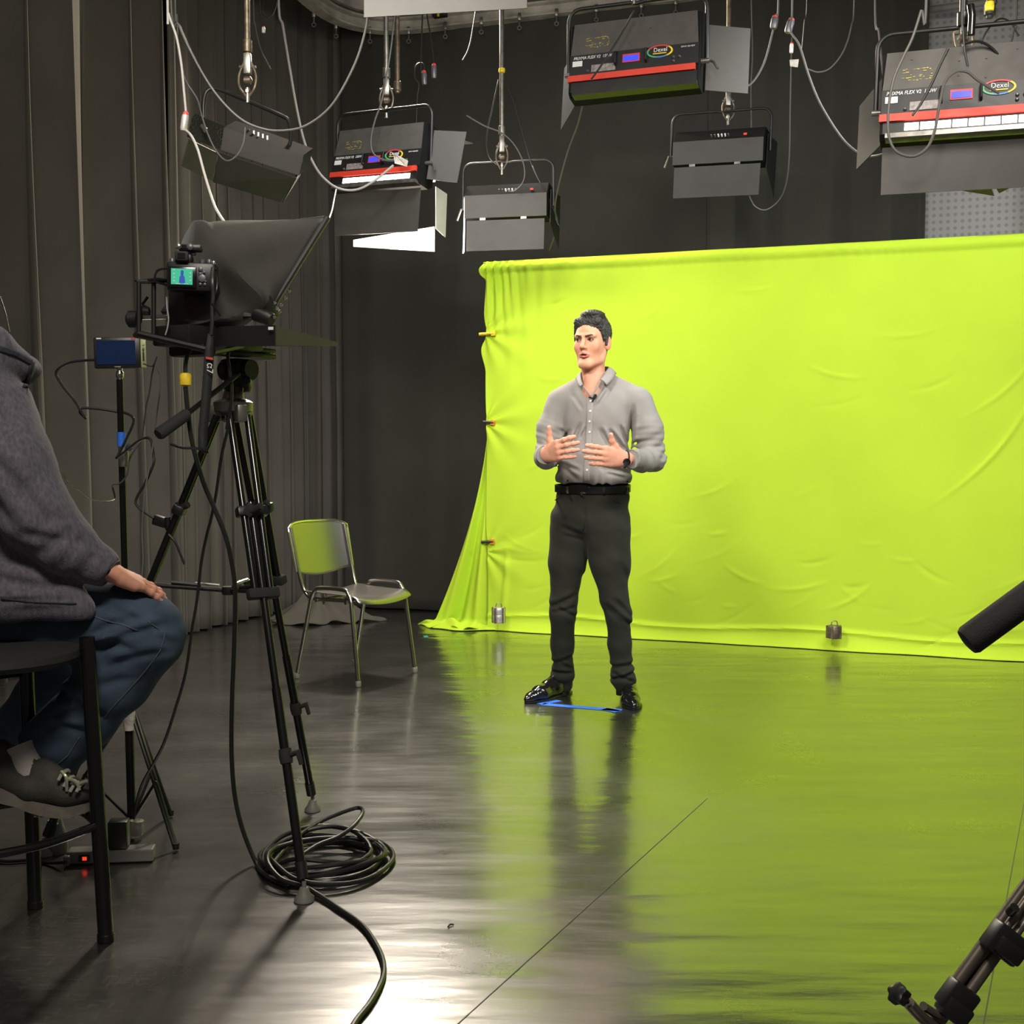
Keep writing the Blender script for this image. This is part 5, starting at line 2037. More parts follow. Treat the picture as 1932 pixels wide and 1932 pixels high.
dbt = ('barn_door', [(-.282, .0, -.18), (.278, .0, -.18), (.278, .0, -.455), (-.282, .0, -.455)], 'door')
Pt = W(842, 22, 4.2) + Vector((0, 0, .445))
softlight('studio light at the top edge, only its grey lower door showing before the track',
          Pt, -9, 2, 0, 'dim', (dbt,), w=.56)
b = MB()
hb_ = W(835, 20, 4.9)
fo = thing('junction_box', 'small black box with a yellow mark behind the grey door at the top edge', 'box', hb_)
b.box(W(830, 24, 8.5), (.10, .05, .06), frame(U, N), bev=.004)
b.build('case', M['fix_black'], fo, smooth=False)
b = MB()
b.box(W(827, 26, 8.46), (.012, .01, .035), frame(U, N))
b.build('yellow_mark', M['yellow'], fo, smooth=False)


# --- plain panel lights with knobs along the top
def panel_light(label, P, yaw, tilt, roll, w, side_lit=False, yoke_top=.24):
    t = thing('panel_light', label, 'studio light', P)
    L, R = local_frame(P, yaw, tilt, roll)
    h = w / 2
    mb = MB()
    prof = [(-.045, -.07), (-.060, .06), (-.02, .135), (.08, .135), (.09, -.07)]
    vs = [L(s * h, y, z) for s in (-1, 1) for y, z in prof]
    k = len(prof)
    mb.add(vs, [tuple(range(k)), tuple(reversed(range(k, 2 * k)))] + [(i, i + k, (i + 1) % k + k, (i + 1) % k) for i in range(k)])
    mb.build('housing', M['fix_housing'], t, smooth=False)
    b = MB()
    b.plate([L(-h, -.052, -.07), L(h, -.052, -.07), L(h, -.068, .062), L(-h, -.068, .062)], .006)
    b.build('rear_plate', M['door'], t, smooth=False)
    b = MB()
    b.plate([L(-h + .012, -.050, -.085), L(h - .012, -.050, -.085), L(h - .016, -.030, -.262), L(-h + .010, -.030, -.262)], .005)
    dd = b.build('barn_door', M['door'], t, smooth=False)
    for s in (-.55, .45):
        b = MB()
        b.box(L(s * h, -.054, -.078), (.035, .008, .014), R)
        b.build('hinge', M['steel'], dd, smooth=False)
    b = MB()
    b.plate([L(h + .01, .0, -.10), L(h + .01, .0, .10), L(h + .02, .22, .12), L(h + .02, .22, -.22)], .004)
    b.build('barn_door', M['fix_black'], t, smooth=False)
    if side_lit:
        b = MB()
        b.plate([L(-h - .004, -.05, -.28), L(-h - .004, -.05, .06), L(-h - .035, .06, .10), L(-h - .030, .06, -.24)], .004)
        b.build('lit_barn_door', M['lamp'], t, smooth=False)  # door made emissive to stand in for lamplight on its inside
    for i in range(6):
        b = MB()
        b.lathe([(.005, 0), (.005, .016), (.003, .018)], L(-.04 + i * .020, -.052, .085), R @ Rx(PI / 2 - .6), 10)
        b.build('knob', M['white'] if i in (2, 3, 4) else M['connector'], t)
    b = MB()
    b.box(L(.155, -.048, .092), (.018, .006, .010), R)
    b.build('indicator', M['red_lamp'], t, smooth=False)
    pts, top = yoke_path(P, yaw, roll, h + .028, .0, yoke_top)
    b = MB()
    b.tube(pts, .0075, 10)
    b.build('yoke', M['black'], t)
    b = MB()
    b.tube([L(-h - .005, 0, .0), L(-h - .04, 0, .0), L(-h - .06, -.01, -.07)], .006, 8)
    b.build('pivot_knob', M['steel'], t)
    return t


panel_light('grey panel light facing the cloth, with one glowing white door on its left', W(958, 392, 7.35), -14, 5, .5, .50, True, .27)
panel_light('grey two-leaf panel light hanging alone above the green cloth right of the man', W(1358, 290, 7.27), -23, 5, 2, .535, False, .245)

# --- the turned light on the left with a perforated side
Y0, Y1 = 4.75, 5.15
tl = thing('panel_light', 'dark panel light with a perforated side, turned away above the prompter on the left', 'studio light', W(465, 285, 4.95))


def pxplate(pts, th, name, material, parent):
    b = MB()
    b.plate([W(*p) for p in pts], th)
    return b.build(name, material, parent, smooth=False)


bk_ = Vector((.10, .10, .0))
fr4 = [W(422, 240, 4.86), W(572, 293, Y1), W(563, 331, Y1), W(416, 283, 4.86)]
top4 = [p + Vector((.02, .13, .06)) for p in fr4]
b = MB()
b.add(fr4 + top4, [(3, 2, 1, 0), (4, 5, 6, 7), (0, 1, 5, 4), (1, 2, 6, 5), (2, 3, 7, 6), (3, 0, 4, 7)])
b.build('housing', M['fix_housing'], tl, smooth=False)
pxplate([(422, 240, 4.855), (572, 293, Y1 - .005), (563, 331, Y1 - .005), (416, 283, 4.855)], .006, 'rear_plate', M['door'], tl)
pxplate([(414, 287, 4.86), (559, 335, Y1), (529, 381, Y1 + .12), (402, 343, 4.98)], .005, 'barn_door', M['door'], tl)
pxplate([(559, 335, Y1), (571, 300, Y1), (566, 330, Y1 + .1), (533, 382, Y1 + .13)], .005, 'barn_door', M['door'], tl)
M['perf_black'] = mat('perforated_black_metal', (.012, .012, .012), .5, bump=.9, bscale=140)
pxplate([(366, 214, 4.70), (424, 239, 4.86), (417, 283, 4.86), (353, 258, 4.70)], .006, 'perforated_side', M['perf_black'], tl)
pxplate([(356, 262, 4.70), (410, 288, 4.86), (401, 341, 4.95), (342, 313, 4.78)], .005, 'barn_door', M['fix_plate'], tl)
b = MB()
b.tube(spline([W(385, 232, 4.9), W(384, 196, 4.9), W(391, 172, 4.9), W(412, 169, 4.92), W(465, 190, 5.0), W(530, 218, 5.1), W(545, 230, 5.12), (W(549, 258, 5.14)), W(546, 275, 5.15)], 7), .008, 10)
b.build('yoke', M['black'], tl)
for i in range(6):
    x, y = 462 + i * 8.5, 240 + i * 3.2
    b = MB()
    b.tube([W(x, y + 8, 5.0), W(x, y, 5.0)], .004, 8)
    b.build('knob', M['white'] if i > 1 else M['connector'], tl)
b = MB()
b.tube([W(382, 238, 4.74), W(388, 246, 4.72)], .010, 10)
b.build('pivot_knob', M['steel'], tl)

# --- hangers
hanger('worn steel pipe and clamp carrying the dark light on the left', 467, 5.0, (100, 194), r=.0115, pm='steel_rust')
hanger('steel pipe with clamp carrying the lit light left of centre', 729, 6.45, (148, 222), r=.0135)
hanger('plain brownish pipe just right of the pipe over the lit light', 750, 6.9, (172, 240), r=.014, pm='steel_rust', coil=False)
h4 = hanger('steel pipe with yellow band and long clamp, right of the lit light', 947, 7.35, (255, 330), r=.0135, pm='steel')
b = MB()
p = W(947, 133, 7.33)
b.lathe([(.018, -.012), (.020, 0), (.018, .012)], p, None, 14)
b.build('yellow_band', M['yellow'], h4)
hanger('steel pipe carrying the two-leaf panel light above the green cloth', 1374, 7.27, (172, 236), r=.015, pm='steel_rust')
hanger('black clamp with hanging strap over the light at the upper right', 1817, 4.42, (52, 92), r=.014, pm='black')
h7 = hanger('dark pipe with yellow tape behind the light at the upper right', 1867, 5.6, (30, 130), r=.016, pm='black', coil=False)
b = MB()
b.lathe([(.018, -.02), (.021, 0), (.018, .02)], W(1867, 12, 5.58), None, 14)
b.build('yellow_tape', M['yellow'], h7)
b = MB()
b.tube([W(1831, 10, 4.35), W(1834, 30, 4.34), W(1832, 66, 4.34)], .013, 12)
st_ = b.build('lever', M['black_gloss'], [o for o in C.objects if o.get('label', '').startswith('black clamp with hanging')][0])


# --- cables
def cable(label, pts, r=.004, m='cable', name='cable', plug=None, closed=False, cat='cable'):
    P = [p if isinstance(p, Vector) else W(*p) for p in pts]
    t = thing(name, label, cat, P[0])
    mb = MB()
    if not isinstance(pts[0], Vector) and pts[0][1] < 0:      # runs on up to the grid under the ceiling
        P = [Vector((P[0].x, P[0].y, 5.19)), P[0].lerp(Vector((P[0].x, P[0].y, 5.19)), .5)] + P
    mb.tube(spline(P, 7), r, 8)
    mb.build('cord', M[m], t)
    return t


def with_Y(pts, Y0_, Y1_=None):
    Y1_ = Y0_ if Y1_ is None else Y1_
    n = len(pts) - 1
    return [(x, y, Y0_ + (Y1_ - Y0_) * i / n) for i, (x, y) in enumerate(pts)]


def connector(t, a, b_, r=.012, body='connector', cap='red_print'):
    a, b_ = W(*a), W(*b_)
    mb = MB()
    d = (b_ - a)
    L = d.length
    mb.lathe([(r * .45, 0), (r * .8, L * .12), (r, L * .25), (r, L * .85), (r * .8, L)], a, zframe(d), 14)
    mb.build('plug', M[body], t)
    mb = MB()
    mb.lathe([(r * .4, -L * .05), (r * .75, L * .02), (r * .85, L * .16), (r * .5, L * .2)], a, zframe(d), 14)
    mb.build('plug_ring', M[cap], t)


t = cable('pale cable dropping from the top left to a silver plug beside the dark light',
          with_Y([(316, -12), (318, 25), (333, 70), (342, 120), (347, 170), (351, 214)], 4.4), .0045, 'cable_white')
connector(t, (351, 212, 4.4), (346, 247, 4.4), .013, 'connector_white', 'red_print')
cable('pale cable running from the silver plug down behind the prompter hood', with_Y([(350, 245), (362, 258), (374, 285), (385, 325), (397, 365), (408, 395), (425, 422)], 4.4, 3.95), .0045, 'cable_white')
cable('long grey cable sagging in a wide arc between the top left and the grey door', with_Y([(322, -12), (338, 48), (372, 120), (410, 180), (455, 225), (500, 244), (540, 246), (575, 238), (612, 213), (640, 178), (672, 115), (690, 55), (694, 20)], 4.5, 4.3), .0045, 'cable_grey')
cable('thin cable looping down across the dark light on the left', with_Y([(330, -12), (334, 30), (336, 90), (342, 125), (352, 155), (372, 187), (380, 215), (391, 250), (405, 280), (420, 299), (433, 303), (449, 291), (460, 268), (463, 240)], 4.55, 4.72), .0035, 'cable_grey')
cable('pale cable falling from the top to the left end of the lit light', with_Y([(525, -12), (534, 50), (547, 130), (560, 205), (575, 270), (595, 315), (615, 340), (640, 356), (672, 358), (705, 342), (742, 312)], 5.9, 6.15), .006, 'cable_white')
cable('pale cable from the lit light down to the prompter hood', with_Y([(634, 358), (630, 378), (626, 398), (619, 418)], 5.5, 3.8), .0035, 'cable_grey')
cable('thin dark cable hanging beside the worn steel pipe on the left', with_Y([(478, -10), (482, 50), (493, 95), (511, 131)], 5.6), .003, 'cable_grey')
t = cable('small dark cable loop at the top left with a tiny red and white plug', with_Y([(490, -10), (493, 18), (504, 32), (515, 27), (522, 8), (524, -10)], 5.6), .003, 'cable')
t = cable('tiny red and white plug hanging near the curtain at the top left', with_Y([(497, -10), (497, 48)], 5.7), .0016, 'cable')
connector(t, (497, 50, 5.7), (497, 62, 5.7), .008, 'white', 'red_print')
cable('grey cable wound along the clamp to the logo of the lit light', with_Y([(748, -40), (741, 60), (733, 120), (720, 190), (708, 225), (700, 260), (702, 285), (715, 298), (738, 303), (752, 300)], 6.3), .005, 'cable_grey')
b = MB()
t = thing('cable_tie_label', 'pale paper tag stuck over the logo of the lit light', 'tag', W(750, 303, 6.2))
b.plate([W(743, 294, 6.20), W(748, 292, 6.19), W(770, 304, 6.20), W(768, 314, 6.21), (W(745, 308, 6.20))], .003)
b.build('paper', M['tape_white'], t, smooth=False)
t = cable('dark cable with a looped end and grey plug, left of the other grey plug', with_Y([(797, -10), (796, 60), (794, 120), (797, 158), (800, 135), (799, 122), (791, 119), (783, 128), (783, 148), (790, 160), (787, 185), (785, 237)], 6.8), .004, 'cable')
connector(t, (800, 134, 6.8), (801, 160, 6.8), .014)
t = cable('dark cable with a single grey plug, right of the looped one, hanging from the track', with_Y([(804, -10), (811, 60), (816, 95), (819, 122)], 6.8), .004, 'cable')
connector(t, (819, 121, 6.8), (819, 148, 6.8), .015)
cable('short dark cable end hanging between the track and the pipe with yellow band', with_Y([(903, -40), (892, 55), (884, 92), (873, 114)], 7.4), .004, 'cable_grey')
cable('dark cable bowing out left of the long clamp', with_Y([(941, 150), (929, 205), (920, 245), (918, 275), (924, 298), (938, 311)], 7.3), .005, 'cable')
cable('dark cable running down right of the long clamp past the panel light', with_Y([(958, 160), (972, 200), (986, 250), (1003, 310), (1022, 350), (1043, 392), (1052, 420), (1067, 441)], 7.3), .004, 'cable')
cable('thin grey cable crossing from the lit light to the panel light with glowing door', with_Y([(880, 218), (915, 238), (945, 250), (968, 270), (985, 300), (990, 328), (984, 348), (968, 361), (955, 356)], 7.1, 7.2), .004, 'cable_grey')
cable('grey cable falling from under the light over the man to the backdrop', with_Y([(1101, 190), (1090, 235), (1070, 290), (1052, 360), (1047, 395), (1052, 420), (1046, 445), (1036, 473)], 6.3, 7.9), .0045, 'cable_grey')
cable('black cable across the back of the light over the man', with_Y([(1196, 20), (1175, 60), (1150, 100), (1125, 137), (1115, 150)], 5.17), .004, 'cable')
cable('straight dark cable hanging down to the light above the cloth', with_Y([(1418, -10), (1420, 100), (1417, 170), (1418, 256)], 7.2), .0045, 'cable_grey')
t = cable('dark cable with the left of two top grey plugs, curving to the side door', with_Y([(1469, -10), (1464, 30), (1456, 68), (1442, 118), (1422, 153), (1400, 168), (1388, 171)], 6.0), .005, 'cable_grey')
connector(t, (1463, 30, 5.98), (1459, 54, 5.98), .018)
t = cable('long dark cable from the right of two grey plugs, sagging to the right light', with_Y([(1495, -10), (1493, 35), (1492, 60), (1508, 85), (1527, 145), (1550, 200), (1590, 262), (1625, 291), (1650, 294), (1685, 285)], 5.6, 4.7), .0045, 'cable_grey')
connector(t, (1494, 35, 5.58), (1486, 62, 5.58), .017)
t = cable('thin dark cable with red plug and paper flag ending in a wide hook', with_Y([(1494, 70), (1493, 110), (1491, 200), (1489, 300), (1482, 352), (1468, 380), (1445, 396), (1425, 389), (1414, 370)], 6.4, 7.1), .0035, 'cable_grey')
connector(t, (1494, 80, 6.38), (1493, 100, 6.38), .010, 'white', 'red_print')
b = MB()
b.plate([W(1490, 113, 6.36), W(1507, 112, 6.38), W(1505, 127, 6.37), W(1491, 125, 6.36)], .003)
b.build('paper_flag', M['tape_white'], t, smooth=False)
cable('thin black cable ending behind the right grey plug', with_Y([(1523, -10), (1518, 40), (1513, 95)], 6.2), .003, 'cable')
cable('thin dark cable making a broad hook from the top right of the plugs', with_Y([(1612, -10), (1606, 50), (1592, 95), (1568, 127), (1545, 136), (1523, 130)], 6.2, 5.8), .0035, 'cable_grey')
cable('thin cable slanting down to the left pivot of the right edge light', with_Y([(1651, -10), (1658, 60), (1665, 130), (1672, 172), (1680, 190)], 4.8, 4.5), .004, 'cable_grey')
cable('grey cable looping under the right edge light and up over its louvres', with_Y([(1748, -10), (1738, 20), (1722, 70), (1703, 110), (1686, 150), (1677, 200), (1676, 250), (1686, 280), (1705, 293), (1728, 294), (1750, 278), (1764, 245), (1773, 195), (1783, 155), (1802, 136), (1825, 136), (1843, 150), (1866, 165), (1885, 176)], 4.3, 4.24), .005, 'cable_grey')
cable('dark cable from the black clamp down the back of the right edge light', with_Y([(1789, 92), (1775, 120), (1757, 160), (1738, 195), (1722, 218)], 4.25), .0045, 'cable')
cable('dark cable hanging through the black clamp onto the right edge light', with_Y([(1816, -10), (1817, 50), (1820, 95), (1826, 125)], 4.3), .004, 'cable')
cable('thin black safety wire ring behind the black clamp at the top right', with_Y([(1919, -10), (1914, 50), (1903, 95), (1888, 112), (1868, 120)], 4.7), .0035, 'cable')
cable('thin wire arc with small clips over the right edge light', with_Y([(1847, 120), (1850, 88), (1862, 58), (1885, 36), (1906, 42), (1922, 68)], 4.7), .0035, 'cable')
cable('thick dark cable running off the right edge above the light', with_Y([(1820, 82), (1845, 78), (1868, 88), (1892, 112), (1915, 130), (1945, 145)], 4.35), .005, 'cable')
# ================================================================== steel chair
M['chair_steel'] = mat('brushed_polished_steel_sheet', (.40, .38, .37), .30, metal=1.0, bump=.02, bscale=60)
chair = thing('chair', 'bare polished steel stacking chair standing empty before the corner curtains', 'chair', G(660, 1270))
A_f, A_r, B_f, B_r = G(676, 1296), G(553, 1250), G(775, 1271), G(652, 1255)
# straighten into a proper footprint from the near front foot
sx = (B_f - A_f)
sx.z = 0
sx = sx.normalized()
fy = Vector((sx.y, -sx.x, 0))
if fy.y > 0:
    fy = -fy                        # seat front direction (towards the camera side)
wch, dch = .47, .48


def cq(x, y, z):
    """x along the seat width from the near side, y back from the front feet, z up"""
    return Vector((A_f.x, A_f.y, 0)) + sx * x - fy * y + Vector((0, 0, z))


for s in (0, 1):
    x = 0 if s == 0 else wch
    i_ = 1 if s == 0 else -1
    b = MB()
    path = [cq(x, 0, .012), cq(x + i_ * .015, .055, .42), cq(x + i_ * .018, .075, .462), cq(x + i_ * .018, .11, .485), cq(x + i_ * .018, .27, .485), cq(x + i_ * .018, .31, .462), cq(x + i_ * .016, .33, .42), cq(x, dch - .06, .012)]
    b.tube(path[:1] + spline(path[1:-1], 5) + path[-1:], .0115, 12)
    b.build('leg_loop', M['dark_chrome'], chair)
    for y in (0, dch - .06):
        b = MB()
        b.lathe([(.013, 0), (.0145, .003), (.0145, .026), (.012, .03)], cq(x, y, 0.001), None, 12)
        b.build('foot_cap', M['foot'], chair)
# back and seat carrier tubes
b = MB()
for s in (0, 1):
    x = .035 if s == 0 else wch - .035
    i_ = 1 if s == 0 else -1
    b.tube(spline([cq(x, .02, .430), cq(x, .20, .425), cq(x, .33, .425), cq(x - i_ * .005, .385, .46), cq(x - i_ * .012, .42, .56), cq(x - i_ * .012, .475, .79)], 6), .010, 10)
b.tube([cq(.02, .10, .418), cq(wch - .02, .10, .418)], .009, 10)
b.tube([cq(.02, .30, .418), cq(wch - .02, .30, .418)], .009, 10)
b.build('frame', M['dark_chrome'], chair)


def seatf(u, v):
    x = .02 + (wch - .04) * u
    y = -.015 + .40 * v
    crown = .018 * math.cos((u - .5) * PI) * 0
    z = .452 - .020 * math.sin(PI * u) * (1 - .2 * v) - (.030 * max(0, (.16 - v) / .16) ** 2) + .01 * v
    e = 1 - .10 * max(0, abs(u - .5) * 2 - .7) / .3
    yy = y if v > .5 else -.015 + .40 * (.5 - (.5 - v) * (1 - .12 * (abs(u - .5) * 2) ** 4))
    return cq(x, yy, z)


b = MB()
b.grid(seatf, 24, 20)
b.build('seat', M['chair_steel'], chair, solid=.004)


def backf(u, v):
    uu = (u - .5) * 2
    low = .0 + .05 * (1 - uu * uu) * 0
    z0 = .545 + .035 * abs(uu) ** 1.6 - .02
    z1 = .815 - .030 * abs(uu) ** 5
    z = z0 + (z1 - z0) * v
    x = wch / 2 + uu * (.225 + .008 * v)
    y = .425 + .055 * (z - .55) / .26 + .042 * (1 - uu * uu)
    return cq(x, y, z)


b = MB()
b.grid(backf, 28, 18)
bk = b.build('backrest', M['chair_steel'], chair, solid=.004)
b = MB()
edge = [backf(u / 20, 1) for u in range(21)]
side1 = [backf(0, v / 10) for v in range(11)]
side2 = [backf(1, 1 - v / 10) for v in range(11)]
b.tube(side1 + edge[1:] + side2[1:], .009, 10)
b.build('rim', M['chrome'], bk)

# ================================================================== video tripod with its head
f1, f2_, f3_ = G(574, 1700), G(590, 1530), G(84, 1614)
bc_ = W(440, 762, 3.64)
tri = thing('tripod', 'tall black video tripod with pan handle carrying the teleprompter', 'tripod', (bc_.x, bc_.y, 0))


def leg(foot, top, clampa, clampb, tw=.030):
    foot, top = Vector(foot), Vector(top)
    d = (foot - top)
    L = d.length
    d.normalize()
    rad = Vector((foot.x - bc_.x, foot.y - bc_.y, 0)).normalized()
    lat = d.cross(rad).normalized()
    P = lambda s, o: top + d * (L * s) + lat * o
    lg_ = MB()
    for o in (-tw, tw):
        lg_.tube([P(0, o * .9), P(clampb, o * .75)], .0105, 12)
    ob = lg_.build('leg', M['black_gloss'], tri)
    m1 = MB()
    m1.tube([P(clampa - .02, 0), P(.78, 0)], .0115, 12)
    m1.tube([P(.60, 0), P(.965, 0)], .0135, 12)
    m1.build('leg_section', M['black_gloss'], ob)
    for s in (clampa, clampb):
        m1 = MB()
        R = frame(lat, d)
        m1.box(P(s, 0), (tw * 2 + .032, .030, .034), R, bev=.006)
        m1.build('leg_collar', M['foam'] if s == clampb else M['black_plastic'], ob)
    m1 = MB()
    m1.box(P(clampa - .004, 0) + rad * .0 + Vector((.0, -.024, 0)), (.03, .02, .035), Ry(.6), bev=.005)
    m1.tube([P(clampa, .0) + Vector((0, -.025, 0)), P(clampa, .0) + Vector((.035, -.040, .018))], [.008, .011], 10)
    m1.build('clamp_lever', M['foam'], ob)
    m1 = MB()
    R = frame(lat, d)
    m1.lathe([(.017, -.02), (.019, 0), (.017, .02)], P(.74, 0), zframe(d), 14)
    m1.tube([P(.74, 0), P(.74, 0) + Vector((.036, -.012, .014)), P(.755, 0) + Vector((.042, -.012, 0))], [.008, .010, .006], 10)
    m1.build('clamp_lever', M['foam'], ob)
    m1 = MB()
    m1.lathe([(.016, -.022), (.016, .022)], P(.965, 0), zframe(d), 14)
    m1.tube([P(.97, 0), P(.985, 0)], .005, 8)
    m1.build('leg_end', M['black_plastic'], ob)
    m1 = MB()
    m1.lathe([(.027, 0), (.027, .006), (.017, .020), (.013, .032), (.011, .036), (.006, .038), (.006, .052)], Vector((foot.x, foot.y, .001)), None, 18)
    m1.build('foot', M['foot'], ob)
    return ob, P


apex = bc_ + Vector((0, 0, -.035))
tops = []
for f in (f1, f2_, f3_):
    rad = Vector((f.x - bc_.x, f.y - bc_.y, 0)).normalized()
    tops.append(apex + rad * .045)
legs = [leg(Vector((f.x, f.y, .035)), tp_, .22, .40) for f, tp_ in zip((f1, f2_, f3_), tops)]
sp_c = W(432, 1114, 3.62)
b = MB()
for (ob, P) in legs:
    e = P(.395, 0)
    b.tube([sp_c, e], .007, 10)
    b.tube([sp_c.lerp(e, .35) + Vector((0, 0, .010)), sp_c.lerp(e, .72) + Vector((0, 0, .012))], .005, 8)
b.lathe([(.020, -.012), (.022, 0), (.020, .012)], sp_c, None, 16)
b.build('mid_spreader', M['black'], tri)
for (ob, P) in legs:
    b = MB()
    e = P(.395, 0)
    b.tube([sp_c.lerp(e, .12) + Vector((0, 0, .014)), sp_c.lerp(e, .42) + Vector((0, 0, .016))], .005, 8)
    b.build('spreader_slide', M['chrome'], tri)
b = MB()
b.lathe([(.028, -.055), (.036, -.050), (.038, -.030), (.056, -.022), (.058, .004), (.050, .010), (.032, .016), (.028, .035), (.024, .040)], bc_, None, 28)
for t_ in tops:
    b.box(t_ + Vector((0, 0, .006)), (.075, .030, .050), frame(Vector((t_.x - bc_.x, t_.y - bc_.y, 0)), (0, 0, 1)) @ Rx(PI / 2), bev=.005)
b.build('bowl', M['bowl'], tri)
b = MB()
b.lathe([(.034, -.046), (.0375, -.044), (.0375, -.034), (.034, -.032)], bc_, None, 28)
b.build('bowl_ring', M['chrome'], tri)
hc_ = bc_ + Vector((0.015, 0, .085))
b = MB()
ax_ = Vector((.5, .866, 0))
la_ = Vector((.866, -.5, 0))
Rr_ = frame(ax_, la_)
b.lathe([(.036, -.05), (.042, -.04), (.040, -.015), (.030, -.01)], hc_, None, 20)
b.box(hc_ + Vector((0, 0, .015)), (.085, .075, .065), Rr_, bev=.012)
b.tube([hc_ - la_ * .055 + Vector((0, 0, .015)), hc_ + la_ * .055 + Vector((0, 0, .015))], .030, 18)
head_ = b.build('fluid_head', M['black'], tri)
b = MB()
b.box(hc_ + ax_ * .03 + Vector((0, 0, .062)), (.22, .060, .016), Rr_, bev=.004)
b.box(hc_ + ax_ * .05 + Vector((0, 0, .078)), (.16, .075, .012), Rr_, bev=.003)
b.build('quick_release_plate', M['black'], head_)
b = MB()
for k, (dx, dz) in enumerate(((-.05, -.02), (.045, .02), (-.02, -.045))):
    b.lathe([(.012, 0), (.013, .012), (.009, .016)], hc_ - la_ * dx + Vector((0, -.05, dz)), Rx(PI / 2), 14)
b.build('adjusting_knob', M['black_plastic'], head_)
b = MB()
h0, h1, h2 = W(451, 704, 3.50), W(352, 782, 3.36), W(301, 818, 3.29)
b.tube([h0, h1], .0075, 12)
pb = b.build('pan_bar', M['black_gloss'], tri)
b = MB()
b.tube([h1.lerp(h0, .03), h1, h2, h2 + (h2 - h1).normalized() * .006], [.011, .0165, .0175, .014], 16)
b.build('grip', M['foam'], pb)
# small cable clamp on the far left leg
b = MB()
pc_ = W(308, 985, 3.62)
b.box(pc_, (.060, .030, .030), Ry(.3), bev=.005)
b.tube([W(316, 976, 3.6), W(318, 1000, 3.6)], .009, 10)
b.build('accessory_clamp', M['black_plastic'], tri)

# ================================================================== teleprompter
pr = thing('teleprompter', 'black teleprompter with cloth hood, slanted glass frame and flat monitor on the video tripod', 'teleprompter', W(440, 650, 3.6))


def boxpx(mb, c, size, R=Rr_, **k):
    mb.box(c, size, R, **k)


base0 = W(258, 632, 3.36)
base1 = W(396, 664, 3.52)
bz = W(300, 640, 3.4)
b = MB()
for s in (0, 1):
    o = la_ * (.16 * s) * 0
b.tube([base0, W(380, 655, 3.60), W(500, 676, 3.78)], .009, 10, flat=1.6)
q0 = W(262, 630, 3.34)
b.tube([q0, W(400, 662, 3.34)], .0095, 8, flat=1.6)
b.tube([W(400, 662, 3.34), W(508, 640, 3.72)], .012, 8)
b.build('base_rail', M['black'], pr)
b = MB()
for (x, y0, y1, Y) in ((262, 533, 630, 3.34), (290, 532, 632, 3.36)):
    b.tube([W(x, y0, Y), W(x, y1, Y)], .0062, 10)
b.tube([W(258, 532, 3.34), W(294, 530, 3.36), W(345, 545, 3.36)], .006, 8, flat=1.5)
b.box(W(290, 530, 3.37), (.055, .09, .006), Rr_, bev=.002)
b.build('camera_cage', M['black'], pr)
b = MB()
b.tube([W(268, 599, 3.42), W(316, 598, 3.46)], .0065, 10)
b.tube([W(458, 593, 3.42), W(492, 593, 3.45)], .0065, 10)
b.tube([W(492, 597, 3.45), W(455, 606, 3.6)], .0065, 10)
b.build('rod', M['chrome'], pr)
b = MB()
b.tube([W(268, 575, 3.44), W(279, 560, 3.44)], .004, 8)
b.lathe([(.012, -.02), (.024, -.012), (.024, .012), (.012, .02)], W(252, 602, 3.42), frame((0, 0, 1), (0, 1, 0)), 14)
b.lathe([(.012, -.015), (.020, 0), (.012, .015)], W(272, 588, 3.44), frame((0, 0, 1), (0, 1, 0)), 12)
b.build('clamp_knob', M['black_plastic'], pr)
# lens block under the camera
b = MB()
b.box(W(372, 605, 3.46), (.06, .17, .20), Rr_, bev=.008)
b.box(W(395, 640, 3.50), (.30, .14, .055), Rr_, bev=.006)
b.build('mount_block', M['black'], pr)
# glass frame bar, hinge
TR, BR_ = W(616, 412, 3.76), W(516, 573, 3.50)
fw = .43
TL_, BL_ = TR - la_ * fw, BR_ - la_ * fw
b = MB()
fn_ = (TR - BR_).normalized()
for a_, c_ in ((BR_, TR), (BL_, TL_), (TL_, TR), (BL_, BR_)):
    b.tube([a_, c_], .0085, 8, flat=1.5)
gf = b.build('glass_frame', M['black'], pr)
M['glass'] = mat('half_mirror_glass', (.02, .02, .02), .05, spec=.8)
b = MB()
b.plate([BR_, TR, TL_, BL_], .003)
b.build('glass', M['glass'], pr, smooth=False)
b = MB()
b.box(W(506, 585, 3.46), (.07, .020, .055), Rr_ @ Ry(-.9), bev=.006)
b.lathe([(.020, -.03), (.026, -.02), (.018, .03)], W(497, 596, 3.44), zframe((.8, -.3, -.4)), 14)
b.build('hinge', M['black'], gf)
for (x, y) in ((545, 549), (538, 562), (530, 575), (518, 571), (522, 582), (527, 588), (517, 598)):
    b = MB()
    b.lathe([(.0055, 0), (.0045, .004), (.002, .006)], W(x, y, 3.43), Rx(PI / 2), 10)
    b.build('bolt', M['chrome'], gf)
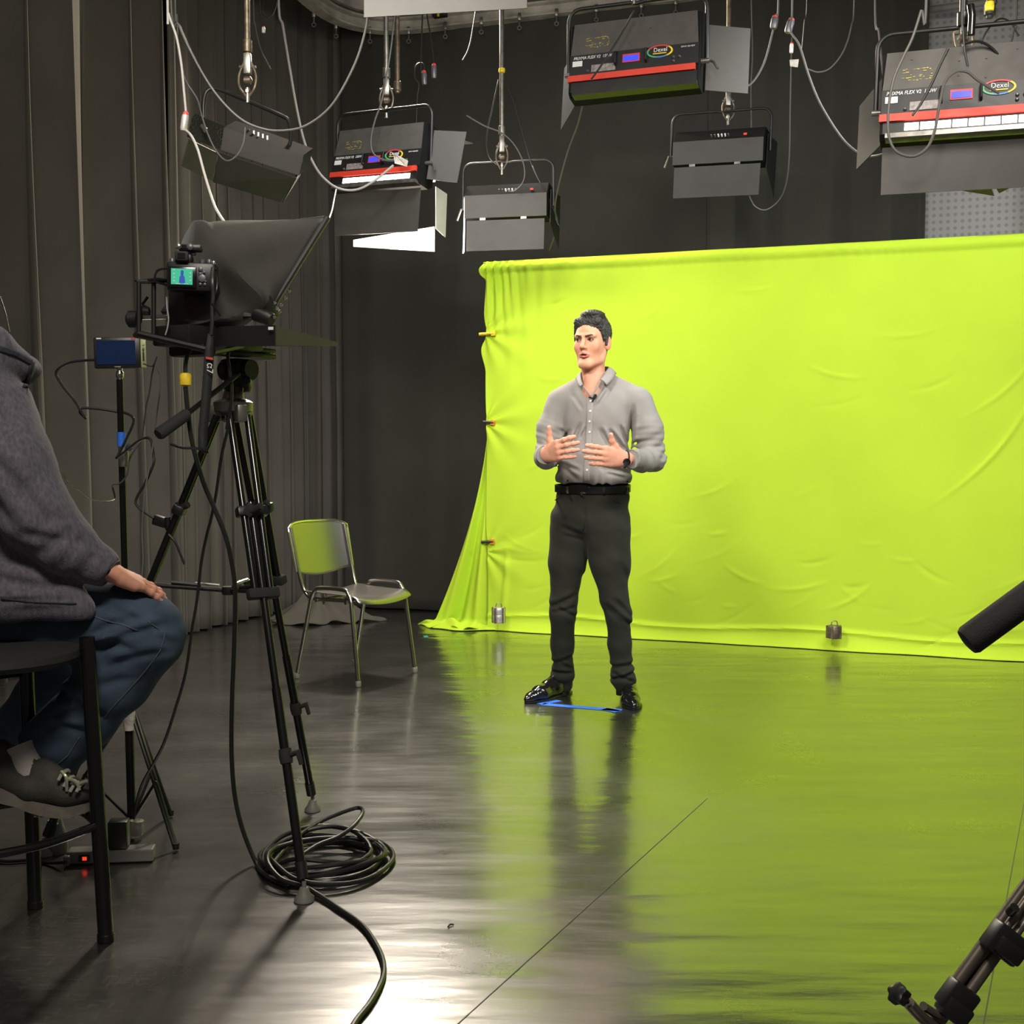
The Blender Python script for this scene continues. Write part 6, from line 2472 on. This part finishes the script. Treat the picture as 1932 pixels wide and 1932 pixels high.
# cloth hood: from the glass frame back around the lens
rearT, rearTL = W(366, 424, 3.52), W(344, 456, 3.78)
ringA = [TR, BR_ + (TR - BR_) * .45, BR_, (BR_ + BL_) / 2, BL_, (BL_ + TL_) / 2, TL_, (TL_ + TR) / 2]
ringB = [rearT + Vector((.075, -.02, -.004)), W(442, 505, 3.40), W(496, 582, 3.43), W(400, 640, 3.46), W(330, 640, 3.80), W(335, 560, 3.9), W(350, 452, 3.84), W(395, 428, 3.72)]
ringC = [rearT, W(380, 500, 3.43), W(410, 596, 3.40), W(360, 610, 3.42), W(318, 600, 3.60), W(322, 520, 3.72), rearTL, W(355, 432, 3.66)]
ringD = [W(352, 530, 3.46), W(362, 548, 3.45), W(372, 590, 3.43), W(352, 604, 3.44), W(330, 596, 3.48), W(326, 560, 3.52), W(332, 530, 3.54), W(342, 520, 3.50)]
R4 = [spline(r_, 8, closed=True) for r_ in (ringA, ringB, ringC, ringD)]
R4[0] = []
for i in range(8):
    p, q = ringA[i], ringA[(i + 1) % 8]
    R4[0] += [p.lerp(q, j / 8) for j in range(8)]
n64 = 64
rows = []
for v in range(33):
    t_ = v / 32 * 3
    k = min(int(t_), 2)
    t_ -= k
    r0 = R4[max(k - 1, 0)]
    r1, r2 = R4[k], R4[k + 1]
    r3 = R4[min(k + 2, 3)]
    row = []
    for i in range(n64):
        p = r1[i].lerp(r2[i], t_)
        w_ = math.sin(PI * (v / 32))
        ph = i / n64 * 2 * PI
        p = p + Vector((.4, -.85, .2)) * (.014 * w_ * math.sin(3 * ph + v * .42) + .009 * w_ * math.sin(7 * ph - v * .3 + 1))
        row.append(p)
    rows.append(row)
b = MB()
b.add([p for r_ in rows for p in r_], [(v * n64 + i, v * n64 + (i + 1) % n64, (v + 1) * n64 + (i + 1) % n64, (v + 1) * n64 + i) for v in range(32) for i in range(n64)])
b.build('hood', M['hood'], pr, solid=.003)
# flat monitor under the glass
m0, m1_, m2_, m3_ = W(402, 618, 3.42), W(520, 615, 3.34), W(638, 646, 3.72), W(520, 640, 3.86)
pm_ = MB()
th_ = Vector((0, 0, -.020))
pm_.add([m0, m1_, m2_, m3_, m0 + th_ * 2.6, m1_ + th_ * 2.6, m2_ + th_ * .6, m3_ + th_ * .6],
        [(0, 3, 2, 1), (4, 5, 6, 7), (0, 1, 5, 4), (1, 2, 6, 5), (2, 3, 7, 6), (3, 0, 4, 7)])
mo = pm_.build('monitor', M['fix_plate'], pr, smooth=False)
b = MB()
b.plate([m0 + Vector((0, -.003, .002)), m1_ + Vector((0, -.003, .002)), m1_ + th_ * 2.7 + Vector((0, -.003, 0)), m0 + th_ * 2.7 + Vector((0, -.003, 0))], .004)
b.build('monitor_bezel', M['black_plastic'], mo, smooth=False)
b = MB()
b.box(W(511, 619.5, 3.325), (.015, .003, .008), frame(m1_ - m0, (0, 0, 1)) @ Rx(-PI / 2))
b.build('white_label', M['white'], mo, smooth=False)

# ================================================================== still camera on the cage
dc = thing('camera', 'black mirrorless camera with a lit green rear screen at the back of the teleprompter', 'camera', W(362, 524, 3.3))
cf = Vector((.97, .12, -.02)).normalized()     # along the camera's width
cu_ = Vector((0, 0, 1))
Rc = frame(cf, cu_.cross(cf))
cc = W(362, 524, 3.33)


def kq(x, y, z):
    return cc + Rc @ Vector((x, y, z))


b = MB()
b.box(cc, (.128, .050, .078), Rc, bev=.009)
b.box(kq(.050, .010, .004), (.034, .056, .074), Rc, bev=.012)
bd_ = b.build('camera_body', M['black_plastic'], dc)
b = MB()
b.box(kq(-.020, .0, .048), (.045, .046, .026), Rc, bev=.007)
b.build('prism_hump', M['black_plastic'], dc)
b = MB()
for w_, h_ in ((.036, .026),):
    b.box(kq(-.022, -.034, .052), (w_, .016, h_), Rc, bev=.005)
ey = b.build('viewfinder', M['rubber'], dc)
b = MB()
b.box(kq(-.022, -.043, .052), (.020, .002, .014), Rc)
b.build('viewfinder_window', M['black_gloss'], ey, smooth=False)
b = MB()
b.box(kq(-.021, -.028, -.003), (.074, .006, .056), Rc, bev=.003)
sc_ = b.build('screen_bezel', M['black_gloss'], dc)
M['screen_green'] = mat('lit_green_camera_screen', (.02, .2, .12), .3, emit=(.05, .42, .24), estr=.9)
M['screen_blue'] = mat('lit_blue_figure_on_screen', (.02, .04, .2), .3, emit=(.03, .07, .35), estr=.9)
b = MB()
b.box(kq(-.022, -.0320, -.002), (.056, .002, .042), Rc)
b.build('screen', M['screen_green'], sc_, smooth=False)
b = MB()
b.lathe([(.001, -.0075), (.004, -.005), (.004, .003), (.002, .006)], kq(-.021, -.0335, .009), Rc, 10)
b.plate([kq(-.029, -.0336, -.020), kq(-.013, -.0336, -.020), kq(-.014, -.0336, -.004), kq(-.018, -.0336, .002), kq(-.024, -.0336, .002), kq(-.028, -.0336, -.004)], .001)
b.build('screen_figure', M['screen_blue'], sc_, smooth=False)
b = MB()
for (x, z) in ((-.042, .015), (-.042, .005), (-.042, -.005), (-.042, -.014), (.0005, .008), (.0005, -.002), (.0005, -.012)):
    b.box(kq(x, -.0336, z), (.004, .001, .0025), Rc)
for x in (-.034, -.028, -.014, -.008):
    b.box(kq(x, -.0336, -.0215), (.004, .001, .002), Rc)
b.build('screen_symbols', M['white'], sc_, smooth=False)
for (x, z, r_) in ((.026, .020, .006), (.026, .008, .004), (.030, -.004, .010), (.026, -.020, .004), (.038, -.020, .004), (.036, .012, .0035), (.040, -.012, .003)):
    b = MB()
    b.lathe([(r_, 0), (r_, .003), (r_ * .6, .004)], kq(x, -.026, z), Rc @ Rx(PI / 2), 14)
    b.build('button', M['connector'], dc)
for (x, z, r_, m_) in ((-.052, .044, .008, 'connector'), (.028, .044, .009, 'connector'), (.046, .045, .008, 'connector'), (.058, .042, .005, 'chrome')):
    b = MB()
    b.lathe([(r_, -.004), (r_, .004), (r_ * .8, .006)], kq(x, 0, z), Rc, 14)
    b.build('dial', M[m_], dc)
b = MB()
b.tube([kq(-.01, .03, -.002), kq(-.01, .12, -.004)], .034, 24)
b.build('lens', M['black_plastic'], dc)
# accessory on the hot shoe
mt = thing('wireless_receiver', 'small black receiver mounted on top of the camera', 'receiver', kq(-.012, 0, .075))
b = MB()
b.box(kq(-.004, -.004, .078), (.062, .034, .018), Rc, bev=.005)
b.box(kq(.0, 0, .066), (.018, .018, .010), Rc)
b.build('case', M['black_plastic'], mt)
for x in (-.033, -.002):
    b = MB()
    b.lathe([(.0085, 0), (.0085, .005), (.005, .007)], kq(x, -.020, .079), Rc @ Rx(PI / 2), 16)
    b.build('dial', M['chrome'] if x < -.01 else M['connector'], mt)
b = MB()
b.box(kq(-.018, -.0215, .079), (.014, .002, .010), Rc)
b.build('display', M['black_gloss'], mt, smooth=False)
# neck strap hanging down with lettering
stp = thing('camera_strap', 'black camera strap with white lettering hanging below the camera', 'strap', W(402, 507, 3.27))
b = MB()
b.tube(spline([W(402, 505, 3.28), W(400, 530, 3.26), W(402, 558, 3.26), W(400, 580, 3.26), W(400, 608, 3.26), W(398, 632, 3.26)], 6), .0035, 8, flat=1.6)
b.tube(spline([W(402, 505, 3.28), W(409, 512, 3.30), W(409, 545, 3.30), W(403, 560, 3.28)], 6), .003, 8)
b.tube([W(400, 572, 3.255), W(416, 596, 3.27)], .0028, 8)
b.build('webbing', M['black_plastic'], stp)
b = MB()
rowsA = [(397, 630, 8), (395, 660, 13), (394, 680, 15), (392, 710, 15), (389, 750, 15), (383, 812, 15), (382, 845, 13), (388, 855, 9)]
vs = []
for x, y, w_ in rowsA:
    vs += [W(x - w_ * .6, y, 3.255), W(x + w_ * .6, y, 3.265)]
b.add(vs, [(2 * i, 2 * i + 1, 2 * i + 3, 2 * i + 2) for i in range(len(rowsA) - 1)])
b.build('pad', M['rubber'], stp, solid=.004)
b = MB()
b.tube(spline([W(386, 850, 3.26), W(372, 846, 3.25), W(345, 845, 3.24), W(322, 838, 3.24)], 6), .0035, 8, flat=2)
b.build('webbing', M['black_plastic'], stp)
b = MB()
b.plate([W(388.5, 673, 3.248), W(402, 675, 3.250), W(402, 679, 3.250), W(388.5, 677, 3.248)], .002)
b.build('red_band', M['red'], stp, smooth=False)
text_part('lettering', '\u03b17', W(391, 684, 3.247), Vector((-.06, 0, -1)), Vector((1, 0, -.06)), .017, M['white'], stp)

# ================================================================== small monitor on a light stand
Ym = 3.72
ms = thing('light_stand', 'slim black light stand with blue tape holding the small monitor', 'stand', G(249, 1583))
pb_, ptp = W(249, 1560, 3.76), W(226, 716, Ym)
b = MB()
b.tube([pb_, pb_.lerp(ptp, .56)], .0135, 14)
b.tube([pb_.lerp(ptp, .55), pb_.lerp(ptp, 1.0)], .0105, 14)
b.build('pole', M['black_gloss'], ms)
b = MB()
b.lathe([(.007, -.02), (.009, -.012), (.012, -.008), (.012, .004), (.008, .010), (.010, .022)], W(226, 706, Ym), None, 16)
b.build('spigot', M['chrome'], ms)
b = MB()
b.lathe([(.0125, -.022), (.0128, 0), (.0125, .022)], W(229, 829, Ym), None, 16)
b.build('blue_tape_band', M['tape_blue'], ms)
b = MB()
b.lathe([(.015, -.03), (.016, .0), (.015, .03)], W(233, 862, 3.72), None, 16)
b.lathe([(.004, 0), (.010, .01), (.013, .02), (.010, .03)], W(238, 846, 3.70), zframe((.8, -.5, .2)), 14)
b.build('locking_knob', M['steel'], ms)
lk = W(247, 1330, 3.76)
lowp = W(249, 1548, 3.76)
for (x, y) in ((332, 1601), (322, 1538), (92, 1570)):
    ft_ = G(x, y, .006)
    b = MB()
    d_ = (ft_ - lk).normalized()
    o_ = Vector((-d_.y, d_.x, 0)).normalized() * .008
    b.tube([lk + o_ * .8, ft_ + o_ * .5], .0052, 8)
    b.tube([lk - o_ * .8, ft_ - o_ * .5], .0052, 8)
    b.lathe([(.010, -.006), (.011, .012)], ft_ + Vector((0, 0, .005)), None, 10)
    lo_ = b.build('leg', M['black'], ms)
    b = MB()
    mid_ = lk.lerp(ft_, .55)
    b.tube([lowp, mid_], .005, 8)
    b.lathe([(.007, -.006), (.007, .006)], mid_, zframe((0, -1, 0)), 10)
    b.build('brace', M['black'], lo_)
b = MB()
b.lathe([(.0165, -.045), (.019, -.02), (.0175, .02), (.018, .045)], W(244, 1350, 3.74), None, 12)
b.build('white_tape', M['tape_white'], ms)
b = MB()
b.lathe([(.023, -.022), (.026, -.01), (.021, .012), (.022, .022)], W(257, 1561, 3.72), zframe((.1, 0, 1)), 9)
b.build('white_tape', M['tape_white'], ms)
b = MB()
b.lathe([(.026, -.030), (.027, -.016), (.022, -.008), (.023, .0), (.012, .012), (.010, .03)], W(248, 1603, 3.70), None, 16)
b.build('base_plug', M['rubber'], ms)

mon = thing('field_monitor', 'small black framed monitor with a dark blue screen on the light stand', 'monitor', W(226, 697, Ym))
mR = frame(Vector((.985, .17, .02)), Vector((-.02, 0, 1)))
mcen = W(222, 666, Ym)
b = MB()
wpx = 84 * Ym / FPX
hpx = 58 * Ym / FPX
b.box(mcen, (wpx, hpx, .022), mR, bev=.004)
b.build('case', M['black_plastic'], mon)
b = MB()
b.box(mcen + mR @ Vector((-.003, .001, .012)), (wpx * .83, hpx * .77, .003), mR)
b.build('screen', M['screen_navy'], mon, smooth=False)
b = MB()
b.box(mcen + mR @ Vector((wpx / 2 + .006, 0, -.010)), (.013, hpx * .98, .030), mR, bev=.003)
for k in range(3):
    b.box(mcen + mR @ Vector((wpx / 2 + .008, .026 - .012 * k, .006)), (.006, .006, .004), mR)
b.build('side_plate', M['monitor_side'], mon)
b = MB()
b.box(mcen + mR @ Vector((wpx / 2 + .008, -.004, .0065)), (.005, .040, .003), mR)
b.build('side_slot', M['black'], mon, smooth=False)
for (dx, m_) in ((-.052, 'white'), (.048, 'red_print')):
    b = MB()
    b.box(mcen + mR @ Vector((dx, .0428, .0118)), (.014, .004, .002), mR)
    b.build('badge', M[m_], mon, smooth=False)
b = MB()
b.box(mcen + mR @ Vector((.0, -.0425, .0118)), (.018, .003, .002), mR)
b.build('badge', M['grey_print'], mon, smooth=False)

# ================================================================== cables around the stand
cable('black cable curving left out of the small monitor and kinking back behind the stand',
      with_Y([(180, 679), (160, 680), (130, 685), (106, 702), (118, 728), (140, 755), (158, 785), (161, 788), (151, 778), (158, 770), (190, 772), (228, 778)], 3.72, 3.76), .004, 'cable')
cable('black cable bending round the stand pole and down to the clamp on the tripod leg',
      with_Y([(234, 778), (248, 785), (252, 797), (240, 825), (225, 855), (220, 864), (232, 855), (262, 832), (283, 828), (290, 860), (290, 875), (275, 910), (257, 942), (262, 958), (290, 978)], 3.68, 3.6), .004, 'cable')
cable('thin braided wire wandering down from the monitor side past the blue tape',
      with_Y([(270, 686), (288, 690), (296, 672), (288, 700), (282, 740), (276, 765), (273, 790), (266, 830), (246, 862), (240, 895), (226, 912), (212, 916), (217, 940)], 3.66, 3.7), .0024, 'cable_grey')
cable('thin black wire hanging straight beside the left tripod leg down to the hand',
      with_Y([(296, 690), (303, 720), (295, 790), (284, 870), (273, 930), (268, 1000), (270, 1050), (267, 1095)], 3.7, 3.5), .0022, 'cable_grey')
t = cable('black cable with yellow taped joint hanging below the teleprompter', with_Y([(362, 656), (354, 670), (350, 690), (350, 706)], 3.40), .006, 'cable')
b = MB()
b.lathe([(.006, -.018), (.016, -.014), (.017, .012), (.014, .018), (.006, .020)], W(350, 717, 3.40), None, 10)
b.build('yellow_tape', M['yellow'], t)
coil = thing('floor_cable', 'long black cable coiled in loops on the floor by the front tripod foot', 'cable', G(610, 1640))
P_ = [W(*p) for p in ((350, 730, 3.40), (353, 760, 3.4), (362, 830, 3.40), (382, 905, 3.40), (405, 960, 3.40), (425, 1010, 3.40), (437, 1060, 3.41), (444, 1120, 3.42), (442, 1220, 3.44), (438, 1320, 3.46), (437, 1420, 3.48), (443, 1500, 3.50), (458, 1565, 3.50))]
P_ += [G(482, 1625, .012), G(500, 1650, .012), G(540, 1668, .012)]
cc0 = G(612, 1626)
rgc = random.Random(9)
for k in range(6):
    rx_ = .165 + .016 * math.sin(k * 2.1)
    ry_ = .165 + .02 * math.cos(k * 1.7)
    ox, oy = rgc.uniform(-.015, .015), rgc.uniform(-.02, .02)
    for j in range(10):
        a = -1.9 + 2 * PI * j / 10
        P_.append(Vector((cc0.x + ox + rx_ * math.cos(a), cc0.y + oy + ry_ * math.sin(a), .010 + .010 * k * (.6 + .4 * math.sin(a * 2 + k)))))
P_ += [G(560, 1660, .03), G(640, 1668, .02), G(700, 1655, .014), G(741, 1622, .013), G(730, 1596, .014), G(690, 1583, .03), G(600, 1582, .04), G(520, 1600, .05), G(505, 1625, .05), G(530, 1658, .03), G(572, 1672, .02),
       G(600, 1688, .010), G(640, 1715, .008), G(680, 1743, .008), G(705, 1775, .008), G(722, 1812, .008), G(722, 1845, .008), G(700, 1890, .008), G(668, 1932, .008), G(640, 1990, .008)]
b = MB()
b.tube(spline(P_, 6), .0068, 9)
b.build('cord', M['cable'], coil)
lp_f = thing('floor_cable', 'single black cable loop standing up behind the coil near the back tripod foot', 'cable', G(640, 1570))
b = MB()
b.tube(spline([G(505, 1640, .03), W(535, 1605, 3.5), W(570, 1572, 3.62), W(610, 1548, 3.72), W(660, 1528, 3.78), W(681, 1525, 3.78), W(683, 1537, 3.70), W(665, 1560, 3.62), W(635, 1580, 3.56), W(598, 1595, 3.5), G(560, 1620, .04)], 7), .0065, 9)
b.build('cord', M['cable'], lp_f)
cable('black cable hanging from the tripod head down behind the knee to the stand',
      with_Y([(430, 810), (418, 860), (408, 930), (398, 980), (390, 1010), (380, 1060), (372, 1130), (362, 1190), (350, 1270), (330, 1340), (310, 1400), (290, 1440), (268, 1480), (256, 1520), (252, 1545)], 3.5, 3.62), .0045, 'cable')
cable('black cable arching out of the fluid head and down over the bowl', with_Y([(448, 640), (436, 645), (430, 670), (433, 700), (437, 730), (436, 760), (432, 785), (428, 810)], 3.46, 3.5), .005, 'cable')
cable('short black cable end hanging from the clamp on the tripod leg', with_Y([(318, 1008), (330, 1022), (340, 1045), (348, 1065)], 3.55), .0035, 'cable')
cable('black cable tied to the camera cage and curling over to the camera', with_Y([(292, 530), (293, 518), (300, 509), (318, 506)], 3.33, 3.31), .003, 'cable')
cable('thin pale wire with a white tab hanging inside the camera cage', with_Y([(314, 560), (315, 580), (318, 600), (316, 618), (312, 632)], 3.34), .002, 'cable_white')
cable('black power cable running along the floor at the far left edge', [G(-30, 1618, .006), G(10, 1625, .006), G(55, 1623, .006), G(90, 1628, .006), G(124, 1627, .02)], .005, 'cable')

# ================================================================== power strip
ps = thing('power_strip', 'grey power strip with a glowing red switch on the floor behind the stool leg', 'power strip', G(205, 1622))
pa, pb2 = G(124, 1634), G(288, 1628)
dv = (pb2 - pa).normalized()
Rp = frame(dv, Vector((-dv.y, dv.x, 0)))
pc0 = (pa + pb2) / 2 + Vector((-dv.y, dv.x, 0)) * .03
b = MB()
b.box(pc0 + Vector((0, 0, .021)), ((pb2 - pa).length, .055, .036), Rp, bev=.004)
pso = b.build('case', M['strip_grey'], ps, smooth=False)
b = MB()
b.box(pa + dv * .052 + Vector((0, 0, .021)), (.030, .006, .018), Rp)
sw = b.build('switch_frame', M['black'], ps, smooth=False)
b = MB()
b.box(pa + dv * .054 + Vector((0, 0, .021)) - Vector((-dv.y, dv.x, 0)) * .003, (.012, .005, .010), Rp)
b.build('switch', M['red_lamp'], sw, smooth=False)
b = MB()
b.box(pa + dv * .005 + Vector((0, 0, .012)) * 0 + Vector((0, 0, .018)), (.02, .03, .03), Rp, bev=.006)
b.build('end_cap', M['strip_grey'], ps, smooth=False)
ad = thing('power_adapter', 'black square power adapter plugged into the grey power strip', 'adapter', G(215, 1610))
b = MB()
b.box(pa + dv * .145 + Vector((-dv.y, dv.x, 0)) * .03 + Vector((0, 0, .082)), (.055, .05, .080), Rp, bev=.004)
b.build('case', M['black_plastic'], ad)
bc2 = thing('bag', 'grey cone-shaped bag standing on the floor behind the stool foot ring', 'bag', G(108, 1612))
b = MB()
b.lathe([(.030, 0), (.032, .02), (.026, .06), (.015, .10), (.008, .115)], G(108, 1608), None, 12)
b.build('pouch', M['strip_grey'], bc2)

# ================================================================== blue tape on the mark
tm = thing('tape_mark', 'blue tape arrow stuck on the floor between the man\u2019s shoes', 'tape', G(1095, 1334))
tb = MB()


def tape(a, b_, w_):
    a, b_ = G(*a), G(*b_)
    d = (b_ - a).normalized()
    n = Vector((-d.y, d.x, 0)) * w_ / 2
    tb.plate([a - n + Vector((0, 0, .0015)), b_ - n + Vector((0, 0, .0015)), b_ + n + Vector((0, 0, .0015)), a + n + Vector((0, 0, .0015))], .001)


tape((1024, 1329), (1172, 1341), .048)
tape((1018, 1329), (1055, 1322), .04)
tape((1140, 1338), (1166, 1343), .05)
tb.build('strip', M['tape_blue'], tm, smooth=False)
b = MB()
b.plate([G(798, 1200, .0015), G(806, 1199, .0015), G(809, 1202, .0015), G(801, 1203, .0015)], .001)
tag(b.build('tape_scrap', mat('pale_teal_tape', (.06, .35, .33), .6), smooth=False), 'tiny teal tape scrap on the floor left of the green cloth puddle', 'tape')
b = MB()
b.tube(spline([G(845, 1749, .003), G(850, 1744, .004), G(856, 1745, .003)], 4), .002, 6)
tag(b.build('debris', M['rubber']), 'tiny dark crumb lying on the floor in the bright glare', 'debris')

# ================================================================== second tripod, bottom right
t2 = thing('tripod', 'grey aluminium tripod with black handle reaching in from the right edge', 'tripod', (1.35, 2.3, 0))
Yt = 1.95
fl_, ft2 = W(1560, 2200, Yt), W(1980, 1632, Yt + .05)
fl_.z = max(fl_.z, .02)
dd_ = (ft2 - fl_).normalized()
sd_ = dd_.cross(Vector((0, 1, 0))).normalized()
Rt = frame(dd_, sd_)
b = MB()
a0, a1 = W(1800, 1885, Yt), W(1990, 1620, Yt + .05)
for o_ in (-.013, .013):
    b.tube([a0 + sd_ * o_, a1 + sd_ * o_], .0105, 12)
b.box((a0 + a1) / 2, ((a1 - a0).length, .022, .012), Rt)
lg2 = b.build('leg', M['leg_grey'], t2)
b = MB()
b.tube([fl_, a0.lerp(a1, .05)], .0125, 14)
b.lathe([(.018, 0), (.020, .01), (.014, .03)], Vector((fl_.x, fl_.y, 0.001)), None, 14)
b.build('lower_leg', M['leg_grey'], lg2)
b = MB()
b.tube([W(1880, 1775, Yt - .012), W(1990, 1622, Yt + .03)], .0065, 12)
b.tube([W(1905, 1780, Yt - .012), W(2005, 1640, Yt + .03)], .0065, 12)
b.build('upper_tube', M['leg_grey'], lg2)
b = MB()
c1 = W(1895, 1778, Yt - .005)
b.box(c1, (.050, .060, .036), Rt, bev=.006)
b.box(W(1900, 1790, Yt - .014), (.030, .050, .036), Rt, bev=.006)
b.tube([W(1910, 1785, Yt - .01), W(1945, 1790, Yt)], .010, 10)
b.build('leg_lock', M['black_plastic'], lg2)
b = MB()
b.tube([W(1905, 1722, Yt - .01), W(1915, 1712, Yt - .02)], .008, 10)
b.build('bolt', M['black_plastic'], lg2)
b = MB()
b.box(W(1806, 1884, Yt - .006), (.050, .052, .036), Rt, bev=.006)
b.box(W(1800, 1905, Yt - .012), (.035, .050, .036), Rt, bev=.006)
b.build('leg_lock', M['black_plastic'], lg2)
b = MB()
pts = [W(1712, 1890, Yt - .04), W(1738, 1918, Yt - .03), W(1770, 1945, Yt - .01)]
b.tube(spline(pts, 6), .0095, 12, flat=1.6)
b.tube(spline([W(1742, 1898, Yt - .02), W(1765, 1912, Yt - .015), W(1786, 1915, Yt - .01)], 5), .007, 10, flat=1.5)
b.build('bracket', M['leg_grey'], t2)
b = MB()
kc_ = W(1697, 1877, Yt - .05)
ka = (W(1716, 1893, Yt - .04) - kc_).normalized()
kr = zframe(ka)
n_ = 30
prof_ = []
vs = []
for zz, sc in ((-.012, .7), (-.010, 1), (.006, 1), (.010, .6)):
    for i in range(n_):
        a = 2 * PI * i / n_
        r_ = .0155 * sc * (1 + .16 * math.cos(5 * a))
        vs.append(kc_ + kr @ Vector((r_ * math.cos(a), r_ * math.sin(a), zz)))
b.add(vs, [(j * n_ + i, j * n_ + (i + 1) % n_, (j + 1) * n_ + (i + 1) % n_, (j + 1) * n_ + i) for j in range(3) for i in range(n_)] + [tuple(reversed(range(n_))), tuple(range(3 * n_, 4 * n_))])
b.tube([kc_ + ka * .008, kc_ + ka * .022], .005, 8)
b.build('clamp_knob', M['black_plastic'], t2)
# pan handle with a thick black grip
g0, g1 = W(1830, 1207, 1.80), W(1990, 1090, 1.80)
dg = (g1 - g0).normalized()
b = MB()
b.lathe([(.012, -.008), (.020, -.006), (.0232, .0), (.0232, .10), (.022, .24), (.018, .26)], g0, zframe(dg), 24)
hg = b.build('handle_grip', M['foam'], t2)
b = MB()
hd2 = Vector((1.35, 2.1, 1.45))
b.tube([g0 + dg * .25, g1 + dg * .2, hd2], .007, 10)
b.build('pan_bar', M['black'], t2)
b = MB()
for fp in (fl_, Vector((1.9, 2.6, 0)), Vector((1.45, 1.45, 0))):
    if fp is fl_:
        b.tube([ft2, hd2 - Vector((0, 0, .1))], .014, 12)
    else:
        b.tube([fp, hd2 - Vector((0, 0, .1))], .014, 12)
b.box(hd2, (.12, .10, .16), None, bev=.02)
b.build('head_and_far_legs', M['leg_grey'], t2)
